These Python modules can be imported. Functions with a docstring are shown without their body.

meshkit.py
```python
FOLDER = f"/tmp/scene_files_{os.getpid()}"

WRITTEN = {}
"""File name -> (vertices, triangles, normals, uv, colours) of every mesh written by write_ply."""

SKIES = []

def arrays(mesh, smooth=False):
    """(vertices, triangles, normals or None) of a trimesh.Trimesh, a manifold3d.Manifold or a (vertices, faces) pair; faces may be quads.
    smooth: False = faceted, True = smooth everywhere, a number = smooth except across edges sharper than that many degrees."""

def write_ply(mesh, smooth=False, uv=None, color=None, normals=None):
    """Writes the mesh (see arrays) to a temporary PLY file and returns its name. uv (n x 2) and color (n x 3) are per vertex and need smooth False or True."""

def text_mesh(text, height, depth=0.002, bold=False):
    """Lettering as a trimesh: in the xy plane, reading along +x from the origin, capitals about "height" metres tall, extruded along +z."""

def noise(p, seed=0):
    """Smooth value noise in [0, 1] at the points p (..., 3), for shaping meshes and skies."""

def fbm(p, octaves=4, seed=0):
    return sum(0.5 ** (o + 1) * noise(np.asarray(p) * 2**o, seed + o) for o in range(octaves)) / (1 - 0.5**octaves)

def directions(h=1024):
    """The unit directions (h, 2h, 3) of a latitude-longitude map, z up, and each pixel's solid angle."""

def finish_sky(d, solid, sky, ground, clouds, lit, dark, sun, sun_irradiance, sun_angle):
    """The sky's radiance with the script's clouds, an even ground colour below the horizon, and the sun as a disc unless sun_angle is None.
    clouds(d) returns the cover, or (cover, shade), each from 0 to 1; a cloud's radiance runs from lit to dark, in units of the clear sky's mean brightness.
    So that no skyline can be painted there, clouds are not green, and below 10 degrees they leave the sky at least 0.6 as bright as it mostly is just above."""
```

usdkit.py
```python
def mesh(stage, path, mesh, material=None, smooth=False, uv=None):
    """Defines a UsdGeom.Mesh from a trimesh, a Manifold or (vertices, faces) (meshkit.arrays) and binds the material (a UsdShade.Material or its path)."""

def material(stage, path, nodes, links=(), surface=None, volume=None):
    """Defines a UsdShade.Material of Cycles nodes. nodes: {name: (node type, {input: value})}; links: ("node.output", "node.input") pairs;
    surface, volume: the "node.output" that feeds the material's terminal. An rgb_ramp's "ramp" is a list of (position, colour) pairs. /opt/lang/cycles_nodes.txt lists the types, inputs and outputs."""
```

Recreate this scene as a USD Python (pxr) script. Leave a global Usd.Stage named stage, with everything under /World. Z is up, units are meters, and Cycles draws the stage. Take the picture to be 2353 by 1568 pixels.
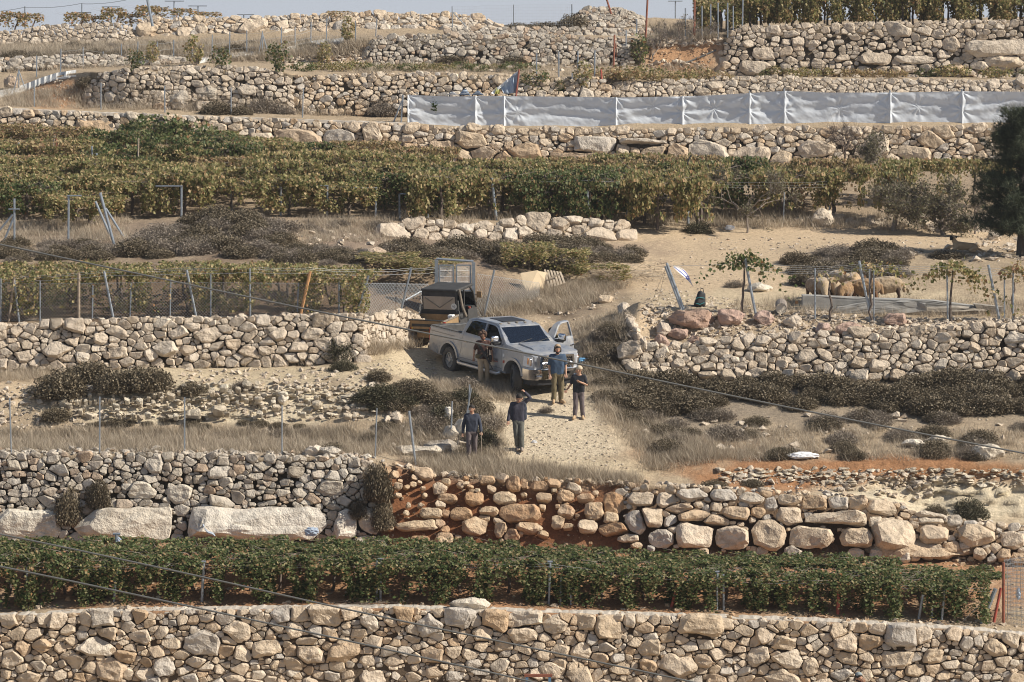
import math, random
import numpy as np, trimesh, manifold3d, usdkit, meshkit
from scipy.spatial import ConvexHull
from pxr import Usd, UsdGeom, UsdLux, UsdShade, Gf, Sdf, Vt

stage = Usd.Stage.CreateInMemory()
UsdGeom.SetStageUpAxis(stage, UsdGeom.Tokens.z)
UsdGeom.SetStageMetersPerUnit(stage, 1.0)
UsdGeom.Xform.Define(stage, '/World')
UsdGeom.Scope.Define(stage, '/World/Looks')

# ------------------------------------------------------------ camera, sky, sun, exposure
FPX, UC, VH, ZC = 7200.0, 1176.5, 90.0, 11.0          # lens measured on the photograph (in 2353 px widths)
cam = UsdGeom.Camera.Define(stage, '/World/camera')
cam.CreateFocalLengthAttr(110.0)
cam.CreateHorizontalApertureAttr(110.0 * 2353.0 / FPX)
cam.CreateVerticalApertureAttr(110.0 * 1568.0 / FPX)
cam.CreateVerticalApertureOffsetAttr(-110.0 * (784.0 - VH) / FPX)
cam.CreateClippingRangeAttr(Gf.Vec2f(0.5, 20000.0))
cam.AddTranslateOp().Set(Gf.Vec3d(0, 0, ZC))
cam.AddRotateXOp().Set(90.0)
cam.CreateExposureAttr(0.46)

SUN = np.array([0.95, -0.21, 0.0]); SUN /= np.linalg.norm(SUN)
SUN_EL = math.radians(37.0)
SUN = np.array([SUN[0] * math.cos(SUN_EL), SUN[1] * math.cos(SUN_EL), math.sin(SUN_EL)])
# hazy autumn sky: the clear sky, veiled towards the horizon all round by pale blue-grey haze with faint uneven streaks
usdkit.material(stage, '/World/Looks/sky', {
    'tex': ('sky_texture', {'sky_type': 'single_scattering', 'sun_disc': False, 'sun_elevation': SUN_EL,
                            'sun_rotation': math.atan2(SUN[0], SUN[1]), 'altitude': 800.0, 'air_density': 1.0,
                            'aerosol_density': 0.8, 'ozone_density': 1.0}),
    'tc': ('texture_coordinate', {}), 'sep': ('separate_xyz', {}),
    'mp': ('mapping', {'scale': (1.0, 1.0, 5.0)}), 'n': ('noise_texture', {'scale': 2.5, 'detail': 4.0}),
    'add': ('math', {'math_type': 'multiply_add', 'value2': 0.12}),
    'fac': ('rgb_ramp', {'ramp': [(0.0, (.95, .95, .95)), (.10, (.9, .9, .9)), (.26, (.45, .45, .45)), (.5, (.12, .12, .12)), (1.0, (.08, .08, .08))]}),
    'mix': ('mix_color', {'b': (5.6, 6.05, 6.9), 'use_clamp': False}),
    'bg': ('background_shader', {'strength': 0.068})},
    [('tc.generated', 'sep.vector'), ('tc.generated', 'mp.vector'), ('mp.vector', 'n.vector'), ('n.fac', 'add.value1'), ('sep.z', 'add.value3'),
     ('add.value', 'fac.fac'), ('fac.color', 'mix.fac'), ('tex.color', 'mix.a'), ('mix.result', 'bg.color')], surface='bg.background')
dome = UsdLux.DomeLight.Define(stage, '/World/sky')
UsdShade.MaterialBindingAPI.Apply(dome.GetPrim()).Bind(UsdShade.Material.Get(stage, '/World/Looks/sky'))
sun = UsdLux.DistantLight.Define(stage, '/World/sun')
sun.CreateNormalizeAttr(True); sun.CreateIntensityAttr(1.22); sun.CreateAngleAttr(0.5)
sun.CreateColorAttr(Gf.Vec3f(1.0, 0.93, 0.82))
sun.AddOrientOp().Set(Gf.Quatf(Gf.Rotation(Gf.Vec3d(0, 0, -1), Gf.Vec3d(*(-SUN))).GetQuat()))

# ------------------------------------------------------------ helpers
def P(u, v, Y):
    u, v, Y = np.broadcast_arrays(np.asarray(u, float), np.asarray(v, float), np.asarray(Y, float))
    return np.stack([(u - UC) * Y / FPX, Y, ZC - (v - VH) * Y / FPX], -1)

_names = {}
def numbered(parent, name):
    k = (parent, name); n = _names.get(k, 0); _names[k] = n + 1
    return f'{parent}/{name}' if n == 0 else f'{parent}/{name}_{n:03d}'

def keys(prim, label=None, cat=None, group=None, kind=None):
    for k, val in (('label', label), ('category', cat), ('group', group), ('kind', kind)):
        if val: prim.SetCustomDataByKey(k, val)
    return prim

def thing(name, label, cat, loc=(0, 0, 0), rz=0.0, group=None, kind=None, scale=None, rx=0.0, ry=0.0):
    x = UsdGeom.Xform.Define(stage, numbered('/World', name))
    x.AddTranslateOp().Set(Gf.Vec3d(*map(float, loc)))
    if rz or rx or ry: x.AddRotateXYZOp().Set(Gf.Vec3f(float(rx), float(ry), float(rz)))
    if scale is not None: x.AddScaleOp().Set(Gf.Vec3f(*([float(scale)] * 3 if np.ndim(scale) == 0 else map(float, scale))))
    return keys(x.GetPrim(), label, cat, group, kind)

def obj(name, mesh, mat, parent=None, smooth=False, label=None, cat=None, group=None, kind=None):
    path = numbered('/World' if parent is None else str(parent.GetPath()), name)
    m = usdkit.mesh(stage, path, mesh, MAT[mat] if isinstance(mat, str) else mat, smooth=smooth)
    if kind == 'stuff': tint_islands(m, mesh)
    return keys(m.GetPrim(), label, cat, group, kind)

def tint_islands(prim, mesh):
    '''one random number per loose piece (leaf, blade, stone), for the materials that vary'''
    from scipy.sparse import coo_matrix
    from scipy.sparse.csgraph import connected_components
    v, f, _ = meshkit.arrays(mesh, False); e = np.vstack([f[:, :2], f[:, 1:]])
    k, lab = connected_components(coo_matrix((np.ones(len(e)), (e[:, 0], e[:, 1])), (len(v), len(v))), False)
    r = np.random.default_rng(k).uniform(0, 1, k)[lab].astype(np.float32)
    UsdGeom.PrimvarsAPI(prim).CreatePrimvar('rnd', Sdf.ValueTypeNames.FloatArray, 'vertex').Set(Vt.FloatArray.FromNumpy(r))

def ref(name, src, label, cat, loc, rz=0.0, group=None, scale=None, rx=0.0, ry=0.0):
    x = thing(name, label, cat, loc, rz, group, None, scale, rx, ry)
    x.GetReferences().AddInternalReference(src.GetPath()); x.SetInstanceable(True)
    return x

def class_thing(name):
    """A class prim: a pattern that copies reference; draws nothing itself."""
    return stage.CreateClassPrim(numbered('/World', name))

class MB:
    """collects vertices and triangles into one mesh"""
    def __init__(s): s.v, s.f, s.n = [], [], 0
    def add(s, v, f):
        v = np.asarray(v, float).reshape(-1, 3); f = np.asarray(f, int)
        if f.shape[1] == 4: f = np.vstack([f[:, [0, 1, 2]], f[:, [0, 2, 3]]])
        s.v.append(v); s.f.append(f + s.n); s.n += len(v); return s
    def mesh(s, m): return s.add(np.array(m.vertices), np.array(m.faces))
    def man(s, m):
        t = m.to_mesh(); return s.add(t.vert_properties[:, :3], t.tri_verts)
    def tube(s, pts, r, sides=6, cap=True):
        p = np.asarray(pts, float); n = len(p); r = np.broadcast_to(np.asarray(r, float), (n,))
        t = np.gradient(p, axis=0); t /= np.linalg.norm(t, axis=1, keepdims=True) + 1e-12
        up = np.where(np.abs(t[:, 2:]) < 0.9, [[0, 0, 1.0]], [[1.0, 0, 0]])
        a = np.cross(t, up); a /= np.linalg.norm(a, axis=1, keepdims=True) + 1e-12
        b = np.cross(t, a); g = np.arange(sides) * 2 * np.pi / sides
        v = p[:, None] + r[:, None, None] * (np.cos(g)[None, :, None] * a[:, None] + np.sin(g)[None, :, None] * b[:, None])
        i, j = np.meshgrid(np.arange(n - 1), np.arange(sides), indexing='ij'); k = (j + 1) % sides
        q = np.stack([i * sides + j, i * sides + k, (i + 1) * sides + k, (i + 1) * sides + j], -1).reshape(-1, 4)
        v = v.reshape(-1, 3)
        f = np.vstack([q[:, [0, 2, 1]], q[:, [0, 3, 2]]])
        if cap:
            e = (n - 1) * sides
            f = np.vstack([f] + [[[0, x, x + 1]] for x in range(1, sides - 1)] + [[[e, e + x + 1, e + x]] for x in range(1, sides - 1)])
        return s.add(v, f)
    def box(s, c, size, rz=0.0, R=None):
        m = trimesh.creation.box(size); v = np.array(m.vertices)
        if R is not None: v = v @ np.asarray(R).T
        if rz: v = v @ np.array([[math.cos(rz), -math.sin(rz), 0], [math.sin(rz), math.cos(rz), 0], [0, 0, 1]]).T
        return s.add(v + c, np.array(m.faces))
    def get(s): return np.vstack(s.v), np.vstack(s.f)
    def put(s, name, mat, parent=None, smooth=False, **k): return obj(name, s.get(), mat, parent, smooth, **k)

def hull(pts):
    h = ConvexHull(pts); idx = h.vertices; inv = np.zeros(len(pts), int); inv[idx] = np.arange(len(idx))
    v = pts[idx]; f = inv[h.simplices]
    n = np.cross(v[f[:, 1]] - v[f[:, 0]], v[f[:, 2]] - v[f[:, 0]])
    flip = (n * h.equations[:, :3]).sum(1) < 0
    f[flip] = f[flip][:, [0, 2, 1]]
    return v, f

def rbox(size, r=0.02, seg=8):
    """box with rounded edges (Manifold), centred"""
    sx, sy, sz = [max(x / 2 - r, 1e-4) for x in size]
    sp = manifold3d.Manifold.sphere(r, seg)
    return manifold3d.Manifold.batch_hull([sp.translate((x, y, z)) for x in (-sx, sx) for y in (-sy, sy) for z in (-sz, sz)])

ORD = ('first', 'second', 'third', 'fourth', 'fifth', 'sixth', 'seventh', 'eighth', 'ninth', 'tenth', 'eleventh', 'twelfth', 'thirteenth', 'fourteenth', 'fifteenth', 'sixteenth')
_told = {}
def where(base, u, marks):
    '''which one of its like: counted from the left beside the nearest landmark'''
    ph = min(marks, key=lambda m: abs(m[0] - u))[1]; n = _told.get((base, ph), 0); _told[base, ph] = n + 1
    return f'{ORD[min(n, 15)]} {base} {ph}'

def lin(pts):
    a = np.array(pts, float); return lambda u: np.interp(u, a[:, 0], a[:, 1])

# ------------------------------------------------------------ materials
MAT = {}
def mat(name, nodes, links, surface='p.BSDF', volume=None):
    MAT[name] = usdkit.material(stage, f'/World/Looks/{name}', nodes, links, surface=surface, volume=volume); return MAT[name]

def plain(name, col, rough=0.6, metal=0.0, vary=0.12, scale=6.0, **kw):
    dark = tuple(c * (1 - vary) for c in col); light = tuple(min(1, c * (1 + vary)) for c in col)
    mat(name, {'tc': ('texture_coordinate', {}), 'n': ('noise_texture', {'scale': scale, 'detail': 4.0, 'roughness': 0.6}),
               'r': ('rgb_ramp', {'ramp': [(0.3, dark), (0.7, light)]}),
               'p': ('principled_bsdf', {'roughness': rough, 'metallic': metal, **kw})},
        [('tc.object', 'n.vector'), ('n.fac', 'r.fac'), ('r.color', 'p.base_color')])

def stone_mat(name, tones, bump=0.6, pale=.08, grime=(0.20, 0.155, 0.11), scale=1.0, spread=1.0, stain=0.35):
    """limestone: a tone per stone (per object and per island), mottled, pitted and stained"""
    tones = [(t, tuple(min(.8, (x * (1 - pale) + sum(c) / 3 * pale) * 1.04) for x in c)) for t, c in tones]
    mat(name, {
        'g': ('geometry', {}), 'o': ('object_info', {}), 'at': ('attribute', {'attribute': 'rnd'}),
        'add': ('math', {'math_type': 'add'}), 'fr': ('math', {'math_type': 'fraction'}),
        'tone': ('rgb_ramp', {'ramp': tones}),
        'n1': ('noise_texture', {'scale': 3.2 * scale, 'detail': 5.0, 'roughness': 0.65}),
        'r1': ('rgb_ramp', {'ramp': [(0.36, (0.62, 0.60, 0.58)), (0.5, (1, 1, 1)), (0.68, (1.13, 1.12, 1.10))]}),
        'm1': ('mix_color', {'blend_type': 'multiply', 'fac': 0.8, 'use_clamp': False}),
        'n2': ('noise_texture', {'scale': 1.1 * scale, 'detail': 4.0, 'roughness': 0.6}),
        'r2': ('rgb_ramp', {'ramp': [(0.52, (0, 0, 0)), (0.72, (stain,) * 3)]}),
        'm2': ('mix_color', {'b': grime}),
        'n3': ('noise_texture', {'scale': 22.0 * scale, 'detail': 6.0, 'roughness': 0.7}),
        'v': ('voronoi_texture', {'scale': 9.0 * scale, 'feature': 'f1'}),
        'h': ('math', {'math_type': 'multiply_add', 'value2': 0.35}),
        'n4': ('noise_texture', {'scale': 5.5 * scale, 'detail': 3.0, 'roughness': 0.5}),
        'h2': ('math', {'math_type': 'multiply_add', 'value2': 2.2}),
        'b': ('bump', {'strength': bump, 'distance': 0.06}),
        'p': ('principled_bsdf', {'roughness': 0.93, 'specular_ior_level': 0.2})},
        [('at.fac', 'add.value1'), ('o.random', 'add.value2'), ('add.value', 'fr.value1'), ('fr.value', 'tone.fac'),
         ('g.position', 'n1.vector'), ('g.position', 'n2.vector'), ('g.position', 'n3.vector'), ('g.position', 'v.vector'),
         ('n1.fac', 'r1.fac'), ('tone.color', 'm1.a'), ('r1.color', 'm1.b'), ('n2.fac', 'r2.fac'), ('r2.color', 'm2.fac'),
         ('m1.result', 'm2.a'), ('v.distance', 'h.value1'), ('n3.fac', 'h.value3'), ('g.position', 'n4.vector'), ('n4.fac', 'h2.value1'), ('h.value', 'h2.value3'), ('h2.value', 'b.height'), ('b.normal', 'p.normal'), ('m2.result', 'p.base_color')])

WARM = [(0.0, (.50, .385, .26)), (.2, (.55, .44, .315)), (.4, (.59, .485, .365)), (.58, (.47, .33, .20)), (.7, (.60, .51, .395)), (.82, (.45, .405, .35)), (.92, (.53, .45, .35)), (1.0, (.57, .45, .315))]
GREY = [(0.0, (.42, .36, .28)), (.25, (.48, .42, .34)), (.5, (.38, .33, .27)), (.66, (.42, .30, .20)), (.8, (.50, .45, .38)), (1.0, (.44, .38, .30))]
TAN = [(0.0, (.49, .40, .30)), (.3, (.55, .46, .355)), (.5, (.43, .345, .25)), (.75, (.57, .49, .39)), (1.0, (.47, .37, .265))]
RED = [(0.0, (.50, .36, .22)), (.3, (.54, .42, .28)), (.55, (.44, .27, .14)), (.8, (.55, .45, .33)), (1.0, (.46, .30, .17))]
stone_mat('stone_warm', WARM); stone_mat('stone_grey', GREY); stone_mat('stone_tan', TAN)
stone_mat('stone_red', RED, grime=(.32, .15, .065), stain=0.6)
stone_mat('stone_pink', [(0, (.40, .27, .21)), (.5, (.46, .33, .27)), (1, (.38, .25, .18))])
stone_mat('chalk', [(0, (.60, .54, .44)), (.5, (.55, .48, .38)), (1, (.63, .57, .48))], stain=0.25)

mat('soil', {'a': ('attribute', {'attribute': 'tint'}), 'g': ('geometry', {}),
             'n1': ('noise_texture', {'scale': 7.0, 'detail': 8.0, 'roughness': 0.8}),
             'r1': ('rgb_ramp', {'ramp': [(0.3, (.62, .60, .58)), (0.5, (1, 1, 1)), (0.72, (1.35, 1.34, 1.3))]}),
             'v': ('voronoi_texture', {'scale': 15.0, 'feature': 'f1'}),
             'rv': ('rgb_ramp', {'ramp': [(0.18, (1.3, 1.29, 1.25)), (0.32, (1, 1, 1)), (0.75, (.8, .79, .77))]}),
             'm1': ('mix_color', {'blend_type': 'multiply', 'fac': 1.0, 'use_clamp': False}),
             'm2': ('mix_color', {'blend_type': 'multiply', 'fac': 0.45, 'use_clamp': False}),
             'h': ('math', {'math_type': 'multiply_add', 'value2': -0.22}),
             'b': ('bump', {'strength': 0.8, 'distance': 0.06}),
             'p': ('principled_bsdf', {'roughness': 0.97, 'specular_ior_level': 0.1})},
    [('g.position', 'n1.vector'), ('g.position', 'v.vector'), ('n1.fac', 'r1.fac'), ('v.distance', 'rv.fac'),
     ('a.color', 'm1.a'), ('r1.color', 'm1.b'), ('m1.result', 'm2.a'), ('rv.color', 'm2.b'), ('m2.result', 'p.base_color'),
     ('v.distance', 'h.value1'), ('n1.fac', 'h.value3'), ('h.value', 'b.height'), ('b.normal', 'p.normal')])
# ------------------------------------------------------------ terrain: terrace profiles, near to far
def row(v, Y, z=False): return (lin(v), lin(Y) if isinstance(Y, list) else (lambda u, Y=Y: np.full(np.shape(u), float(Y))), z)
def zrow(z, Y): return row([(0, z)], Y, True)
W1T = [(-300, 1428), (0, 1418), (250, 1406), (640, 1400), (900, 1398), (1100, 1404), (1500, 1416), (1900, 1430), (2250, 1450), (2353, 1462), (2650, 1490)]
W2B = [(-300, 1240), (400, 1240), (880, 1248), (1200, 1256), (1500, 1272), (2000, 1282), (2353, 1300), (2650, 1310)]
W2T = [(-300, 1046), (100, 1045), (400, 1046), (800, 1056), (880, 1068), (940, 1080), (1000, 1093), (1200, 1103), (1450, 1113), (1700, 1128), (2000, 1146), (2060, 1162), (2110, 1188), (2353, 1216), (2650, 1240)]
W3B = [(-300, 855), (0, 853), (450, 846), (700, 838), (830, 828), (900, 822), (1000, 850), (1300, 846), (1420, 870), (1460, 864), (1700, 868), (2000, 872), (2353, 872), (2650, 872)]
W3T = [(-300, 757), (0, 753), (250, 738), (500, 736), (700, 728), (830, 730), (870, 800), (1000, 800), (1420, 790), (1460, 790), (1560, 800), (1700, 782), (1900, 770), (2100, 762), (2353, 745), (2650, 740)]
ROWS = [
    zrow(9.3, -60), zrow(9.3, 2), zrow(5.0, 12), zrow(-3.0, 38), zrow(-7.2, 60), zrow(-7.45, 83.6),
    row(W1T, 84.35),                                                   # 6 front wall top
    row([(u, v - 13) for u, v in W1T], 85.2),                           # 7
    row(W2B, 91.0),                                                     # 8 second wall foot
    row(W2T, [(-300, 91.6), (800, 91.7), (1000, 92.2), (2650, 92.0)]),  # 9 second wall top
    row([(-300, 1000), (700, 1004), (880, 1030), (1000, 1062), (1400, 1066), (1500, 1096), (1700, 1112), (2000, 1128), (2150, 1172), (2353, 1190), (2650, 1195)],
        [(-300, 95.5), (700, 95.3), (1000, 93.5), (1400, 93.5), (1500, 92.9), (2650, 92.7)]),   # 10
    row([(-300, 968), (150, 966), (700, 966), (880, 985), (1000, 1010), (1100, 1000), (1400, 1000), (1500, 1068), (1650, 1062), (2353, 1062), (2650, 1062)],
        [(-300, 96.3), (700, 96.2), (1000, 95.2), (1400, 95.2), (1500, 93.8), (2650, 93.6)]),   # 11 bank top right / rock foot left
    row([(-300, 885), (150, 893), (300, 884), (800, 880), (900, 890), (1000, 905), (1400, 908), (1500, 955), (2353, 960), (2650, 960)],
        [(-300, 97.6), (800, 97.4), (1000, 98.4), (1400, 98.4), (1500, 98), (2650, 98)]),       # 12
    row(W3B, [(-300, 101), (830, 101), (1000, 101.8), (1400, 101.8), (1460, 101.4), (2650, 101.4)]),  # 13 third walls' foot
    row(W3T, [(-300, 101.5), (830, 101.6), (1000, 103.8), (1400, 103.8), (1460, 102.3), (2650, 102.3)]),  # 14 third walls' top
    row([(-300, 745), (400, 728), (830, 726), (940, 772), (1250, 768), (1420, 735), (1470, 704), (1700, 720), (2000, 737), (2353, 736), (2650, 735)],
        [(-300, 102.6), (830, 102.8), (940, 106), (1250, 106), (1420, 105), (1470, 104), (2650, 104)]),  # 15
    row([(-300, 700), (830, 700), (1000, 735), (1200, 722), (1400, 690), (1500, 692), (1850, 694), (2353, 704), (2650, 704)],
        [(-300, 107), (830, 107), (1000, 107.5), (1200, 108), (1400, 109.5), (1500, 107.5), (2650, 107.5)]),  # 16
    row([(-300, 612), (700, 606), (1000, 612), (1200, 640), (1400, 655), (1500, 660), (1850, 655), (2000, 632), (2353, 612), (2650, 612)],
        [(-300, 109), (1000, 109.5), (1200, 111), (1400, 112.5), (1500, 112), (2650, 112.5)]),     # 17
    row([(-300, 585), (250, 575), (600, 552), (900, 568), (1200, 570), (1450, 598), (1560, 604), (1850, 592), (2000, 572), (2353, 584), (2650, 584)],
        [(-300, 113), (600, 114), (1450, 117), (2650, 118)]),                                     # 18
    row([(-300, 566), (250, 545), (420, 512), (560, 497), (700, 515), (900, 548), (1100, 551), (1450, 555), (1600, 556), (2000, 556), (2353, 562), (2650, 562)],
        [(-300, 116), (250, 116.5), (560, 118.5), (900, 120.5), (1450, 122), (2650, 124)]),        # 19 mound crest / low wall foot / track
    row([(-300, 520), (250, 512), (560, 500), (900, 512), (1100, 508), (1450, 530), (1650, 536), (2200, 538), (2650, 540)],
        [(-300, 119.5), (560, 120.5), (900, 121.4), (1450, 124.5), (2650, 128)]),                  # 20
    row([(-300, 500), (900, 494), (1450, 518), (1650, 514), (2240, 510), (2650, 510)], [(-300, 122), (900, 123.5), (1450, 126.5), (2650, 129.5)]),  # 21
    row([(-300, 345), (400, 345), (800, 362), (1100, 378), (2000, 378), (2650, 376)], 142.0),      # 22 fourth wall foot
    row([(-300, 246), (0, 251), (450, 268), (930, 284), (1000, 293), (1500, 296), (2353, 292), (2650, 290)], 142.6),  # 23 fourth wall top
    row([(-300, 238), (0, 243), (300, 248), (680, 262), (940, 270), (1380, 262), (1450, 226), (2650, 228)], [(-300, 145.5), (60, 145.5), (204, 147.2), (300, 146.2), (668, 146.2), (680, 146.7), (1385, 146.7), (1392, 147.3), (2650, 147.3)]),  # 24
    row([(-300, 212), (60, 200), (150, 172), (210, 166), (640, 166), (700, 174), (1390, 176), (1500, 190), (2353, 188), (2650, 186)], [(-300, 152), (60, 150.5), (204, 147.8), (300, 147), (668, 147), (680, 147.4), (1385, 147.4), (1392, 147.9), (2650, 148)]),  # 25
    row([(-300, 160), (200, 155), (450, 142), (850, 150), (1440, 152), (1560, 165), (1650, 176), (2650, 180)], [(-300, 156), (2650, 156.5)]),  # 26
    row([(-300, 128), (200, 118), (450, 112), (700, 112), (840, 92), (900, 86), (1450, 88), (1560, 95), (1660, 76), (1700, 66), (2353, 52), (2650, 48)], [(-300, 158), (2650, 157.2)]),  # 27
    row([(-300, 112), (0, 108), (300, 98), (500, 92), (800, 76), (1140, 74), (1350, 74), (1550, 80), (1700, 62), (2650, 46)], [(-300, 167), (2650, 166)]),  # 28
    row([(-300, 82), (0, 84), (280, 78), (340, 58), (800, 45), (1060, 50), (1140, 66), (1300, 68), (1340, 40), (1500, 42), (1700, 52), (2650, 36)], [(-300, 168), (1140, 168.6), (1300, 171), (2650, 170)]),  # 29
    row([(-300, 84), (280, 80), (340, 66), (800, 60), (1140, 70), (1300, 68), (1400, 50), (1700, 50), (2650, 36)], 185.0),   # 30
    zrow(9.6, 235), zrow(-6, 520), zrow(-30, 2500), zrow(-40, 9000)]

# soil colours of the place, plus one painted shade: (u, v, ru, rv, colour, strength)
TANC, REDC, REDD, GREYC, PALE, CREAM, DUST = (.40, .30, .19), (.33, .175, .09), (.22, .10, .05), (.25, .205, .155), (.50, .41, .28), (.56, .48, .35), (.50, .385, .26)
BLOBS = [(1150, 1320, 1500, 110, (.36, .20, .11), .95), (1050, 1180, 260, 110, REDD, 1), (1300, 1190, 250, 90, REDD, .9), (980, 1110, 200, 45, REDD, .9),
         (2000, 1085, 420, 36, REDC, 1), (1750, 1100, 160, 40, REDC, .8), (2200, 1150, 320, 50, CREAM, 1), (1600, 1050, 150, 40, REDC, .4),
         (470, 925, 420, 50, CREAM, 1), (150, 900, 120, 30, PALE, .8), (500, 860, 420, 22, PALE, .9), (60, 890, 160, 40, DUST, .7),
         (450, 1015, 560, 34, GREYC, .9), (1130, 1070, 200, 45, GREYC, .7), (1250, 980, 170, 130, (.54, .45, .325), 1), (1300, 1080, 220, 30, PALE, .6), (1000, 830, 190, 40, PALE, 1),
         (1180, 845, 300, 60, PALE, .9), (1360, 735, 170, 60, DUST, 1), (1480, 655, 150, 50, DUST, 1), (1600, 575, 260, 48, DUST, 1), (2000, 548, 620, 24, DUST, 1), (1620, 650, 140, 60, DUST, 1), (1720, 640, 200, 60, DUST, 1),
         (1850, 690, 420, 26, PALE, .8), (1950, 900, 620, 80, GREYC, .7), (1600, 960, 200, 60, GREYC, .6), (560, 540, 500, 60, (.26, .20, .15), .9), (680, 530, 60, 26, DUST, .9),
         (1100, 580, 400, 40, (.24, .18, .135), .8), (1180, 690, 220, 50, GREYC, .7), (400, 680, 900, 75, (.17, .12, .08), 1),  # last blob: soil darkened to paint the shade under the fenced vines
         (150, 215, 90, 34, (.42, .24, .13), 1), (1570, 130, 90, 50, (.42, .25, .14), 1), (780, 118, 80, 24, (.44, .30, .19), .8), (350, 120, 420, 26, GREYC, .8), (900, 430, 1800, 80, (.30, .23, .16), .8)]
def soil_tint(u, v):
    c = np.broadcast_to(np.array([.37, .29, .20]), u.shape + (3,)).copy()
    w = meshkit.fbm(np.stack([u / 45, v / 22, u * 0], -1), 4, 3) - .5
    for bu, bv, ru, rv, col, s in BLOBS:
        d = np.hypot((u - bu) / ru, (v - bv) / rv) + w * .9
        k = (np.clip((1.25 - d) / .5, 0, 1) * s)[..., None]
        c = c * (1 - k) + np.array(col) * k
    return c

def in_poly(u, v, poly):
    p = np.array(poly, float); ins = np.zeros(np.shape(u), bool)
    for (x0, y0), (x1, y1) in zip(p, np.roll(p, -1, 0)):
        if y0 == y1: continue
        ins ^= ((y0 > v) != (y1 > v)) & (u < (x1 - x0) * (v - y0) / (y1 - y0) + x0)
    return ins
TRACK = [(1215, 1045), (1160, 1000), (1180, 930), (1120, 885), (1000, 868), (830, 860), (830, 825), (950, 800), (1180, 770), (1290, 738), (1410, 675), (1500, 625), (1490, 585), (1540, 545), (1680, 535), (2650, 548), (2650, 580), (2200, 566),
         (1950, 560), (1820, 590), (1720, 640), (1680, 690), (1500, 690), (1440, 720), (1330, 790), (1320, 860), (1400, 960), (1420, 1050), (1480, 1080), (1420, 1098), (1280, 1080)]

us = np.concatenate([np.linspace(-9000, -400, 12), np.arange(-330, 2690, 7.0), np.linspace(2760, 11000, 12)])
uc = np.clip(us, -300, 2650)
VV, YY, RI = [], [], []
for k in range(len(ROWS) - 1):
    (va, Ya, za), (vb, Yb, zb) = ROWS[k], ROWS[k + 1]
    ya, yb = Ya(uc), Yb(uc)
    va_, vb_ = (VH + (ZC - va(uc)) * FPX / np.where(np.abs(ya) < 1, 1, ya) if za else va(uc)), (VH + (ZC - vb(uc)) * FPX / yb if zb else vb(uc))
    z0 = va(uc) if za else ZC - (va_ - VH) * ya / FPX
    z1 = vb(uc) if zb else ZC - (vb_ - VH) * yb / FPX
    n = 4 if k < 5 or k > 29 else int(np.clip(max(np.hypot(yb - ya, z1 - z0)) / .14, 2, 60))
    for i in range(n):
        t = i / n; YY.append(ya + (yb - ya) * t); VV.append(z0 + (z1 - z0) * t); RI.append(k + t)
    if k == len(ROWS) - 2: YY.append(yb); VV.append(z1); RI.append(k + 1.0)
YY, ZZ, RI = np.array(YY), np.array(VV), np.array(RI)
XX = (us[None] - UC) * np.where(YY < 20, 20, YY) / FPX
VPX = VH + (ZC - ZZ) * FPX / np.where(YY < 20, 20, YY)
UPX = np.broadcast_to(us[None], XX.shape)
inn = (RI[:, None] > 6.2) & (RI[:, None] < 30) & (UPX > -400) & (UPX < 2700)
p3 = np.stack([XX, YY, ZZ], -1)
rough = np.where(in_poly(UPX, VPX, TRACK), .35, 1.0)
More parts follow.
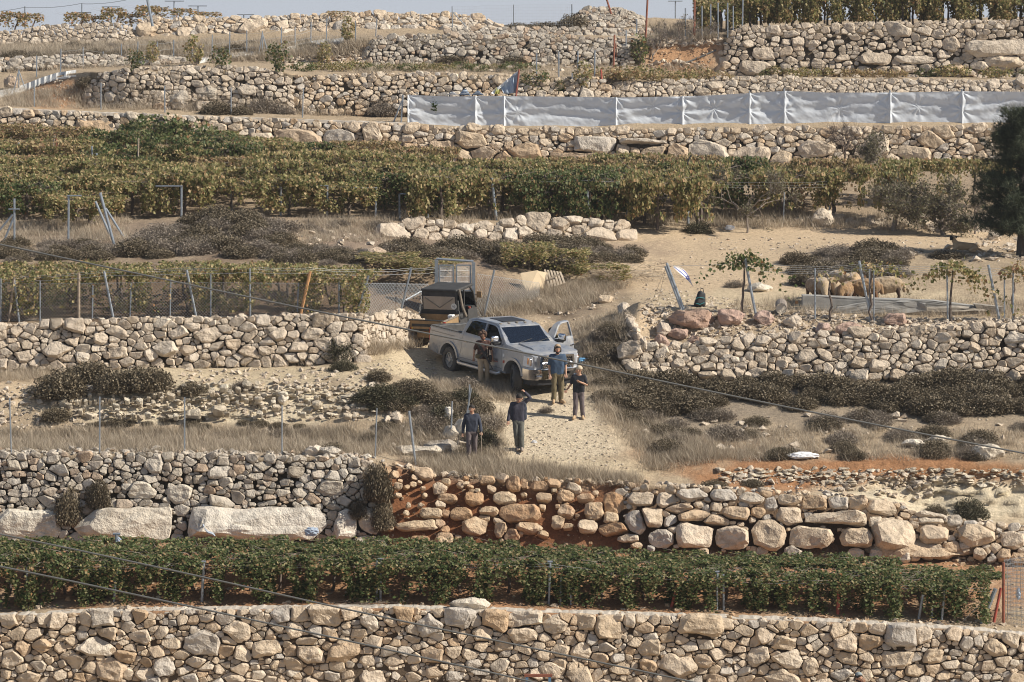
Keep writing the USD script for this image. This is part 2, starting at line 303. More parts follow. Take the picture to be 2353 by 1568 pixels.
rock = np.clip(1.2 - np.hypot((UPX - 480) / 420, (VPX - 925) / 45), 0, 1) + np.clip(1.2 - np.hypot((UPX - 2150) / 330, (VPX - 1125) / 70), 0, 1)
n1, n2 = meshkit.fbm(p3 * .7, 3, 1) - .5, meshkit.fbm(p3 * 4.5, 3, 7) - .5
n3 = meshkit.fbm(p3 * np.array([2.2, 2.2, 7.0]), 4, 11) - .5
ZZ = ZZ + inn * (n1 * .16 + n2 * .075) * rough
YY = YY + inn * (n2 * .05 * rough + np.clip(rock, 0, 1) * n3 * 1.1)
def shape_mound(u0, Y0, su, sY, h):
    global ZZ
    ZZ = ZZ + h * np.exp(-((UPX - u0) / su) ** 2 - ((YY - Y0) / sY) ** 2)
shape_mound(330, 99.0, 120, 1.2, .25); shape_mound(980, 97.5, 130, 1.6, .45); shape_mound(1400, 103, 60, 2.0, .7)
GX, GY, GZ = XX, YY, ZZ
nr, nc = XX.shape
verts = np.stack([GX, GY, GZ], -1).reshape(-1, 3)
i, j = np.meshgrid(np.arange(nr - 1), np.arange(nc - 1), indexing='ij')
quads = np.stack([i * nc + j, i * nc + j + 1, (i + 1) * nc + j + 1, (i + 1) * nc + j], -1).reshape(-1, 4)
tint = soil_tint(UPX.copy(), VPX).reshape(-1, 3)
RIv, UU = np.broadcast_to(RI[:, None], UPX.shape).ravel(), UPX.ravel()
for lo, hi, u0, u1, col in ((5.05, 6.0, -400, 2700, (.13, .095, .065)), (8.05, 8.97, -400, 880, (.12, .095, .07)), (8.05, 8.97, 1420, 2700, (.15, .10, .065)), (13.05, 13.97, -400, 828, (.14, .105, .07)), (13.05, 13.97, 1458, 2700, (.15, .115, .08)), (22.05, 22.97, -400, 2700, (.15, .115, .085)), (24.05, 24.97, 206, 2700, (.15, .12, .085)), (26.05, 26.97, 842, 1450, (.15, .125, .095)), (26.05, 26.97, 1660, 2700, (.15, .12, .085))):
    tint[(RIv > lo) & (RIv < hi) & (UU > u0) & (UU < u1)] = col                       # earth behind the dry stone faces, painted dark so the joints read as shadow
fu, fv, fr = (UPX[:-1, :-1] + 3.5).ravel(), VPX[:-1, :-1].ravel(), RI[:-1, None].repeat(nc - 1, 1).ravel()
zone = np.zeros(len(quads), int)
zone[in_poly(fu, fv, TRACK) & (fr > 9) & (fr < 21)] = 1
zone[(fr > 10) & (fr < 11.02) & (fu > 1520) & (fu < 2700)] = 2
zone[(fr > 11) & (fr < 12.02) & (fu > 150) & (fu < 860)] = 3
zone[(fr > 7) & (fr < 8) & (fu > -400) & (fu < 2700)] = 4
ZONES = {0: ('hillside_terrain', 'terraced hillside of pale dry soil rising towards the skyline'), 1: ('dirt_track', 'pale stony dirt track climbing past the pickup and curving right uphill'),
         2: ('red_earth_bank', 'red earth bank with pale rock under the dark scrub slope'), 3: ('chalky_rock_bank', 'crumbling cream rock face under the left stone wall'),
         4: ('vineyard_soil', 'reddish brown soil under the lowest vine row')}
for zi, (nm, lb) in ZONES.items():
    q = quads[zone == zi]; keep, inv = np.unique(q, return_inverse=True); q = inv.reshape(q.shape)
    m = usdkit.mesh(stage, f'/World/{nm}', (verts[keep], q), MAT['soil'], smooth=True)
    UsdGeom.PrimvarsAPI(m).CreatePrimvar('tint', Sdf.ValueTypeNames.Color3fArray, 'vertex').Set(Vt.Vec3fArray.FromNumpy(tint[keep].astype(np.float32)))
    keys(m.GetPrim(), lb, None, None, 'structure')

# ground height lookup: along a picture column at depth Y
from scipy.interpolate import griddata
_col = {}
def ground(u, Y):
    """terrain point on the ray column u at depth Y (the highest, where a wall is upright)"""
    jf = np.interp(u, us, np.arange(nc)); jj = int(round(float(jf)))
    if jj not in _col:
        o = np.argsort(GY[:, jj], kind='stable'); _col[jj] = (GY[o, jj], GZ[o, jj])
    y, z = _col[jj]
    return np.array([(u - UC) * Y / FPX, Y, float(np.interp(Y, y, z))])
def seen(u, v, lo=80.0, hi=172.0):
    """first terrain point seen at the pixel (u, v)"""
    jj = int(round(float(np.interp(u, us, np.arange(nc)))))
    vp = VH + (ZC - GZ[:, jj]) * FPX / np.maximum(GY[:, jj], 20)
    ok = np.where((GY[:, jj] > lo) & (GY[:, jj] < hi))[0]
    for a, b in zip(ok[:-1], ok[1:]):
        if (vp[a] - v) * (vp[b] - v) <= 0 and vp[a] != vp[b]:
            t = (vp[a] - v) / (vp[a] - vp[b]); Y = GY[a, jj] + (GY[b, jj] - GY[a, jj]) * t
            return np.array([(u - UC) * Y / FPX, Y, GZ[a, jj] + (GZ[b, jj] - GZ[a, jj]) * t])
    return P(u, v, float(np.interp(v, [90, 200, 400, 560, 870, 1100, 1400], [160, 150, 130, 122, 101, 92.5, 85])))
# ------------------------------------------------------------ dry stone walls, stone by stone
def stone(poly, depth, rng, back=.16, flat=.73):
    """one stone from its outline in the wall face (x along, y up): a rounded, chipped block; z points out of the wall"""
    c = poly.mean(0); q = poly - c; n = len(q)
    r2 = np.clip(rng.normal(flat, .08, n), .45, .9)[:, None]
    tilt = rng.normal(0, .3, 2)
    f1, f2 = q * rng.uniform(.97, 1.0, (n, 1)), q * r2 + rng.normal(0, .02, 2)
    z1 = depth * rng.uniform(.15, .55, n); z2 = depth * rng.uniform(.85, 1.1, n) + np.clip(f2 @ tilt, -depth * .6, depth * .6)
    pts = np.vstack([np.c_[q * .86, np.full(n, -back)], np.c_[f1, z1], np.c_[f2, z2]])
    pts[:, :2] += c
    return pts

def pack(L, H, sizes, rng, presets=(), fill=1.0, res=None, keepout=None, flush=.35):
    """stones as (polygon) lists filling the strip 0..L x 0..H(s)"""
    S = [list(p) for p in presets]                     # (s, t, a, b, rot)
    arr = np.array(S, float).reshape(-1, 5)
    for r, share_low, tries in sizes:                  # big ones first
        for _ in range(int(tries * L)):
            s = rng.uniform(-.1, L + .1); h = float(H(s))
            t = h * rng.uniform(0, 1) ** share_low
            b = r * rng.uniform(.75, 1.15); a = b * rng.uniform(1.0, 1.75)
            if h < b * .6: continue
            t = min(t, h - b * flush)
            if keepout is not None and keepout(s, t, rng): continue
            if len(arr):
                d = np.hypot((arr[:, 0] - s) / (arr[:, 2] + a), (arr[:, 1] - t) / (arr[:, 3] + b))
                if d.min() < .86: continue
            arr = np.vstack([arr, [s, t, a, b, rng.normal(0, .16)]])
    res = res or max(sizes[-1][0] / 3.2, .014)
    x0 = -.5; nx = int((L + 1) / res); hmax = float(np.max(H(np.linspace(0, L, 200)))) + .5; nz = int((hmax + .3) / res)
    D = np.full((nx, nz), 9e9, np.float32); lab = np.full((nx, nz), -1, np.int32)
    out = []
    for k, (s, t, a, b, w) in enumerate(arr):
        R = max(a, b) * 1.75
        i0, i1 = max(0, int((s - R - x0) / res)), min(nx, int((s + R - x0) / res) + 1)
        j0, j1 = max(0, int((t - R + .3) / res)), min(nz, int((t + R + .3) / res) + 1)
        if i1 <= i0 or j1 <= j0: continue
        gx = (x0 + np.arange(i0, i1) * res - s)[:, None]; gz = (-.3 + np.arange(j0, j1) * res - t)[None]
        c_, s_ = math.cos(w), math.sin(w)
        p = 2.6
        d = ((np.abs(gx * c_ + gz * s_) / a) ** p + (np.abs(-gx * s_ + gz * c_) / b) ** p) ** (1 / p)
        sub = D[i0:i1, j0:j1]; m = d < sub
        sub[m] = d[m]; lab[i0:i1, j0:j1][m] = k
    lab[D > 1.38 * fill] = -1
    ii, jj = np.nonzero(lab >= 0); kk = lab[ii, jj]; o = np.argsort(kk, kind='stable'); ii, jj, kk = ii[o], jj[o], kk[o]
    cut = np.searchsorted(kk, np.arange(len(arr) + 1))
    for k in range(len(arr)):
        a_, b_ = cut[k], cut[k + 1]
        if b_ - a_ < 7: continue
        pts = np.c_[x0 + ii[a_:b_] * res, -.3 + jj[a_:b_] * res]; c = pts.mean(0); q = pts - c
        n = 8 if b_ - a_ < 120 else 10
        ang = (np.arange(n) + rng.uniform(-.3, .3, n)) * 2 * np.pi / n
        sup = q @ np.c_[np.cos(ang), np.sin(ang)].T
        hit = sup >= sup.max(0) - res * .5
        poly = np.array([q[hit[:, x]].mean(0) for x in range(n)]) * .97
        out.append((poly + c, arr[k]))
    return out

WALLS, FACES = {}, {}
def wall(name, label, u0, u1, base, top, Yb, Yt, sizes, m, seed, presets=(), depth=.5, fill=1.22, parts=300, keepout=None, small_name='small_stones', cap=0, capw=.5, group=None, capm=None, flush=.35, cat='stone wall'):
    rng = np.random.default_rng(seed)
    un = np.arange(u0, u1 + 1, 6.0)
    B, T = P(un, base(un), Yb(un) if callable(Yb) else Yb), P(un, top(un), Yt(un) if callable(Yt) else Yt)
    sl = np.r_[0, np.cumsum(np.linalg.norm(np.diff((B + T)[:, :2] / 2, axis=0), axis=1))]
    Hh = np.linalg.norm(T - B, axis=1); L = sl[-1]
    Hf = lambda s: np.interp(s, sl, Hh)
    at = lambda s, A: np.stack([np.interp(s, sl, A[:, k]) for k in range(3)], -1)
    pre = []
    for pu, pv, ru, rv, *rot in presets:
        s = float(np.interp(pu, un, sl)); b, t = base(pu), top(pu); k = (b - pv) / (b - t); px = FPX / float(np.interp(pu, un, B[:, 1]))
        pre.append((s, k * float(Hf(s)), ru / px * .8, rv / px * .8, rot[0] if rot else 0.0))
    ko = None if keepout is None else (lambda s, t, r: keepout(float(np.interp(s, sl, un)), t, r))
    polys = pack(L, Hf, sizes, rng, pre, fill, keepout=ko, flush=flush)
    x = thing(name, label, cat, tuple(B[len(B) // 2]), group=group, kind='thing')
    org = B[len(B) // 2]
    made = []
    for poly, (s, t, a, b, w) in polys:
        rr = math.sqrt(a * b)
        pts = stone(poly, min(depth * rr * 1.25, .38) * rng.uniform(.6, 1.15), rng)
        k = np.clip(pts[:, 1], -.3, None) / Hf(pts[:, 0]); Bs, Ts = at(pts[:, 0], B), at(pts[:, 0], T)
        e = at(np.clip(s + .3, 0, L), (B + T) / 2) - at(np.clip(s - .3, 0, L), (B + T) / 2); e /= np.linalg.norm(e) + 1e-9
        upv = T - B; up = at(np.clip(s, 0, L), upv); up = up / np.linalg.norm(up); nrm = np.cross(e, up); nrm /= np.linalg.norm(nrm)
        over = (pts[:, 0] - np.clip(pts[:, 0], 0, L))[:, None] * e
        W = Bs + (Ts - Bs) * k[:, None] + nrm * (pts[:, 2:] + .13) + over
        try: v, f = hull(W)
        except Exception: continue
        if rr > .165:
            tm = trimesh.Trimesh(v, f, process=False); mm = manifold3d.Manifold(manifold3d.Mesh(np.asarray(v, np.float32), np.asarray(f, np.uint32))); mm = (mm if mm.num_tri() else manifold3d.Manifold.hull_points(np.asarray(v))).refine_to_length(max(rr * .5, .1)).to_mesh(); tm = trimesh.Trimesh(mm.vert_properties[:, :3], mm.tri_verts, process=True)
            trimesh.smoothing.filter_laplacian(tm, .2, 1, volume_constraint=False); v, f, nn = np.array(tm.vertices), np.array(tm.faces), np.array(tm.vertex_normals)
            v = v + nn * ((meshkit.fbm(v * (1.5 / rr), 4, int(seed) + len(made)) - .5) * rr * .42)[:, None] + nn * ((meshkit.fbm(v * np.array([2, 2, 9]), 2, int(seed)) - .5) * .07)[:, None]
        uc_ = UC + v[:, 0].mean() * FPX / v[:, 1].mean()
        made.append((poly[:, 0].ptp() * poly[:, 1].ptp() if hasattr(poly, 'ptp') else np.ptp(poly[:, 0]) * np.ptp(poly[:, 1]), 0 < uc_ < 2353, v, f))
    if cap:
        cm = MB()
        for _ in range(int(cap * L)):
            s = rng.uniform(0, L); r = rng.uniform(.05, .14); pt = at(s, T) + np.array([0, rng.uniform(0, capw), 0]); 
            pt[2] += rng.uniform(-.03, .06)
            q = rng.normal(size=(12, 3)); q /= np.linalg.norm(q, axis=1, keepdims=True); q *= r * np.array([1.3, 1.0, .75]) * rng.uniform(.75, 1.1, (12, 1))
            g = rng.uniform(0, 6.3); R = np.array([[math.cos(g), -math.sin(g), 0], [math.sin(g), math.cos(g), 0], [0, 0, 1]])
            v, f = hull(q @ R.T + pt); cm.add(v - org, f)
        cm.put('loose_cap_stones', capm or (m(1500) if callable(m) else m), x, kind='stuff')
    big = sorted(range(len(made)), key=lambda q: -(made[q][0] if made[q][1] else 0))
    keep = set(big[:parts]); rest = MB(); nrest = 0
    for q in range(len(made)):
        if q in keep and made[q][1]: obj('stone', (made[q][2] - org, made[q][3]), m(UC + made[q][2][:, 0].mean() * FPX / made[q][2][:, 1].mean(), made[q][0]) if callable(m) else m, x)
        else: rest.add(made[q][2] - org, made[q][3]); nrest += 1
    if nrest: rest.put(small_name, m(1500) if callable(m) else m, x, kind='stuff')
    print(name, len(made), 'stones')
    WALLS[name + str(seed)] = x; FACES[name] = (org, [(UC + v[:, 0].mean() * FPX / v[:, 1].mean(), VH + (ZC - v[:, 2].mean()) * FPX / v[:, 1].mean(), v) for _, _, v, _ in made])
    return x, org

S = lambda *a: [tuple(x) for x in a]
near = S((.23, .9, .9), (.18, 1.1, 3), (.14, 1.0, 12), (.1, .9, 28), (.068, .8, 70), (.04, .75, 110))
rub = S((.17, 1.2, 1.5), (.12, 1.0, 9), (.088, .9, 32), (.06, .85, 70), (.04, .8, 90))
far = S((.3, 2.6, .5), (.18, 1.5, 3), (.125, 1.1, 11), (.09, .9, 26), (.06, .8, 40))
fars = S((.19, 1.8, .8), (.12, 1.1, 9), (.088, .95, 26), (.062, .85, 40))

wall('front_wall', 'long tan dry stone wall along the bottom edge under the lowest vines', -60, 2420, lambda u: np.full(np.shape(u), 1632.0), lin(W1T), 83.95, 84.35, near, 'stone_warm', 1, depth=.6, flush=1.05)
slabs = S((70, 1206, 72, 32), (302, 1206, 112, 34), (585, 1204, 172, 34), (800, 1206, 34, 32), (835, 1200, 26, 28))
wall('rubble_wall', 'grey rubble stone wall left of the red collapsed part, resting on huge slabs', -60, 862, lin(W2B), lin(W2T), 90.9, 91.55, rub, lambda u, a=0: 'chalk' if a > .45 else 'stone_grey', 2, presets=slabs, cap=26, capw=1.0, depth=.6)
bould = S((960, 1212, 56, 15, .1), (1090, 1215, 32, 22), (1150, 1222, 16, 22), (1216, 1219, 33, 15), (1282, 1205, 18, 17), (1300, 1180, 22, 17), (1365, 1180, 25, 22), (1195, 1185, 52, 26),
    (1405, 1198, 18, 28), (1415, 1222, 42, 18), (1500, 1192, 30, 26), (1350, 1215, 25, 18), (1125, 1180, 25, 14), (1060, 1188, 27, 18), (990, 1185, 30, 14), (1030, 1150, 24, 14), (1090, 1150, 24, 18),
    (1160, 1150, 28, 17), (1250, 1148, 20, 13), (1300, 1145, 22, 15), (1345, 1150, 22, 12), (1240, 1122, 22, 12), (1180, 1118, 20, 18), (1120, 1108, 20, 12), (1010, 1128, 18, 16),
    (1410, 1162, 26, 30), (1462, 1205, 26, 30), (1475, 1150, 34, 19), (1590, 1140, 44, 17), (1530, 1152, 26, 20), (1660, 1142, 36, 18), (1728, 1148, 34, 17), (1770, 1160, 18, 18), (1812, 1152, 36, 14), (1870, 1160, 32, 22), (1927, 1158, 30, 16),
    (1970, 1158, 26, 18), (2022, 1172, 38, 22), (1560, 1172, 34, 14), (1595, 1188, 46, 16), (1690, 1182, 40, 20), (1645, 1200, 40, 18), (1740, 1180, 20, 15), (1812, 1190, 34, 25), (1925, 1195, 84, 22),
    (1595, 1232, 50, 36), (1680, 1238, 46, 30), (1765, 1232, 42, 38), (1862, 1236, 54, 32), (1970, 1240, 44, 26), (2050, 1232, 56, 42), (2145, 1235, 38, 26), (2135, 1200, 36, 12), (2240, 1238, 44, 32), (2325, 1248, 38, 22), (2130, 1190, 40, 8), (1520, 1240, 32, 22), (1445, 1240, 26, 14))
wall('boulder_wall', 'wall of large pale boulders, collapsed at its left end into bare red soil', 872, 2420, lin(W2B), lin(W2T), lambda u: np.interp(u, [872, 1000, 1400, 2420], [90.9, 91.0, 90.9, 90.85]), lambda u: np.interp(u, [872, 1000, 1400, 1500, 2420], [91.6, 92.1, 92.0, 91.5, 91.5]),
     S((.16, 1.0, 10), (.1, .7, 14), (.06, .6, 26)), lambda u, a=0: 'stone_red' if u < 1425 else 'stone_warm', 3, presets=bould, depth=.62, fill=.93, cap=10, capw=.5, keepout=lambda u, t, r: u < 1430 and r.random() < (.72 if t < 1.5 else .35))
W3 = S((.2, 1.3, 1.0), (.155, 1.1, 5), (.125, 1.0, 14), (.088, .8, 30), (.055, .75, 80))
wall('upper_left_wall', 'tan dry stone wall of squarish blocks under the chain link fence on the left', -60, 832, lin(W3B), lin(W3T), 100.9, 101.4, W3, 'stone_tan', 4, cap=16, capw=.7, depth=.55)
wall('wall_return', 'short sunlit stone wall end turning back beside the brown utility vehicle', 832, 990, lin([(832, 832), (880, 815), (990, 800)]), lin([(832, 735), (880, 722), (935, 722), (990, 748)]), lin([(832, 101.1), (990, 105.4)]), lin([(832, 101.6), (990, 105.7)]), rub, 'stone_tan', 5, cap=22, capw=.8)
wall('scree_wall', 'broad rubble wall right of the pickup, sprawling under big pinkish boulders', 1452, 2420, lin(W3B), lin(W3T), 101.2, 101.9, S((.18, 1.2, 2), (.13, 1.0, 12), (.095, .9, 36), (.06, .85, 80)), 'stone_tan', 6, presets=S((1519, 820, 21, 18)), cap=60, capw=2.1, depth=.75)
wall('wall_end', 'pale rubble wall end facing the track beside the scrubby verge', 1440, 1484, lin([(1440, 790), (1452, 868), (1484, 868)]), lin([(1440, 705), (1452, 735), (1484, 790)]), lin([(1440, 104.5), (1456, 101.6), (1484, 101.3)]), lin([(1440, 105), (1456, 102.8), (1484, 101.8)]), rub, 'stone_tan', 16, cap=20, capw=.6)
wall('low_field_wall', 'low wall of rounded boulders above the dark scrub, below the leaning grey pole', 885, 1440, lin([(885, 553), (1100, 552), (1440, 548)]), lin([(885, 520), (1000, 516), (1130, 522), (1200, 510), (1300, 506), (1440, 520)]), lambda u: np.interp(u, [885, 1440], [120.6, 122.4]), lambda u: np.interp(u, [885, 1440], [121, 122.9]), S((.3, 1.6, .9), (.2, 1, 5), (.14, .9, 12), (.09, .8, 24)), 'stone_tan', 7, cap=12, capw=.8)
wall('clearance_wall', 'sprawling low heap of field stones along the upper track, by the bare trees', 1680, 2420, lin([(1680, 541), (1800, 542), (2420, 540)]), lin([(1680, 532), (1750, 518), (1900, 508), (2060, 512), (2120, 502), (2240, 506), (2420, 508)]), 127.2, 128.0, S((.26, 1.2, 1.2), (.18, 1, 6), (.12, .9, 14), (.08, .8, 24)), 'stone_tan', 8, cap=18, capw=1.2)
wall('coped_wall', 'boulder wall with a white cement coping above the left vineyard', -60, 938, lin([(-60, 345), (400, 345), (800, 362), (938, 372)]), lin([(-60, 249), (0, 252), (450, 270), (938, 286)]), 141.9, 142.4, far, 'stone_warm', 9, depth=.55, flush=1.0, presets=S((690, 322, 60, 18), (778, 322, 42, 18), (600, 322, 36, 16)))
wall('screen_wall', 'boulder wall running below the long white sheet screen', 942, 2420, lin([(942, 372), (1100, 378), (2420, 378)]), lin([(942, 288), (1000, 295), (1500, 298), (2353, 293), (2420, 292)]), 141.8, 142.3, far, 'stone_warm', 10, depth=.55, presets=S((1017, 345, 26, 24), (1082, 330, 32, 24), (1110, 355, 36, 14), (1200, 350, 38, 20), (1365, 338, 46, 24), (1480, 330, 50, 14), (1560, 355, 42, 20), (1620, 352, 56, 22), (2010, 340, 30, 26), (2100, 355, 44, 18), (1730, 358, 50, 15), (1870, 350, 40, 20), (1330, 362, 60, 12)))
wall('left_terrace_wall', 'curved pale stone wall between the red earth slope and the round bushes', 204, 668, lin([(204, 248), (400, 252), (668, 262)]), lin([(204, 200), (230, 172), (300, 158), (560, 155), (645, 170), (668, 190)]), lambda u: np.interp(u, [204, 300, 668], [147, 146.2, 146.2]), lambda u: np.interp(u, [204, 300, 668], [147.4, 146.8, 146.8]), fars, 'stone_tan', 11, cap=8)
wall('middle_terrace_wall', 'pale stone terrace wall behind the left end of the white screen', 680, 1392, lin([(680, 262), (1000, 262), (1392, 248)]), lin([(680, 178), (1000, 170), (1200, 182), (1392, 182)]), 146.6, 147.2, fars, 'stone_warm', 12, cap=8)
wall('right_terrace_wall', 'low pale stone wall just above the right part of the white screen', 1388, 2420, lin([(1388, 226), (2420, 230)]), lin([(1388, 198), (1600, 188), (1700, 182), (1760, 178), (1900, 186), (2420, 190)]), 147.2, 147.7, fars, 'stone_tan', 13, cap=10)
wall('grey_terrace_wall', 'weathered grey wall of thin stones near the hilltop, centre', 838, 1450, lin([(838, 150), (1000, 152), (1450, 150)]), lin([(838, 130), (860, 88), (1000, 82), (1200, 82), (1450, 92)]), 156.3, 156.9, S((.12, 1, 5), (.09, 1, 22), (.065, .9, 50)), 'stone_grey', 14, cap=8)
wall('tall_terrace_wall', 'tall pale block wall near the hilltop at the right', 1645, 2420, lin([(1645, 178), (2420, 182)]), lin([(1645, 160), (1660, 120), (1690, 68), (1800, 60), (2100, 54), (2353, 48), (2420, 46)]), 156.4, 157.0, S((.32, 2.5, .4), (.2, 1.8, 2.2), (.14, 1.1, 9), (.1, .95, 24), (.07, .9, 36)), 'stone_tan', 15, cap=10, presets=S((2290, 112, 62, 22), (2100, 140, 40, 10), (1735, 155, 34, 18), (1660, 155, 24, 12), (2010, 138, 30, 14)))
wall('skyline_wall_left', 'low weathered wall on the skyline below the leftmost sparse vines', -60, 312, lin([(-60, 112), (312, 98)]), lin([(-60, 74), (0, 78), (120, 62), (240, 58), (290, 60), (312, 78)]), 167.2, 167.7, fars, 'stone_tan', 17, cap=8)
wall('skyline_wall', 'long weathered stone wall along the skyline, left of the wire fence gap', 326, 1142, lin([(326, 92), (600, 84), (800, 74), (1142, 70)]), lin([(326, 48), (400, 48), (600, 44), (760, 36), (840, 34), (1050, 38), (1100, 44), (1142, 62)]), 167.4, 168.2, far, 'stone_warm', 18, cap=8)
wall('skyline_heap', 'grey heap of stones on the skyline right of the wire fence gap', 1318, 1476, lin([(1318, 66), (1476, 70)]), lin([(1318, 44), (1345, 22), (1420, 22), (1476, 40)]), 168.0, 169.0, rub, 'stone_grey', 19, cap=14)
wall('cemented_ledge_wall', 'thin stone ledge with white cement coping below the skyline gap', 1028, 1500, lin([(1028, 84), (1500, 88)]), lin([(1028, 70), (1300, 68), (1500, 73)]), 161.6, 161.9, fars, 'stone_grey', 20)
wall('tumbled_wall', 'tumbled remnant of stones behind the fence posts at the far left', -60, 440, lin([(-60, 165), (440, 148)]), lin([(-60, 142), (200, 130), (300, 136), (440, 140)]), 155.0, 155.6, fars, 'stone_grey', 21, cap=6)

flatr = S((.10, 1, 1.5), (.06, .9, 10), (.04, .8, 24), (.028, .8, 30))
stone_mat('chalk_tan', [(0, (.53, .45, .335)), (.5, (.49, .41, .30)), (1, (.57, .50, .385))], stain=.2)
wall('chalk_outcrop', 'thin broken ledges of cream rock cropping out under the pale slope on the left', 150, 872, lin([(150, 962), (500, 966), (872, 968)]), lin([(150, 915), (300, 892), (560, 884), (700, 890), (872, 892)]), 95.98, 97.2, S((.13, 1, 1.2), (.08, 1, 7), (.05, .9, 24), (.03, .8, 40)), 'chalk_tan', 22, depth=.4, fill=.9, keepout=lambda u, t, r: r.random() < .72, cat='rock outcrop', cap=5, capw=2.5)
def coping(name, label, u0, u1, top, Y0, w, th, dv=0, seed=0):
    un = np.arange(u0, u1 + 1, 8.0); m = MB(); A = P(un, top(un) - dv, Y0); rg = np.random.default_rng(seed)
    n = len(un); k = rg.normal(0, .018, (n, 2))
    f_lo, f_hi = A + np.c_[k[:, 0] * 0, -.03 + k[:, 0] * .6, -th + k[:, 1]], A + np.c_[k[:, 0] * 0, k[:, 0] * .5 + .01, .02 + k[:, 1] * .6]
    b_hi, b_lo = A + np.c_[k[:, 0] * 0, np.full(n, w), .03 + k[:, 0] * .6], A + np.c_[k[:, 0] * 0, np.full(n, w), np.full(n, -th)]
    v = np.stack([f_lo, f_hi, b_hi, b_lo], 1).reshape(-1, 3); q = []
    for i in range(n - 1):
        for j in range(4): q.append([i * 4 + j, (i + 1) * 4 + j, (i + 1) * 4 + (j + 1) % 4, i * 4 + (j + 1) % 4])
    return v, np.array(q)
plain('cement', (.46, .41, .345), .9, vary=.16, scale=2.5)
for nm, sd, u0, u1, tp, Y, w, th in (('front_wall', 1, -60, 2420, lin(W1T), 84.36, .45, .07), ('coped_wall', 9, -60, 938, lin([(-60, 247), (0, 250), (450, 268), (938, 284)]), 142.45, .45, .12), ('cemented_ledge_wall', 20, 1028, 1500, lin([(1028, 69), (1300, 67), (1500, 72)]), 161.95, .5, .1)):
    x = WALLS[nm + str(sd)]; o = np.array(UsdGeom.Xformable(x).GetLocalTransformation().ExtractTranslation())
    v, q = coping(nm, '', u0, u1, tp, Y, w, th, seed=sd); obj('cement_coping', (v - o, q), 'cement', x, label='white cement capping along the wall top')
# ------------------------------------------------------------ plants
def leaf_mat(name, tones, trans=.3, rough=.6):
    mat(name, {'g': ('attribute', {'attribute': 'rnd'}), 'r': ('rgb_ramp', {'ramp': tones}), 'p': ('principled_bsdf', {'roughness': rough, 'specular_ior_level': .35}),
               't': ('translucent_bsdf', {}), 'm': ('mix_closure', {'fac': trans})},
        [('g.fac', 'r.fac'), ('r.color', 'p.base_color'), ('r.color', 't.color'), ('p.BSDF', 'm.closure1'), ('t.BSDF', 'm.closure2')], surface='m.closure')
leaf_mat('leaf_green', [(0, (.05, .078, .022)), (.3, (.085, .118, .034)), (.55, (.135, .155, .058)), (.75, (.21, .205, .09)), (.9, (.32, .26, .13)), (1, (.30, .15, .065))], .35)
leaf_mat('leaf_mixed', [(0, (.11, .125, .042)), (.25, (.19, .19, .065)), (.5, (.30, .27, .11)), (.72, (.42, .34, .165)), (.9, (.50, .37, .20)), (1, (.34, .18, .08))], .4)
leaf_mat('leaf_dry', [(0, (.16, .15, .055)), (.35, (.32, .26, .12)), (.65, (.42, .31, .165)), (.88, (.46, .32, .19)), (1, (.34, .15, .08))], .4)
leaf_mat('leaf_russet', [(0, (.20, .12, .05)), (.5, (.28, .10, .05)), (1, (.22, .16, .08))])
leaf_mat('scrub_dark', [(0, (.072, .056, .034)), (.4, (.12, .095, .058)), (.7, (.17, .135, .085)), (1, (.26, .205, .135))], .1)
leaf_mat('scrub_grey', [(0, (.14, .115, .09)), (.5, (.22, .18, .14)), (1, (.34, .285, .22))], .1)
leaf_mat('scrub_olive', [(0, (.05, .048, .024)), (.5, (.085, .078, .042)), (1, (.15, .125, .08))], .15)
leaf_mat('straw', [(0, (.27, .22, .16)), (.5, (.40, .33, .245)), (1, (.54, .46, .35))], .3)
leaf_mat('pine', [(0, (.028, .038, .02)), (.5, (.05, .065, .033)), (1, (.10, .11, .06))], .1)
leaf_mat('almond_leaf', [(0, (.11, .095, .055)), (.5, (.17, .145, .085)), (1, (.12, .125, .06))], .3)
plain('bark', (.13, .10, .08), .9, vary=.35, scale=14); plain('bark_grey', (.22, .185, .155), .9, vary=.3, scale=14); plain('bark_dark', (.055, .044, .036), .9, vary=.3, scale=10)

def leaves(pts, size, rng, aim=None, droop=.5):
    """folded kite-shaped leaves at pts; each its own island"""
    n = len(pts); s = size * rng.uniform(.6, 1.25, n)
    d = rng.normal(size=(n, 3)); d[:, 2] -= droop; d /= np.linalg.norm(d, axis=1, keepdims=True)
    nn = rng.normal(size=(n, 3)) + (np.array([0, -.4, .9]) if aim is None else aim)
    w = np.cross(nn, d); w /= np.linalg.norm(w, axis=1, keepdims=True) + 1e-9
    k = np.cross(d, w)
    a = pts; b = pts + (d * .45 + w * .5 + k * .10) * s[:, None]; c = pts + d * s[:, None]; e = pts + (d * .45 - w * .5 + k * .10) * s[:, None]
    v = np.stack([a, b, c, e], 1).reshape(-1, 3); i = np.arange(n)[:, None] * 4
    return v, np.vstack([i + [0, 1, 2], i + [0, 2, 3]])

def slivers(p0, p1, w, rng):
    """thin tapering twigs or blades"""
    n = len(p0); d = p1 - p0; s = np.cross(d, rng.normal(size=(n, 3))); s /= np.linalg.norm(s, axis=1, keepdims=True) + 1e-9
    w = np.broadcast_to(w, (n,))[:, None]
    v = np.stack([p0 - s * w, p0 + s * w, p1], 1).reshape(-1, 3)
    return v, np.arange(3 * n).reshape(-1, 3)

def class_mesh(cls, name, m, material, smooth=False, kind=None, label=None):
    q = usdkit.mesh(stage, numbered(str(cls.GetPath()), name), m, MAT[material], smooth=smooth)
    if kind == 'stuff': tint_islands(q, m)
    return keys(q.GetPrim(), label, None, None, kind)

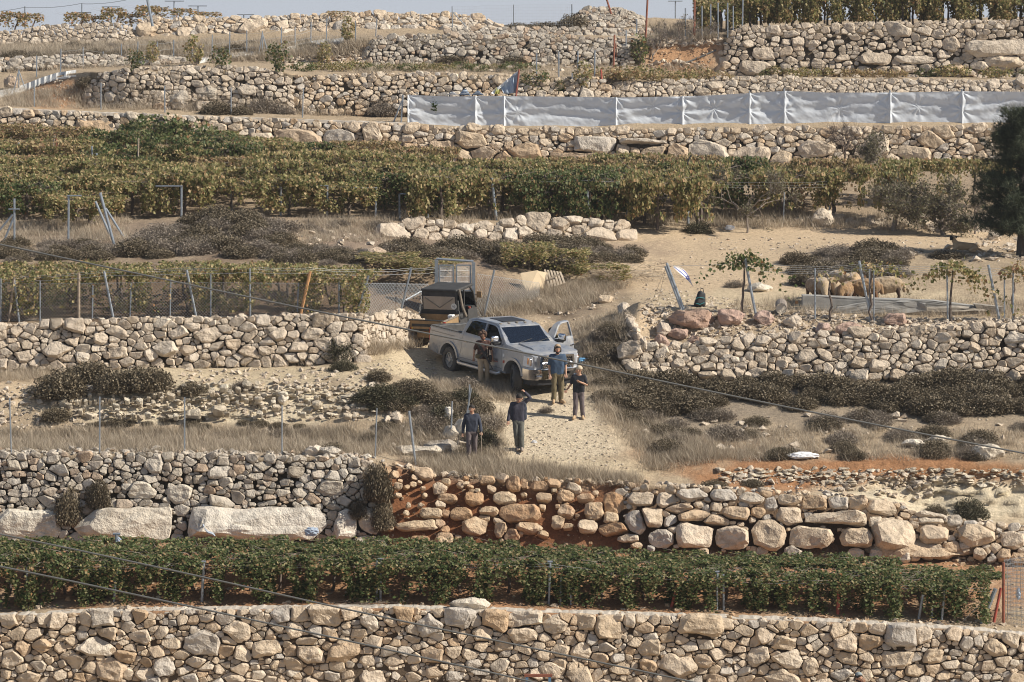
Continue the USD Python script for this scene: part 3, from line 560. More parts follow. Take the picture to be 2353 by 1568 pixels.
def wiggle(a, b, n, amp, rng):
    t = np.linspace(0, 1, n)[:, None]; p = np.array(a) * (1 - t) + np.array(b) * t
    k = np.cumsum(rng.normal(0, amp, (n, 3)), 0); k -= t * k[-1]; return p + k

def make_vine(name, seed, n, sx, sy, thick, curtain, leaf, size, sparse=0.0, trunk_r=.045, canes=60, low=1.12):
    """pergola vine, canopy top at 1.3 m, origin at the foot"""
    rng = np.random.default_rng(seed); c = class_thing(name)
    p = np.c_[rng.uniform(-sx, sx, n * 3), rng.uniform(-sy, sy, n * 3), 1.22 + rng.normal(0, thick, n * 3)]
    nz = meshkit.fbm(p * np.array([2.2, 2.2, 3.0]) + seed * 9, 3, seed)
    p[:, 2] += (nz - .5) * .3; p[:, 2] = np.minimum(p[:, 2], 1.33 + .05 * rng.random(len(p)))
    p = p[np.argsort(-nz * (1 + sparse) - rng.uniform(0, .22, len(p)))[:n]]
    if curtain:
        q = np.c_[rng.uniform(-sx, sx, curtain * 3), -sy + rng.normal(.22, .26, curtain * 3), 1.25 - rng.uniform(0, 1, curtain * 3) ** .9 * low]
        f = meshkit.fbm(np.c_[q[:, 0] * 2.4 + seed * 5, q[:, 1], q[:, 2] * .7], 3, seed + 4) - (1.2 - q[:, 2]) * .14
        q = q[np.argsort(-f - rng.uniform(0, .07, len(f)))[:curtain]]; p = np.vstack([p, q[q[:, 2] > -.12]])
    class_mesh(c, 'foliage', leaves(p, size, rng), leaf, kind='stuff')
    m = MB(); top = np.array([rng.normal(0, .12), rng.normal(0, .12), 1.1])
    m.tube(wiggle((0, 0, -.12), top, 9, .03, rng), np.linspace(trunk_r * 1.15, trunk_r * .8, 9), 6)
    for sgn in (-1, 1):
        m.tube(wiggle(top, (sgn * sx * .9, rng.normal(0, .3), 1.22), 7, .03, rng), np.linspace(trunk_r * .7, .012, 7), 5)
        m.tube(wiggle(top, (rng.normal(0, .4), sgn * sy * .85, 1.2), 7, .03, rng), np.linspace(trunk_r * .6, .012, 7), 5)
    class_mesh(c, 'trunk', m.get(), 'bark')
    if canes:
        a = np.c_[rng.uniform(-sx, sx, canes), rng.uniform(-sy, sy, canes), rng.uniform(1.1, 1.3, canes)]
        b = a + rng.normal(0, 1, (canes, 3)) * np.array([.45, .3, .16]) + np.array([0, -.05, .04])
        class_mesh(c, 'canes', slivers(a, b, .008, rng), 'bark_grey', kind='stuff')
    return c

VF = [make_vine(f'lower_vine_pattern', 30 + k, 1700, .85, 1.05, .08, 2300, 'leaf_green', .088, low=1.4) for k in range(4)]
VB = [make_vine('rear_vine_pattern', 40 + k, 2000, .85, .95, .08, 150, 'leaf_green', .098) for k in range(3)]
VM = [make_vine('fence_vine_pattern', 50 + k, 1500, 1.0, 1.25, .09, 620, 'leaf_mixed', .098, .3, canes=150) for k in range(3)]
VU = [make_vine('upper_vine_pattern', 60 + k, 2300, 1.45, 1.45, .12, 500, ['leaf_mixed', 'leaf_mixed', 'leaf_dry', 'leaf_mixed', 'leaf_green'][k], .11, .25, canes=90) for k in range(5)]
VU2 = [make_vine('trained_vine_pattern', 70 + k, 1700, 1.3, 1.2, .12, 1000, ['leaf_mixed', 'leaf_mixed', 'leaf_green'][k], .11, .3, .075, canes=80, low=.92) for k in range(3)]
VT = [make_vine('hilltop_vine_pattern', 76 + k, 1300, 1.2, 1.2, .14, 1700, 'leaf_mixed', .12, .3, .06, canes=60, low=1.05) for k in range(2)]
VS = [make_vine('sparse_vine_pattern', 80 + k, 170, .7, .5, .3, 150, 'leaf_dry', .14, .6, canes=50) for k in range(2)]
rnd = random.Random(5)
SLABM = [(40, 'at the left edge'), (160, 'under the left slab'), (300, 'under the middle slab'), (470, 'at the capped post'), (600, 'under the long slab'), (760, 'under the dark wall bush'), (870, 'at the twin posts'), (1012, 'at the orange post'), (1140, 'under the collapsed wall'), (1264, 'right of the orange post'), (1420, 'under the first grey boulder'), (1550, 'at the leaning red post'), (1660, 'at the close post pair'), (1790, 'under the middle boulders'), (1926, 'at the upright red post'), (2054, 'right of the upright red post'), (2165, 'near the end posts'), (2290, 'at the thick end post')]
LEFTM = [(30, 'at the crossed post'), (158, 'at the T shaped post'), (250, 'at the trellis corner'), (420, 'at the first armed post'), (532, 'above the mound'), (645, 'right of the mound'), (752, 'above the bare patch'), (863, 'left of the boulder wall'), (980, 'at the leaning grey pole')]
RIGHTM = [(1000, 'at the thick leaning pole'), (1137, 'at the second leaning pole'), (1250, 'above the low boulder wall'), (1350, 'at the third leaning pole'), (1460, 'above the bend'), (1581, 'at the hose pole'), (1718, 'behind the slim tree'), (1890, 'behind the orange boulder'), (2055, 'behind the almond tree'), (2165, 'behind the twiggy tree')]
FENCEM = [(32, 'at the leftmost fence poles'), (181, 'at the wooden fence post'), (245, 'at the leaning fence pole'), (391, 'left of the second leaning pole'), (451, 'right of the second leaning pole'), (575, 'at the tall fence post'), (705, 'at the orange leaning post'), (779, 'right of the orange post'), (909, 'left of the gate'), (1100, 'right of the gate')]
TOPM = [(1660, 'at the corner posts'), (1740, 'at the thick leaning post'), (1850, 'above the left wall part'), (1973, 'at the tall slim post'), (2055, 'at the post trio'), (2160, 'right of the post trio'), (2292, 'at the last slim post'), (2400, 'at the right edge')]
ROWN = ('front', 'second', 'third', 'fourth', 'fifth', 'sixth', 'seventh', 'eighth', 'ninth', 'tenth', 'eleventh', 'rearmost')
def put_vine(protos, name, u, Y, ztop, label, group, rz=None, jit=.04):
    g = ground(u, Y); h = max(ztop - g[2], .45)
    return ref(name, rnd.choice(protos), label, 'grape vine', tuple(g), rnd.uniform(-12, 12) if rz is None else rz, group, (rnd.uniform(.95, 1.08), 1.0, h / 1.25 * rnd.uniform(1 - jit, 1 + jit)))

edge = lin([(-60, 1283), (1000, 1283), (1500, 1312), (1928, 1322), (2300, 1342)])
for k, u in enumerate(np.arange(-60, 2300, 103)):
    u = u + rnd.uniform(-18, 18); zt = ZC - (edge(u) - 4 - VH) * 85.9 / FPX
    put_vine(VF, 'grape_vine', u, 86.35 + rnd.uniform(-.1, .1), float(zt), where('front row vine above the bottom wall', u, SLABM), 'front row of the lowest vineyard')
for k, u in enumerate(np.arange(-60, 2280, 108)):
    u = u + rnd.uniform(-20, 20); zt = ZC - (edge(u) - 6 - VH) * 85.9 / FPX - (.15 if u > 2000 else 0)
    put_vine(VB, 'grape_vine', u, 87.75 + rnd.uniform(-.15, .15), float(zt), where('green vine spread flat in the rear row', u, SLABM), 'rear row of the lowest vineyard')
for k, u in enumerate(np.arange(-60, 1250, 120)):
    for Yr in (103.9, 106.3):
        if (u > 960 and Yr > 105) or u > 1110: continue
        uu = u + rnd.uniform(-25, 25)
        put_vine(VM, 'grape_vine', uu, (Yr if u < 880 else 109.3) + rnd.uniform(-.2, .2), 3.22 + rnd.uniform(-.05, .1) if u < 880 else 3.1, where('yellowing ' + ('front' if Yr < 105 else 'rear') + ' row vine behind chain link', uu, FENCEM), 'vines behind the chain link fence')
for u, Y, dz in ((1215, 112.6, .9), (1290, 112.9, .8), (1370, 113, .5)):
    put_vine(VM, 'grape_vine', u, Y, float(ground(u, Y)[2] + dz), ['straggling vine behind the plywood boards', 'straggling vine right of the wooden pallet', 'last low straggling vine by the pile of cut canes'][[1215, 1290, 1370].index(u)], 'vines beside the leaning boards')
for Y in np.arange(119.2, 141.5, 1.95):
    for u in np.arange(-70, 1040 if Y < 133 else 960, 2.1 * FPX / Y):
        uu = u + rnd.uniform(-22, 22)
        if uu > 250 and Y < 121.5: continue
        if uu > 480 and Y > 138: continue
        if uu > 700 and Y > 136: continue
        zt = 5.15 + (Y - 120) * .083 + rnd.uniform(-.18, .3) - (.25 if uu < 250 and Y < 121 else 0)
        if rnd.random() < .06: continue
        put_vine((VT if uu > 250 else VU2) if Y < 123.5 and rnd.random() < .9 else VU, 'grape_vine', uu, Y + rnd.uniform(-.3, .3), zt, where('autumn vine, ' + ROWN[min(int((Y - 119) / 1.95), 11)] + ' row of left vineyard', uu, LEFTM), 'wide left hillside vineyard', jit=.08)
for Y in (124.9, 126.8, 128.8, 130.6, 132.4):
    for u in np.arange(1010, 2240, 2.05 * FPX / Y):
        uu = u + rnd.uniform(-25, 25)
        if (uu > 1620 and Y < 128) or (uu > 1880 and rnd.random() < .35): continue
        zt = 5.36 + (Y - 124) * .04 + rnd.uniform(-.12, .22)
        put_vine(VU2 if Y < 129 else VU, 'grape_vine', uu, Y + rnd.uniform(-.3, .3), zt, where('trained vine, ' + ROWN[int((Y - 124.8) / 1.9)] + ' row under the screen wall', uu, RIGHTM), 'trained vines in the upper right vineyard', jit=.06)
for u in np.arange(1660, 2420, 84):
    for Y in (160.0, 162.4, 165.0):
        put_vine(VT, 'grape_vine', u + rnd.uniform(-20, 20), Y, 13.2 + (Y - 160) * .09 + rnd.uniform(-.35, .45) + (0 if u > 1750 else -.3), where('hilltop vine, ' + ('front' if Y < 161 else 'middle' if Y < 164 else 'rear') + ' row above the tall wall', u, TOPM), 'hilltop vineyard at the upper right')
for u, v, Y in ((30, 35, 171), (70, 38, 171), (180, 36, 171), (215, 40, 171.5), (262, 28, 171), (300, 34, 171), (340, 20, 171), (360, 22, 172), (425, 25, 171), (478, 32, 172), (780, 36, 168.5)):
    put_vine(VS, 'grape_vine', u, Y, ZC - (v - VH) * Y / FPX, where('thin half bare skyline vine', u, [(40, 'at the plain dark post'), (190, 'at the leftmost T post'), (260, 'at the second T post'), (350, 'at the thick leaning post'), (425, 'between the right T posts'), (478, 'at the rightmost T post'), (780, 'above the long skyline wall')]), 'sparse skyline vines')

# --- bushy vine shoots and low green vines on the upper terraces
def make_shoots(name, seed, n, rx, ry, h, leaf, size, twigs):
    rng = np.random.default_rng(seed); c = class_thing(name)
    q = rng.normal(size=(n, 3)); q /= np.linalg.norm(q, axis=1, keepdims=True); q *= rng.uniform(.25, 1, (n, 1)) ** .5
    q = q * np.array([rx, ry, h / 2]) + np.array([0, 0, h / 2]); f = meshkit.fbm(q * 3 + seed, 3, seed); q = q[f > np.quantile(f, .35)]
    class_mesh(c, 'foliage', leaves(q, size, rng), leaf, kind='stuff')
    a = np.c_[rng.normal(0, rx * .2, twigs), rng.normal(0, ry * .2, twigs), np.full(twigs, -.05)]
    b = np.c_[rng.normal(0, rx * .6, twigs), rng.normal(0, ry * .6, twigs), h * rng.uniform(.5, 1.05, twigs)]
    class_mesh(c, 'stems', slivers(a, b, .014, rng), 'bark', kind='stuff'); return c
SH = [make_shoots('shoot_pattern', 90 + k, 520, .55, .4, 1.5, ['leaf_mixed', 'leaf_green'][k], .13, 16) for k in range(2)]
LOWV = [make_shoots('low_vine_pattern', 95 + k, 620, 1.1, .6, .75, ['leaf_mixed', 'leaf_green', 'leaf_dry'][k], .13, 16) for k in range(3)]
for u, v, s, k, lb in ((445, 150, 1.0, 0, 'tall bushy vine beside the fence posts at the upper left'), (310, 168, .8, 1, 'green climbing vine over the end of the pale concrete path'), (350, 150, .8, 0, 'loose vine clump left of the tall bushy vine'),
                       (745, 148, .75, 0, 'spindly yellow vine on the crest above the left terrace wall'), (505, 172, .95, 1, 'green vine trailing down the face of the left terrace wall'), (640, 168, 1.05, 1, 'dark green bush at the right end of the left terrace wall'),
                       (800, 98, .9, 0, 'green vine at a skyline fence post'), (1340, 212, 1.0, 0, 'vine climbing a thin pole above the white screen'), (1470, 150, 1.1, 1, 'straggly grey green shrub by the red brown poles'), (1245, 216, .8, 1, 'dense green vine bush right of the blue cloth'), (1215, 220, .8, 1, 'green vine bush touching the blue cloth'), (1285, 222, .6, 1, 'small green vine bush above the screen')):
    p = seen(u, v, 135); ref('vine_bush', SH[k], lb, 'vine bush', tuple(p), rnd.uniform(0, 360), None, s)
for u, v in [(1400 + 42 * k, 190 - 3 * (k % 3)) for k in range(7)]:
    ref('low_vine', LOWV[rnd.choice([0, 2])], where('low sprawling vine left of the tall hilltop wall', u, [(1400, 'at the red stake'), (1480, 'under the tall red pole'), (1570, 'under the red cut'), (1660, 'at the wall corner')]), 'low vine', tuple(seen(u, v, 140)), rnd.uniform(-20, 20), 'low vines by the red earth cut', rnd.uniform(.7, 1.0))
for u, v in [(1745, 176), (1790, 174), (1850, 178), (1905, 176), (1960, 178), (2010, 178), (2060, 180), (2130, 178), (2190, 178), (2290, 180), (2340, 176)]:
    ref('low_vine', LOWV[rnd.choice([0, 1, 2])], where('low vine at the foot of the tall hilltop wall', u, [(1750, 'near its left corner'), (1850, 'left of its middle'), (1960, 'under its middle'), (2060, 'right of its middle'), (2150, 'under the flat rocks'), (2300, 'near the right edge')]), 'low vine', tuple(seen(u, v, 140)), rnd.uniform(-20, 20), 'low vines under the tall hilltop wall', rnd.uniform(.6, .9))
for u, v in [(700 + 40 * k, 165 - (k % 2) * 3) for k in range(14)]:
    ref('low_vine', LOWV[rnd.choice([0, 1])], where('low green vine above the middle terrace wall', u, [(720, 'near its left end'), (880, 'under the grey wall corner'), (1040, 'under the dark bushes'), (1180, 'above the blue cloth')]), 'low vine', tuple(seen(u, v, 140)), rnd.uniform(-20, 20), 'low vines under the grey terrace wall', rnd.uniform(.45, .7))
for u, v, k, s, lb in ((120, 330, 2, 1.2, 'russet vine patch in the left vineyard'), (360, 285, 1, 1.5, 'bright green vine patch under the coped wall'), (430, 300, 1, 1.5, 'bright green vine hump hanging at the wall corner'), (275, 345, 1, 1.3, 'dark green vine patch in the left vineyard'), (390, 320, 1, 1.2, 'green vine patch below the wall corner')):
    ref('low_vine', LOWV[k], lb, 'low vine', tuple(P(u, v + 34, 138.5 if v < 320 else 130.0)), 0, None, s)

# --- thorny scrub
def make_scrub(name, seed, n, leafn, r, h, material, tw=.007):
    rng = np.random.default_rng(seed); c = class_thing(name)
    d = rng.normal(size=(n, 3)); d[:, 2] = np.abs(d[:, 2]) * .9; d /= np.linalg.norm(d, axis=1, keepdims=True)
    lump = .72 + .5 * meshkit.fbm(d * 2.1 + seed * 3.3, 3, seed)
    tip = d * lump[:, None] * np.array([r, r, h]) * rng.uniform(.6, 1.04, (n, 1)); base = tip * rng.uniform(.25, .8, (n, 1)) + rng.normal(0, .05, (n, 3))
    base[:, 2] = np.maximum(base[:, 2] - .04, -.04)
    d2 = rng.normal(size=(leafn, 3)); d2[:, 2] = np.abs(d2[:, 2]) * .9; d2 /= np.linalg.norm(d2, axis=1, keepdims=True)
    l2 = .72 + .5 * meshkit.fbm(d2 * 2.1 + seed * 3.3, 3, seed)
    q = d2 * l2[:, None] * np.array([r, r, h]) * rng.uniform(.45, 1.0, (leafn, 1)) ** .6
    m = MB(); m.add(*slivers(base, tip, tw, rng)); m.add(*leaves(q, .036, rng, droop=0))
    class_mesh(c, 'twigs', m.get(), material, kind='stuff'); return c
SD = [make_scrub('dark_scrub_pattern', 100 + k, 2200, 2600, .5, .42, 'scrub_dark', .005) for k in range(3)]
SG = [make_scrub('grey_scrub_pattern', 110 + k, 2600, 700, .5, .40, 'scrub_grey', .005) for k in range(2)]
SO = [make_scrub('olive_scrub_pattern', 120 + k, 1400, 3200, .5, .45, 'scrub_olive', .005) for k in range(2)]
def scatter(poly, n, rng):
    p = np.array(poly, float); lo, hi = p.min(0), p.max(0); out = []
    while len(out) < n:
        u, v = rng.uniform(lo[0], hi[0]), rng.uniform(lo[1], hi[1])
        if in_poly(np.array(u), np.array(v), poly): out.append((u, v))
    return out
rg = np.random.default_rng(77)
FIELDS = [
    ([(1400, 905), (1460, 878), (2400, 880), (2400, 945), (2000, 950), (1700, 930), (1480, 960), (1400, 945)], 78, SD, (1.0, 1.75), 'dark matted shrub below the broad rubble wall', 'dark scrub below the broad rubble wall', 1.1),
    ([(1420, 960), (1700, 945), (2400, 950), (2400, 1055), (1750, 1050), (1480, 1050)], 50, SD + SG + SG, (.7, 1.4), 'grassy slope shrub above the red bank', 'scrub above the red earth bank', 1.0),
    ([(840, 900), (960, 880), (1060, 905), (1140, 960), (1150, 1020), (1000, 985), (880, 960)], 26, SD + SG + SO, (.8, 1.5), 'dark shrub left of the walkers', 'scrub on the mound left of the walkers', 1.0),
    ([(280, 590), (400, 520), (540, 495), (650, 515), (660, 560), (560, 600)], 58, SD + SG, (1.1, 2.0), 'dark shrub on the scrubby mound', 'scrub on the mound', 1.0),
    ([(0, 565), (250, 560), (290, 600), (0, 605)], 30, SD + SG, (1.0, 1.5), 'dark edge shrub above the fenced vines', 'scrub above the fenced vines', 1.0),
    ([(560, 575), (830, 575), (860, 612), (600, 605)], 28, SD + SG, (.9, 1.5), 'dark shrub right below the mound', 'scrub below the mound', 1.0),
    ([(880, 562), (1430, 562), (1500, 600), (1300, 625), (1080, 600), (880, 590)], 62, SD + SG[:1], (1.0, 1.8), 'bank shrub under the low boulder wall', 'scrub under the low boulder wall', 1.0),
    ([(1820, 600), (1900, 572), (2120, 578), (2060, 640), (1860, 655)], 40, SD + SG, (1.0, 1.8), 'brown slope shrub behind the sheep', 'scrub behind the sheep', 1.0),
    ([(1345, 800), (1400, 745), (1448, 720), (1440, 850), (1400, 900), (1340, 880)], 34, SD + SG, (.7, 1.2), 'verge shrub right of the pickup', 'scrub on the verge right of the pickup', 1.0),
    ([(660, 505), (880, 505), (900, 545), (740, 545)], 10, SG, (.8, 1.3), 'grey shrub right of the mound', 'grey scrub beside the mound', .8),
    ([(0, 118), (160, 110), (300, 104), (820, 92), (830, 108), (160, 134), (0, 140)], 30, SG + SD, (.8, 1.6), 'grey shrub under the skyline walls', 'scrub under the skyline walls', .8),
    ([(640, 1000), (860, 950), (900, 960), (880, 1010)], 6, SD + SG, (.6, 1.0), 'small shrub on the dry terrace', 'small shrubs on the dry terrace', .8),
    ([(180, 965), (700, 962), (760, 985), (200, 985)], 16, SD, (.4, .8), 'shrub along the cream rock face', 'shrubs along the rock face', .8),
]
BUSH = []
for poly, n, protos, (s0, s1), lb, gp, zs in FIELDS:
    for u, v in scatter(poly, n, rg):
        s = rg.uniform(s0, s1); g = seen(u, v) - np.array([0, 0, .05]); BUSH.append((s / g[1], protos[rg.integers(len(protos))], lb, g, rg.uniform(0, 360), gp, (s, s, s * zs * rg.uniform(.62, .9))))
BUSH.sort(key=lambda b: -b[0])
GEN = [(60, 'near the left edge'), (200, 'above the left slab'), (330, 'above the middle slab'), (480, 'above the long slab'), (600, 'left of the bare patch'), (720, 'near the bare patch'), (840, 'by the low wall start'), (930, 'left of the gate'), (1045, 'above the gate'), (1130, 'near the first walker'), (1240, 'above the plywood boards'), (1340, 'at the track edge'), (1460, 'at the wall end'), (1560, 'under the largest pink boulder'), (1700, 'under the leaning trellis post'), (1850, 'left under the sheep'), (1960, 'under the sheep'), (2060, 'under the trough'), (2180, 'under the trough end'), (2320, 'at the right edge')]
for _, pr_, lb, g, a, gp, s in sorted(BUSH[:225], key=lambda b: b[3][0] / b[3][1]):
    vv = VH + (ZC - g[2]) * FPX / g[1]; lo_, hi_ = [f(VH + (ZC - b[3][2]) * FPX / b[3][1] for b in BUSH if b[5] == gp) for f in (min, max)]
    ref('thorny_shrub', pr_, where(('high ' if vv < lo_ + (hi_ - lo_) / 3 else 'low ' if vv > hi_ - (hi_ - lo_) / 3 else 'mid ') + lb, UC + g[0] * FPX / g[1], GEN), 'shrub', tuple(g), a, gp, s)
si = UsdGeom.PointInstancer.Define(stage, '/World/ground_scrub'); keys(si.GetPrim(), 'low brown scrub merging into one mass on the slopes', None, None, 'stuff'); sp_ = SD + SG + SO; sq = []
for k, c in enumerate(sp_): q = UsdGeom.Xform.Define(stage, f'/World/ground_scrub/shrub_{k + 1:03d}'); q.GetPrim().GetReferences().AddInternalReference(c.GetPath()); sq.append(q.GetPath())
si.CreatePrototypesRel().SetTargets(sq); rs = BUSH[225:]
si.CreatePositionsAttr(Vt.Vec3fArray.FromNumpy(np.array([b[3] for b in rs], np.float32))); si.CreateProtoIndicesAttr(Vt.IntArray([[x.GetPath() for x in sp_].index(b[1].GetPath()) for b in rs]))
si.CreateOrientationsAttr(Vt.QuathArray([Gf.Quath(math.cos(math.radians(b[4]) / 2), 0, 0, math.sin(math.radians(b[4]) / 2)) for b in rs])); si.CreateScalesAttr(Vt.Vec3fArray.FromNumpy(np.array([b[6] for b in rs], np.float32)))
for u, v, p, s, sz, lb in ((140, 905, SD[0], 2.0, 2.0, 'big dark shrub left on the crest above the cream rock face'), (205, 876, SD[1], 1.9, 1.7, 'dark shrub joined to the big one above the rock face'), (275, 893, SD[1], 1.8, 1.6, 'left half of the second dark shrub clump above the rock face'),
        (338, 888, SD[2], 1.9, 1.8, 'broad dark shrub under the middle of the upper left wall'), (440, 900, SD[0], 1.1, .9, 'small dark shrub on the crumbling slope right of the broad one'), (560, 890, SG[1], .9, .8, 'grey shrub on the crumbling slope'), (130, 960, SD[2], 1.1, 1.0, 'brown shrub under the big dark one'),
        (870, 870, SD[1], .9, .9, 'dark shrub on the track edge left of the rifleman'), (765, 1035, SD[0], .9, .7, 'dark round shrub behind the rubble wall crest'), (780, 820, SO[0], 1.25, 1.5, 'olive bush against the sunlit end of the upper left wall'), (790, 850, SO[1], 1.0, .9, 'leggy shrub beside the track below the olive bush'),
        (1605, 535, SO[0], 1.3, 1.2, 'dense olive brown bush at the bend of the track'), (610, 258, SG[0], 2.0, 2.2, 'round grey thornbush against the left terrace wall'), (655, 262, SG[1], 1.2, 1.2, 'small grey thornbush right of the round one'), (500, 262, SD[1], 1.9, 1.6, 'purplish brown bush at the foot of the left terrace wall'),
        (555, 264, SD[0], 1.2, 1.2, 'brown bush between the two larger ones at the wall foot'), (878, 262, SG[0], 1.8, 2.4, 'round grey thornbush left of the white screen'), (200, 196, SD[2], 1.3, 1.2, 'brown bush by the red earth slope'), (1040, 140, SD[2], 2.0, .9, 'dark bush at the foot of the grey terrace wall'), (1180, 142, SD[1], 1.8, .9, 'second dark bush at the foot of the grey terrace wall'),
        (1190, 68, SD[0], 2.4, 1.0, 'dark bush in the skyline gap'), (1255, 68, SD[1], 3.0, 1.2, 'wide dark bush in the skyline gap'), (1320, 66, SD[2], 2.2, 2.2, 'dark bush at the left side of the skyline heap'), (1420, 44, SD[1], 1.8, 1.4, 'dark bush on top of the skyline heap'),
        (1640, 1120, SD[0], 1.0, .7, 'small dark shrub on the boulder wall top'), (1730, 1116, SD[1], .9, .6, 'second small dark shrub on the boulder wall top'), (2230, 1186, SO[1], 1.2, 1.3, 'olive green bush at the right end of the boulder wall'), (2150, 1180, SD[0], .8, .8, 'small dark shrub beside the olive green bush'),
        (1110, 1020, SO[0], 1.2, 1.2, 'olive shrub beside the track behind the walking stick'), (1255, 945, SG[0], .6, .6, 'small grass tuft in the track left of the blue shirted man'), (1070, 890, SG[1], 1.3, 1.0, 'dry bush at the feet of the rifleman'), (960, 905, SD[0], 1.4, 1.2, 'dark shrub hump left of the rifleman'),
        (1690, 660, SG[0], 1.0, .9, 'pale dry bush right of the leaning trellis post'), (2180, 590, SD[1], 1.6, .8, 'shaded bush below the dog')):
    ref('thorny_shrub', p, lb, 'shrub', tuple(seen(u, v) - np.array([0, 0, .06])), rg.uniform(0, 360), None, (s, s, sz))
for u, v, dv, s, sz, p, lb in ((165, 1175, 40, 1.3, 2.4, SD[0], 'dry dark creeper filling the gap in the rubble wall'), (225, 1140, 20, 1.0, 2.0, SD[1], 'dark dry bush hanging on the rubble wall'), (120, 1190, 10, .9, 1.6, SG[1], 'grey dry bush over the left slab'), (305, 1215, 10, 1.0, 1.9, SG[0], 'grey dry bush in front of the middle slab'),
        (868, 1120, 0, 1.4, 2.6, SD[2], 'tall dark bush between the rubble wall and the collapsed part'), (820, 1165, 0, 1.0, 1.3, SD[1], 'dark bush low at the end of the rubble wall'), (880, 1190, 0, 1.0, 2.2, SD[0], 'thin dark bush below the tall one'), (745, 1215, 0, .8, 1.0, SO[0], 'dark green bush at the right end of the long slab')):
    b = P(u, v, 91.0); b[2] -= .3; ref('wall_bush', p, lb, 'bush', tuple(b), rg.uniform(0, 360), None, (s, s * .7, sz))
tw = np.random.default_rng(8); q = tw.normal(size=(900, 3)) * np.array([.55, .3, .1]); q[:, 2] = np.abs(q[:, 2])
bp = seen(845, 1402, 84.8); x = thing('brush_pile', 'heap of cut dry twigs on the wall coping', 'brush pile', tuple(bp)); obj('twigs', slivers(q, q + tw.normal(size=(900, 3)) * np.array([.3, .2, .06]), .006, tw), 'scrub_grey', x, kind='stuff')
bp = seen(1400, 640); q = q * np.array([2.0, 2.2, 2.2]); x = thing('brush_pile', 'pile of cut vine canes on the bank beside the track', 'brush pile', tuple(bp)); obj('twigs', slivers(q, q + tw.normal(size=(900, 3)) * np.array([.5, .3, .12]), .010, tw), 'straw', x, kind='stuff')

# --- dry grass: one scattered mass
gi = UsdGeom.PointInstancer.Define(stage, '/World/dry_grass'); keys(gi.GetPrim(), 'pale dry grass growing thinly over the terraces', None, None, 'stuff')
paths = []
for k in range(3):
    t = np.random.default_rng(200 + k); n = 34; a = np.c_[t.normal(0, .11, (n, 2)), np.full(n, -.03)]
    b = a + np.c_[t.normal(0, .09, (n, 2)), t.uniform(.12, .34, n)]
    sl_ = slivers(a, b, .0055, t); tint_islands(usdkit.mesh(stage, f'/World/dry_grass/tuft_{k + 1:03d}', sl_, MAT['straw']), sl_); paths.append(f'/World/dry_grass/tuft_{k + 1:03d}')
gi.CreatePrototypesRel().SetTargets([Sdf.Path(p) for p in paths])
pos, idx, ori, sca = [], [], [], []
for poly, n, s in (([(0, 990), (900, 985), (900, 1046), (0, 1040)], 950, 1.0), ([(930, 1058), (1100, 1052), (1300, 1080), (1480, 1100), (1450, 1112), (1000, 1092)], 520, 1.1), ([(900, 985), (1060, 930), (1160, 960), (1160, 1050), (900, 1050)], 520, 1.1),
        ([(1330, 870), (1440, 880), (1560, 1000), (1800, 1055), (1480, 1060), (1420, 1000)], 420, 1.1), ([(1500, 985), (2353, 990), (2353, 1058), (1560, 1058)], 420, 1.0), ([(1090, 690), (1380, 640), (1440, 660), (1300, 720), (1110, 730)], 420, 1.2),
        ([(950, 880), (1180, 880), (1180, 925), (960, 910)], 300, .9), ([(1690, 690), (2353, 690), (2353, 735), (1690, 720)], 260, 1.1), ([(660, 500), (900, 495), (900, 560), (660, 560)], 220, 1.1), ([(0, 520), (300, 500), (300, 560), (0, 566)], 200, 1.2),
        ([(0, 105), (840, 90), (840, 128), (0, 168)], 1500, 1.4), ([(0, 210), (230, 205), (930, 262), (930, 272), (0, 245)], 700, 1.3), ([(450, 845), (740, 838), (740, 815), (560, 818)], 160, 1.0), ([(840, 790), (940, 770), (950, 800), (850, 815)], 110, 1.2), ([(0, 855), (130, 850), (130, 870), (0, 878)], 80, 1.0),
        ([(1330, 740), (1450, 715), (1445, 880), (1340, 890)], 260, 1.0), ([(1460, 1000), (1600, 1000), (1640, 1060), (1480, 1090)], 160, 1.0), ([(900, 490), (2200, 500), (2200, 530), (1450, 520), (900, 510)], 420, 1.5), ([(800, 150), (1640, 155), (1640, 180), (800, 172)], 260, 1.2), ([(1500, 60), (1660, 60), (1640, 95), (1480, 95)], 160, 1.6)):
    for u, v in scatter(poly, n, rg):
        p = seen(u, v); a = rg.uniform(0, math.pi); k = s * rg.uniform(.55, 1.25)
        pos.append(p); idx.append(int(rg.integers(3))); ori.append(Gf.Quath(math.cos(a / 2), 0, 0, math.sin(a / 2))); sca.append((k * 1.2, k * 1.2, k))
gi.CreatePositionsAttr(Vt.Vec3fArray.FromNumpy(np.array(pos, np.float32))); gi.CreateProtoIndicesAttr(Vt.IntArray(idx)); gi.CreateOrientationsAttr(Vt.QuathArray(ori)); gi.CreateScalesAttr(Vt.Vec3fArray.FromNumpy(np.array(sca, np.float32)))

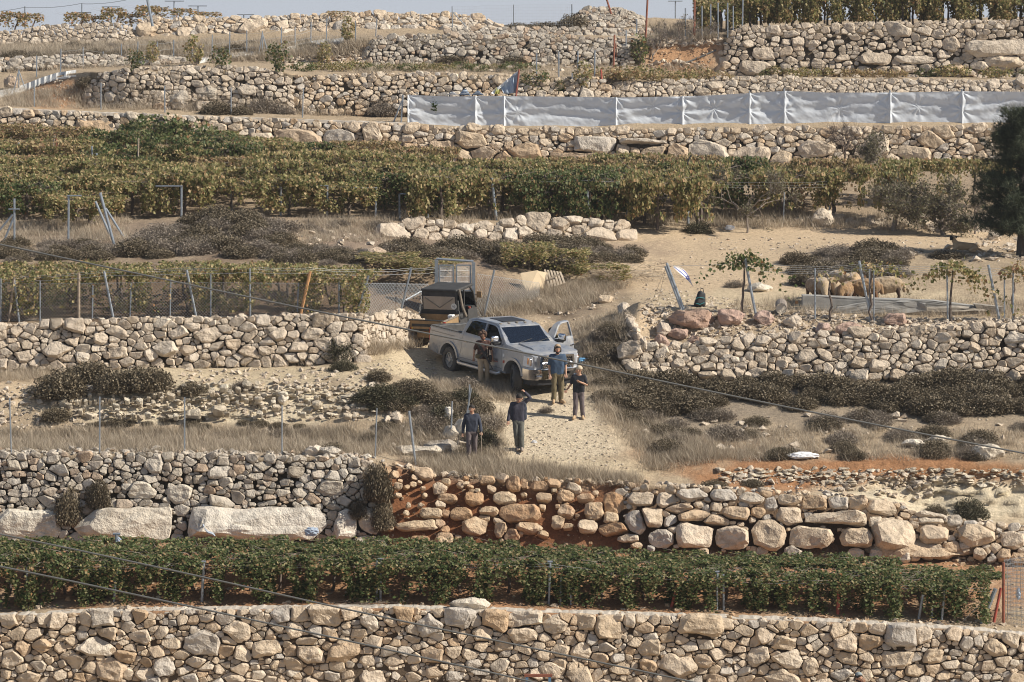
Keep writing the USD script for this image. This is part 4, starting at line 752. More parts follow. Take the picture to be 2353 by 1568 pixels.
# --- loose stones and gravel
def pebbles(name, label, regions, material, seed, sc=(1.2, 1, .7)):
    r = np.random.default_rng(seed); m = MB()
    base = [hull(np.array([x / np.linalg.norm(x) for x in r.normal(size=(9, 3))]) * np.array(sc)) for _ in range(14)]
    for poly, n, s0, s1 in regions:
        for u, v in scatter(poly, n, r):
            bv, bf = base[r.integers(14)]; s = s0 * (s1 / s0) ** (r.uniform() ** 2.2); a = r.uniform(0, 6.3)
            R = np.array([[math.cos(a), -math.sin(a), 0], [math.sin(a), math.cos(a), 0], [0, 0, 1]])
            m.add(bv * s @ R.T + seen(u, v) + np.array([0, 0, s * .25]), bf)
    m.put(name, material, label=label, kind='stuff')
pebbles('loose_stones', 'pale loose stones scattered over the track and slopes', [
    ([(1180, 940), (1380, 930), (1420, 1060), (1480, 1098), (1200, 1080)], 1100, .012, .05), ([(1000, 840), (1420, 860), (1380, 940), (1180, 930)], 350, .012, .05), ([(850, 830), (1000, 820), (1010, 870), (830, 862)], 200, .02, .08),
    ([(0, 880), (140, 880), (200, 980), (0, 990)], 260, .03, .16), ([(400, 850), (860, 845), (900, 900), (420, 885)], 500, .02, .14), ([(150, 890), (880, 885), (880, 968), (180, 968)], 420, .03, .16),
    ([(1470, 700), (1700, 705), (2000, 730), (2353, 735), (2353, 760), (1700, 775), (1480, 780)], 1500, .03, .15), ([(1500, 660), (1700, 690), (1840, 710), (1480, 705)], 350, .02, .1), ([(1290, 740), (1560, 560), (1700, 640), (1440, 720)], 350, .015, .07),
    ([(1560, 545), (2353, 548), (2353, 575), (1700, 590)], 420, .02, .1), ([(1180, 690), (1420, 640), (1440, 690), (1250, 740)], 90, .04, .2), ([(880, 950), (1120, 960), (1120, 1040), (900, 1040)], 90, .05, .3), ([(1400, 950), (2353, 960), (2353, 1050), (1480, 1060)], 140, .04, .22), ([(2000, 575), (2353, 560), (2353, 600), (2100, 605)], 90, .05, .25),
    ([(2160, 1080), (1700, 1075), (1650, 1110), (2140, 1150)], 380, .03, .17), ([(930, 1080), (1400, 1098), (1400, 1110), (950, 1095)], 160, .03, .12), ([(680, 130), (850, 112), (850, 150), (640, 152)], 260, .05, .2), ([(1000, 145), (1640, 140), (1640, 170), (1000, 165)], 300, .05, .22), ([(1500, 92), (1660, 92), (1660, 104), (1490, 110)], 160, .06, .25), ([(80, 180), (210, 180), (200, 232), (70, 235)], 90, .04, .12),
    ([(640, 540), (760, 520), (900, 560), (700, 575)], 60, .04, .2), ([(2240, 545), (2353, 545), (2353, 600), (2240, 590)], 60, .05, .2), ([(0, 1392), (2353, 1430), (2353, 1450), (0, 1400)], 160, .04, .16), ([(0, 130), (450, 120), (800, 110), (840, 128), (0, 160)], 170, .06, .22)], 'stone_tan', 300)
pebbles('bank_stones', 'thin flat stones bedded in the red earth bank', [([(1640, 1078), (2353, 1078), (2353, 1122), (2100, 1120), (1660, 1104)], 620, .03, .16), ([(150, 895), (870, 890), (870, 962), (180, 962)], 500, .03, .2)], 'chalk_tan', 302, (1.5, 1.1, .42))
pebbles('earth_stones', 'reddish stones on the bare earth of the lowest vineyard and the collapsed wall', [([(0, 1340), (2353, 1340), (2353, 1440), (0, 1395)], 500, .03, .12), ([(900, 1090), (1420, 1110), (1420, 1240), (900, 1240)], 300, .02, .08), ([(2000, 1268), (2353, 1280), (2353, 1310), (2000, 1292)], 120, .03, .12), ([(1520, 90), (1650, 90), (1640, 160), (1480, 160)], 160, .04, .12)], 'stone_red', 301)
def rock(name, label, u, v, r, sc, material, seed, cat='boulder', sink=.25, group=None, n=26, lift=None):
    q = np.random.default_rng(seed); d = q.normal(size=(n, 3)); d /= np.linalg.norm(d, axis=1, keepdims=True); d *= q.uniform(.82, 1.08, (n, 1))
    vv, ff = hull(d * np.array(sc) * r); tm = trimesh.Trimesh(vv, ff, process=False).subdivide().subdivide(); trimesh.smoothing.filter_laplacian(tm, .4, 1, volume_constraint=False); vv = np.array(tm.vertices); vv = vv + np.array(tm.vertex_normals) * (meshkit.fbm(vv * 2.4 / r, 4, seed)[:, None] - .5) * r * .45
    p = seen(u, v) if lift is None else lift; return obj_at(name, (vv, tm.faces), material, p + np.array([0, 0, r * sc[2] * (1 - sink * 2)]), label, cat, group)
def obj_at(name, m, material, p, label, cat, group=None, smooth=False):
    path = numbered('/World', name); q = usdkit.mesh(stage, path, m, MAT[material], smooth=smooth); q.AddTranslateOp().Set(Gf.Vec3d(*map(float, p))); return keys(q.GetPrim(), label, cat, group)
for k, (u, v, r, sc, m_, lb) in enumerate(((1590, 745, .62, (1.35, 1, .62), 'stone_pink', 'largest pinkish boulder on the rubble wall crest'), (1680, 742, .5, (1.15, 1, .7), 'stone_pink', 'pinkish boulder right of the largest one'), (1757, 742, .38, (1.15, 1, .72), 'stone_pink', 'brown pink boulder under the leaning trellis post'), (1822, 748, .32, (1.1, 1, .8), 'stone_tan', 'grey brown boulder right of the trellis post'),
        (1522, 768, .36, (1, 1, .75), 'stone_grey', 'dark pitted boulder under the largest pink one'), (1520, 800, .34, (1, 1, 1), 'stone_pink', 'upright pinkish stone at the rubble wall corner'), (1600, 800, .33, (1.1, 1, .8), 'stone_pink', 'pink stone in the scree under the largest boulder'), (1950, 770, .46, (1.3, 1, .68), 'stone_pink', 'big pinkish brown boulder in the middle of the rubble wall crest'),
        (2060, 745, .42, (1.2, 1, .65), 'stone_pink', 'flat pinkish boulder below the concrete trough'), (1890, 762, .3, (1, 1, .7), 'stone_pink', 'pale pinkish stone left of the big brown boulder'), (1560, 775, .3, (1.2, 1, .7), 'stone_pink', 'small pink stone under the largest boulder'),
        (1890, 518, .5, (1.0, .9, .95), 'stone_warm', 'large pointed orange boulder at the track under the vines'), (1748, 668, .38, (1.25, 1, .6), 'chalk', 'pale rounded rock by the dry bush'), (850, 592, .55, (1.25, .8, .45), 'stone_grey', 'pale flat boulder at the scrub edge above the fenced vines'), (1390, 695, .26, (1.2, 1, .7), 'stone_warm', 'single stone beside the track under the boards'),
        (1040, 1010, .36, (1.2, 1, .8), 'chalk', 'pale rock left of the first walker'), (1015, 1035, .42, (1.5, 1, .5), 'stone_grey', 'grey slab like boulder at the leaning fence pole'), (960, 1042, .5, (1.7, 1, .35), 'chalk', 'flat pale rock at the wall crest'), (1072, 1005, .45, (1.1, 1, .9), 'chalk', 'pale rock face behind the first walker'), (1030, 970, .3, (.6, 1, 1.2), 'chalk', 'pointed pale rock in the scrub'),
        (2265, 1050, .42, (1.6, 1, .62), 'chalk', 'pale boulder lying on the red bank at the right'), (2160, 1020, .34, (1.5, 1, .55), 'chalk', 'pale rock half hidden in the scrub at the right'), (2100, 1028, .3, (1.3, 1, .6), 'chalk', 'second pale rock half hidden in the scrub'), (2105, 1272, .9, (2.1, .8, .35), 'stone_warm', 'broad low rock ledge under the boulder wall at the right'),
        (1075, 1398, .42, (1.5, .8, .5), 'chalk', 'pale boulder sitting behind the front wall coping'), (755, 1048, .3, (1.3, .9, .75), 'stone_grey', 'large light boulder on the rubble wall crest'), (722, 1046, .28, (1.1, .9, .8), 'stone_tan', 'brown boulder on the rubble wall crest'), (650, 925, .2, (1, 1, 1), 'chalk', 'upright stone in the rock face'), (2282, 551, .38, (1.3, 1, .6), 'stone_warm', 'orange rock beside the dog'), (28, 205, .5, (.9, .9, 1), 'stone_grey', 'grey rock at the far left edge by the concrete path'), (370, 250, .4, (1.3, 1, .6), 'stone_red', 'orange rock at the foot of the left terrace wall'),
        (410, 240, .5, (1.2, .8, 1.1), 'stone_grey', 'large grey stone low in the left terrace wall'), (480, 225, .55, (1.2, .8, .8), 'stone_grey', 'large flat faced stone in the left terrace wall'), (2310, 158, .8, (1.3, .8, .6), 'stone_warm', 'broad rock under the tall hilltop wall at the right'), (2200, 165, .6, (1.5, .8, .4), 'stone_red', 'low red stained rock under the tall hilltop wall'))):
    rock('boulder', lb, u, v, r, sc, m_, 400 + k)

# --- trees
def make_tree(name, label, foot, h, spread, seed, lean=(0, 0), twig=1100, leafn=500, leafm='almond_leaf', barkm='bark_grey', leafsize=.09, forks=3, fork_h=.22, r0=.12, cat='tree'):
    r = np.random.default_rng(seed); x = thing(name, label, cat, tuple(foot)); m = MB(); tips = []
    def grow(p, d, L, rad, lev):
        q = p + d * L; path = wiggle(p, q, 5, L * .035, r); m.tube(path, np.linspace(rad, rad * .68, 5), 6 if lev < 2 else 4, cap=False)
        if lev == 4 or L < h * .06: tips.append((path[2], path[4], d)); return
        for _ in range(forks if lev == 0 else r.integers(2, 4)):
            nd = d * .75 + r.normal(0, .52, 3) * np.array([spread, spread, .8]) + np.array([0, 0, .14]); nd /= np.linalg.norm(nd)
            grow(path[r.integers(3, 5)], nd, L * r.uniform(.62, .86), rad * .62, lev + 1)
    d0 = np.array([lean[0], lean[1], 1.0]); d0 /= np.linalg.norm(d0)
    grow(np.array([0, 0, -.15]), d0, h * fork_h + .15, r0, 0)
    m.put('trunk', barkm, x)
    T = [tips[r.integers(len(tips))] for _ in range(twig)]
    a = np.array([t[0] + (t[1] - t[0]) * r.uniform() for t in T]); b = a + np.array([t[2] for t in T]) * h * .05 + r.normal(0, h * .055, (twig, 3)) + np.array([0, 0, h * .02])
    s = MB(); s.add(*slivers(a, b, .007, r)); s.put('twigs', barkm, x, kind='stuff')
    if leafn:
        k = r.integers(0, twig, leafn); q = a[k] + (b[k] - a[k]) * r.uniform(.3, 1.1, (leafn, 1)); obj('crown', leaves(q, leafsize, r), leafm, x, kind='stuff')
    return x
make_tree('bare_tree', 'bare dark branched tree in front of the right part of the screen wall', seen(1942, 388, 125), 3.6, .8, 1, twig=900, leafn=0, barkm='bark', r0=.07)
make_tree('almond_tree', 'sparse grey leaved tree with a forked dark trunk at the track', seen(2055, 530, 124), 4.6, 1.25, 2, lean=(.1, 0), twig=2600, leafn=3600, r0=.13, fork_h=.16)
make_tree('almond_tree', 'wide twiggy tree with low spreading stems left of the pine', seen(2165, 540, 124), 4.4, 1.4, 3, twig=3200, leafn=3600, r0=.12, forks=4, fork_h=.13)
make_tree('almond_tree', 'small slim tree with hazy twigs at the stone heap', seen(1718, 535, 124), 2.8, 1.1, 4, twig=1200, leafn=1300, r0=.05, fork_h=.32)
make_tree('almond_tree', 'hazy grey tree behind the twiggy one, under the screen wall', seen(2030, 420, 128), 3.2, 1.3, 5, twig=1200, leafn=1500, r0=.06)
make_tree('bare_sapling', 'bare thin sapling beside the pine', seen(2240, 538, 124), 2.0, .9, 6, twig=700, leafn=500, r0=.05)
for k, (u, v, h) in enumerate(((1470, 150, 2.0), (1498, 140, 1.8), (1530, 96, 1.5), (1562, 98, 1.6), (1590, 98, 1.7), (1625, 98, 1.4))):
    make_tree('bare_sapling', ['twiggy sapling behind the red brown poles', 'leaning twiggy sapling on the red earth cut', 'leafless sapling at the left end of the terrace edge above the red cut', 'leafless sapling under the second red post on the terrace edge', 'leafless sapling right of the second red post', 'leafless sapling at the right end of the terrace edge by the tall wall'][k], seen(u, v, 140), h, .8, 20 + k, twig=300, leafn=40, r0=.04)
# the pine: whorls of drooping branches carrying needle tufts
pr = np.random.default_rng(9); pf = ground(2345, 116.8); px_ = thing('pine_tree', 'dark dense pine at the right edge above the dog', 'pine tree', tuple(pf)); m = MB()
m.tube(wiggle((0, 0, -.2), (.12, .1, 5.6), 12, .03, pr), np.linspace(.17, .03, 12), 8); m.put('trunk', 'bark_dark', px_)
br, npts, ndir = MB(), [], []
for k in range(150):
    z = pr.uniform(.85, 5.4); a = pr.uniform(0, 6.283); L = (2.05 * (1 - (z / 6.0) ** 1.6) + .25) * pr.uniform(.55, 1.05); d = np.array([math.cos(a), math.sin(a), pr.uniform(-.15, .35)])
    path = wiggle((0, 0, z), np.array([0, 0, z]) + d * L, 6, .03, pr); br.tube(path, np.linspace(.03, .006, 6), 4, cap=False)
    for _ in range(int(14 + L * 16)):
        t = pr.uniform(.2, 1); c = path[0] + (path[-1] - path[0]) * t + pr.normal(0, .12, 3); npts.append(c); ndir.append(d + np.array([0, 0, .55]))
br.put('branches', 'bark_dark', px_, kind='stuff'); C = np.repeat(np.array(npts), 16, 0); Dn = np.repeat(np.array(ndir), 16, 0)
obj('crown', slivers(C + pr.normal(0, .02, C.shape), C + (Dn * .5 + pr.normal(0, .75, C.shape)) * .17, .009, pr), 'pine', px_, kind='stuff')
# ------------------------------------------------------------ posts, wires, fences, screen, gate and small things
plain('galvanised', (.30, .33, .36), .45, .55, vary=.2, scale=9); plain('old_wood', (.30, .24, .18), .9, vary=.3, scale=12); plain('wire', (.42, .43, .43), .5, .5)
plain('red_paint', (.36, .075, .05), .6, vary=.25, scale=10); plain('rust_red', (.24, .085, .05), .75, vary=.3, scale=12); plain('orange_wood', (.50, .27, .12), .7, vary=.2, scale=9); plain('white_paint', (.72, .72, .70), .6)
plain('cable_black', (.10, .10, .095), .6); plain('concrete', (.29, .28, .26), .9, vary=.2, scale=3); plain('concrete_rough', (.29, .255, .21), .95, vary=.35, scale=5)
plain('blue_plastic', (.12, .36, .62), .5, vary=.3, scale=9); plain('pale_blue_cloth', (.36, .42, .50), .8); plain('white_cloth', (.74, .74, .74), .8); plain('yellow_cloth', (.66, .64, .20), .8); plain('flag_blue', (.05, .06, .33), .8); plain('navy', (.022, .028, .045), .8); plain('black_bag', (.018, .02, .022), .7); plain('teal', (.03, .22, .24), .7)
plain('plywood', (.66, .52, .34), .8, vary=.08, scale=3); plain('pallet_wood', (.50, .41, .30), .85, vary=.2, scale=8); plain('blue_steel', (.10, .22, .36), .6); plain('black_rubber', (.028, .028, .03), .85, vary=.3, scale=20)

def post(label, u0, v0, u1, v1, r=.03, m='galvanised', name='metal_post', group=None, Y=None, cat='post', bar=None, capped=None, dY=0.0):
    """a pole from its foot on the ground at (u0, v0) up to (u1, v1); bar: cross arm (ua, ub, v)"""
    b = seen(u0, v0, 82) if Y is None else ground(u0, Y); Yb = b[1]; t = P(u1, v1, Yb + dY); d = (t - b) / np.linalg.norm(t - b); b0 = b - d * .2
    x = thing(name, label, cat, tuple(b), group=group); q = MB(); q.tube([b0 - b, t - b], r, 8); q.put('pole', m, x, smooth=40)
    if bar:
        q = MB(); q.tube([P(bar[0], bar[2], Yb - .001) - b + [0, -r, 0], P(bar[1], bar[2], Yb) - b + [0, -r, 0]], r * .75, 6); q.put('cross_arm', m, x, smooth=40)
    if capped: q = MB(); q.tube([t - b + [-capped, 0, .02], t - b + [capped, 0, .02]], r * .9, 6); q.put('cap', 'galvanised', x)
    return x, b, t
def wire_line(name, label, pts, r=.004, m='wire', cat='wire', sag=.0, group=None, kind=None):
    pts = [np.asarray(p, float) for p in pts]; path = []
    for a, b in zip(pts[:-1], pts[1:]):
        for t in np.linspace(0, 1, 9)[:-1]: path.append(a + (b - a) * t - np.array([0, 0, sag * 4 * t * (1 - t)]))
    path.append(pts[-1]); q = MB(); q.tube(np.array(path) - pts[0], r, 5)
    return obj_at(name, q.get(), m, pts[0], label, cat, group)

# lower terrace fence poles
for k, a in enumerate(((26, 1038, 22, 915), (229, 1038, 229, 912), (424, 1036, 424, 913), (648, 1042, 648, 932))):
    post(['slim bare metal post at the left edge of the dry terrace', 'slim bare metal post second from the left on the dry terrace', 'slim bare metal post below the broad dark shrub', 'slim bare metal post at the right end of the rubble crest'][k], *a, r=.022, Y=92.0)
post('slim post leaning slightly left of the thicker leaning one', 862, 1055, 866, 938, .02, Y=92.6); post('thick leaning metal post on the crest by the pale slab', 955, 1055, 940, 945, .035, Y=92.8)
post('slim post standing behind the first walker by the pale rock', 1036, 1010, 1039, 922, .024, Y=94.9); post('left of two crossing posts behind the first walker', 1076, 960, 1079, 884, .022, Y=96.0); post('leaning one of two crossing posts behind the first walker', 1069, 965, 1083, 892, .022, Y=95.9)

# chain link fence and its poles
CH = lin([(-60, 102.45), (830, 102.7), (900, 104.5), (995, 107.3), (1095, 107.4), (1240, 109.3)])
FP = ((2, 752, 2, 640, .025, 'galvanised'), (92, 750, 92, 645, .025, 'galvanised'), (181, 746, 181, 629, .05, 'old_wood'), (212, 746, 213, 656, .025, 'galvanised'), (299, 746, 301, 650, .025, 'galvanised'), (391, 740, 392, 642, .025, 'galvanised'), (484, 740, 484, 631, .025, 'galvanised'), (575, 738, 574, 617, .03, 'galvanised'), (683, 738, 686, 650, .025, 'galvanised'), (779, 732, 779, 641, .03, 'galvanised'),
      (44, 752, 32, 638, .035, 'galvanised'), (20, 752, 33, 638, .035, 'old_wood'), (261, 746, 239, 624, .04, 'galvanised'), (451, 740, 429, 621, .04, 'galvanised'), (690, 738, 713, 624, .05, 'orange_wood'), (818, 735, 847, 634, .035, 'galvanised'), (909, 745, 945, 617, .035, 'galvanised'), (1112, 720, 1136, 621, .035, 'galvanised'))
fx = thing('chain_link_fence', 'wire chain link fence along the top of the upper left wall', 'fence', (0, 102.5, 2.0)); fo = np.array([0, 102.5, 2.0])
for k, (u0, v0, u1, v1, r, m) in enumerate(FP):
    Y = float(CH(u0)) - (.06 if m == 'old_wood' or abs(u1 - u0) > 8 else 0); b = ground(u0, Y); t = P(u1, v1, Y); q = MB(); q.tube([b - (t - b) * .1 - fo, t - fo], r, 7)
    q.put('fence_post', m, fx, smooth=40, label={'old_wood': 'weathered wooden post', 'orange_wood': 'orange brown leaning post'}.get(m))
def chain(u0, u1, base_lift, top, cell=.075, r=.0045):
    un = np.linspace(u0, u1, 400); Yc = CH(un); X = (un - UC) * Yc / FPX; s = np.r_[0, np.cumsum(np.hypot(np.diff(X), np.diff(Yc)))]
    zb = np.array([ground(u, y)[2] for u, y in zip(un[::8], Yc[::8])]); zb = np.interp(un, un[::8], zb) + base_lift; zt = ZC - (top(un) - VH) * Yc / FPX
    at = lambda ss, f: np.stack([np.interp(ss, s, X), np.interp(ss, s, Yc), np.interp(ss, s, zb) * (1 - f) + np.interp(ss, s, zt) * f], -1)
    q = MB(); H = float(np.median(zt - zb)); L = s[-1]
    for sg in (1, -1):
        for k in np.arange(-H, L + H, cell * 1.35):
            a0, a1 = k, k + sg * H * .95; lo, hi = (0, 1)
            if a1 == a0: continue
            f0 = np.clip((0 - a0) / (a1 - a0), 0, 1) if sg > 0 else np.clip((L - a0) / (a1 - a0), 0, 1); f1 = np.clip((L - a0) / (a1 - a0), 0, 1) if sg > 0 else np.clip((0 - a0) / (a1 - a0), 0, 1)
            if f1 - f0 < .02: continue
            f = np.linspace(f0, f1, 5); q.tube(at(a0 + (a1 - a0) * f, f) + [0, -.004 * sg, 0] - fo, r, 3, cap=False)
    for f in (.02, .98): q.tube(at(np.linspace(0, L, 60), np.full(60, f)) - fo, .004, 4)
    return q
chain(-60, 985, .02, lin([(-60, 652), (400, 648), (700, 650), (900, 650), (985, 652)])).put('wire_mesh', 'wire', fx, kind='stuff'); chain(1096, 1240, .02, lin([(1096, 628), (1240, 650)])).put('wire_mesh', 'wire', fx, kind='stuff')
for k, (vv, dy) in enumerate(((644, 0.0), (636, .35), (632, .7))):
    wire_line('trellis_wire', ['lowest trellis wire over the chain link fence', 'middle trellis wire over the chain link fence', 'upper trellis wire over the chain link fence'][k], [P(-60, vv + 10, 102.4 + dy), P(32, vv + 4, 102.4 + dy), P(239, vv - 10, 102.4 + dy), P(429, vv - 16, 102.5 + dy), P(574, vv - 18, 102.5 + dy), P(713, vv - 16, 102.7 + dy), P(850, vv - 12, 103.5 + dy), P(945, vv - 16, 105.2 + dy), P(1000, vv - 18, 107.2)], .005, sag=.03)

# double mesh gate
gY = 107.45; gb = ground(1045, gY); gx = thing('metal_gate', 'tall double wire mesh gate with grey frame behind the utility vehicle', 'gate', tuple(gb))
L_, R_ = P(1003, 0, gY)[0] - gb[0], P(1088, 0, gY)[0] - gb[0]; T_ = (P(1003, 597, gY)[2], P(1088, 603, gY)[2])
for xx, tz in ((L_, T_[0]), (R_, T_[1])): q = MB(); q.box((xx, 0, (tz - gb[2]) / 2 - .1), (.12, .12, tz - gb[2] + .2)); q.put('gate_post', 'galvanised', gx)
q = MB(); q.tube([(L_, 0, T_[0] - gb[2] + .03), (R_, 0, T_[1] - gb[2] + .03)], .045, 6); q.put('lintel', 'galvanised', gx)
mid = (L_ + R_) / 2
for a, b in ((L_ + .1, mid - .05), (mid + .05, R_ - .1)):
    zt, zb = T_[1] - gb[2] - .1, .12; fr = MB()
    for xx in (a, b): fr.box((xx, -.02, (zt + zb) / 2), (.05, .05, zt - zb))
    for zz in (zb, zt, (zb + zt) / 2): fr.box(((a + b) / 2, -.021, zz), (b - a, .045, .045))
    lf = fr.put('gate_leaf', 'galvanised', gx); ms = MB()
    for xx in np.linspace(a, b, 14)[1:-1]: ms.tube([(xx, -.03, zb), (xx, -.03, zt)], .008, 3, cap=False)
    for zz in np.linspace(zb, zt, 10)[1:-1]: ms.tube([(a, -.035, zz), (b, -.035, zz)], .008, 3, cap=False)
    ms.put('wire_grid', 'white_paint', lf, kind='stuff')
wire_line('gate_brace', 'grey diagonal brace pipe from the fence post to the gate', [P(932, 690, 106.5), P(1000, 652, 107.35)], .03, 'galvanised', 'brace')

# boards and pallet propped on the fence end
def slab_quad(pts, th):
    p = np.array(pts, float); n = np.cross(p[1] - p[0], p[2] - p[0]); n /= np.linalg.norm(n); v = np.vstack([p + n * th / 2, p - n * th / 2]); return hull(v)
bo = P(1240, 650, 110.4)
def board(name, label, px, Y, m, th=.02): return obj_at(name, (lambda vf: (vf[0] - bo, vf[1]))(slab_quad([P(u, v, Y + dy) for u, v, dy in px], th)), m, bo, label, 'board')
board('plywood_board', 'pale jagged plywood sheet leaning at the fence end', [(1196, 628, 0), (1236, 621, .1), (1252, 668, .1), (1212, 672, -.2), (1200, 650, -.1)], 110.2, 'plywood'); board('plywood_board', 'second torn plywood sheet behind the jagged one', [(1232, 622, .1), (1262, 628, .2), (1272, 665, 0), (1246, 674, -.1)], 110.45, 'plywood'); board('white_board', 'small white panel scrap under the plywood', [(1228, 672, 0), (1238, 670, 0), (1232, 686, -.05), (1226, 688, -.05)], 110.0, 'white_paint')
px = thing('wooden_pallet', 'tilted slatted wooden pallet leaning beside the plywood', 'pallet', tuple(bo))
for k in range(6):
    u = 1250 + k * 7; q = slab_quad([P(u, 620 + k, 110.7), P(u + 4.5, 620 + k, 110.7), P(u + 14.5, 662 - k * 2.2, 110.3), P(u + 10, 663 - k * 2.2, 110.3)], .02); obj('slat', (q[0] - bo, q[1]), 'pallet_wood', px)
q = slab_quad([P(1262, 639, 110.44), P(1285, 629, 110.44), P(1286, 633, 110.44), P(1263, 643, 110.44)], .03); obj('cross_bar', (q[0] - bo, q[1]), 'pallet_wood', px)

# upper vineyard posts
for lb, u0, v0, u1, v1, bar in (('grey post with an arm pointing left, first of the row under the left vineyard', 417, 508, 417, 429, (358, 420, 428)), ('grey armed post above the crest of the scrubby mound', 532, 486, 532, 434, (476, 535, 433)), ('grey armed post right of the mound crest', 645, 496, 645, 429, (586, 648, 428)), ('grey armed post above the bare earth patch', 752, 499, 752, 428, (695, 755, 427)), ('grey armed post left of the low boulder wall', 863, 500, 864, 433, (808, 867, 432)), ('short armed post beside the leaning grey pole', 918, 503, 918, 447, (918, 966, 446)), ('T shaped post among the vines at the far left', 157, 563, 158, 451, (154, 188, 450)), ('crossed post with struts at the far left', 33, 567, 33, 457, (20, 46, 481))):
    post(lb, u0, v0, u1, v1, .04, bar=bar, name='trellis_post')
post('strut leaning on the crossed post at the far left', 7, 560, 32, 500, .04); post('outer strut at the left picture edge', -14, 545, 29, 494, .04); post('tall leaning pole of the trellis corner by the mound', 263, 565, 230, 443, .05); post('second leaning pole of the trellis corner by the mound', 255, 545, 219, 463, .045); post('brace on the right of the trellis corner by the mound', 284, 545, 243, 479, .04)
post('thick leaning grey pole at the left end of the low boulder wall', 981, 515, 968, 411, .075, Y=123.4); post('leaning grey pole over the middle of the low boulder wall', 1141, 512, 1130, 409, .06, Y=124.0); post('leaning grey pole among the dark vine trunks', 1357, 510, 1345, 407, .06, Y=125.0); post('straight grey pole with a drooping hose at its top, by the olive brown bush', 1581, 507, 1581, 409, .06, Y=126.5)
wire_line('black_hose', 'black hose drooping up from the straight grey pole', [P(1577, 425, 126.4), P(1578, 385, 126.4), P(1583, 365, 126.4), P(1589, 357, 126.4)], .03, 'black_rubber', 'hose')
for k, u in enumerate((1075, 1220, 1290, 1440, 1500, 1640, 1800, 1905)): post(['short post at', 'slim post behind', 'second slim post behind', 'slim post near', 'thin post left of', 'thin post beyond', 'thin post above', 'last slim post before'][k] + ' the ' + ['first dark trunk', 'the low boulder wall end', 'low boulder wall', 'bend of the track', 'olive brown bush', 'stone heap start', 'stone heap', 'almond trees'][k], u, 515, u + 2, 440, .028, Y=127.5 + (k % 3))
for k, (y, v) in enumerate(((124, 412), (125, 424), (126, 418))): wire_line('trellis_wire', ['lower', 'middle', 'upper'][k] + ' trellis wire between the leaning grey poles of the upper vineyard', [P(965, v, y), P(1130, v + 3, y), P(1345, v + 3, y), P(1581, v + 4, y + 1), P(1900, v + 6, y + 1)], .0042, sag=.06)
for k, (u0, v0, u1, v1, m) in enumerate(((45, 366, 43, 328, 'galvanised'), (96, 366, 94, 330, 'galvanised'), (108, 362, 126, 312, 'old_wood'), (134, 352, 129, 318, 'rust_red'), (215, 362, 211, 336, 'galvanised'), (228, 390, 222, 352, 'galvanised'), (316, 345, 318, 318, 'old_wood'))):
    Y = 132 - k * .6; g = ground(u0, Y); t = P(u1, v1, Y); q = MB(); q.tube([g - t, (0, 0, 0)], .04, 6); obj_at('vine_stake', q.get(), m, t, ['leftmost grey stake over the canopy of the left vineyard', 'second grey stake over the canopy of the left vineyard', 'leaning wooden stake in the left vineyard', 'rusty stake next to the leaning wooden one', 'white grey stake right of the rusty one', 'short grey stake sticking up from the canopy', 'dark wooden stake near the wall corner'][k], 'stake')

# hilltop fence posts
HP = [(43, 207, 43, 160), (84, 178, 84, 128), (79, 246, 79, 185), (232, 252, 232, 191), (379, 259, 378, 198), (531, 264, 531, 202), (695, 271, 697, 203), (139, 168, 140, 113), (191, 157, 191, 109), (237, 152, 237, 118), (279, 150, 279, 101), (315, 150, 317, 96), (360, 148, 362, 96), (399, 142, 399, 92), (441, 140, 441, 90), (487, 137, 488, 80), (527, 132, 528, 73), (567, 127, 567, 70), (603, 127, 603, 72), (646, 118, 647, 63), (678, 110, 678, 62), (714, 103, 715, 51), (750, 98, 751, 41), (786, 97, 786, 65), (817, 96, 817, 48), (863, 84, 866, 44), (1040, 69, 1039, 15), (1180, 68, 1180, 11), (1315, 66, 1314, 10), (1463, 84, 1463, 44), (1438, 140, 1439, 70), (1233, 186, 1233, 123), (1284, 190, 1284, 118), (1328, 188, 1328, 118), (1366, 190, 1367, 116), (1575, 92, 1575, 19), (1613, 90, 1613, 14), (1633, 90, 1633, 10), (1650, 88, 1650, 7), (1672, 84, 1672, 7), (1685, 74, 1685, 14), (1706, 64, 1707, 0), (1973, 54, 1973, -4), (2029, 53, 2029, -4), (2055, 52, 2057, -4), (2078, 52, 2078, -4), (2292, 50, 2292, -4), (1880, 54, 1881, 20), (2160, 52, 2160, 22), (2230, 50, 2230, 24)]
HPM = [(100, 'near the far left'), (200, 'left of the bushy vine'), (300, 'left of the tall bushy vine'), (400, 'right of the tall bushy vine'), (500, 'left of the cement ledge'), (603, 'at the A shaped post'), (700, 'right of the A shaped post'), (800, 'by the skyline vine'), (863, 'at the grey wall corner'), (1040, 'at its left end'), (1180, 'in its middle'), (1300, 'at its right end'), (1450, 'at the short red pole'), (1600, 'at the second red pole'), (1690, 'at the corner posts'), (1880, 'above the left wall part'), (2000, 'above the wall middle'), (2070, 'in the post trio'), (2200, 'above the right boulders'), (2300, 'near the right edge')]
NEAR = {43: 'the concrete path', 84: 'the pale concrete path bend', 79: 'the red earth slope', 232: 'the left end of the left terrace wall', 379: 'the left terrace wall', 531: 'the round bushes', 695: 'the gap between the two terrace walls'}
for k, (u0, v0, u1, v1) in enumerate(HP):
    near = NEAR.get(u0) or ('the upper left slope' if u0 < 500 else 'the pale ledge path' if u0 < 820 else 'the skyline gap' if u0 < 1330 and v0 < 100 else 'the terrace above the screen' if u0 < 1450 else 'the hilltop walls')
    post(where(f'slim grey fence post on {near}', u0, HPM) if u0 not in NEAR else f'slim grey fence post in front of {near}', u0, v0, u1, v1, .028 if u0 < 1300 else .035, group='hilltop fence posts')
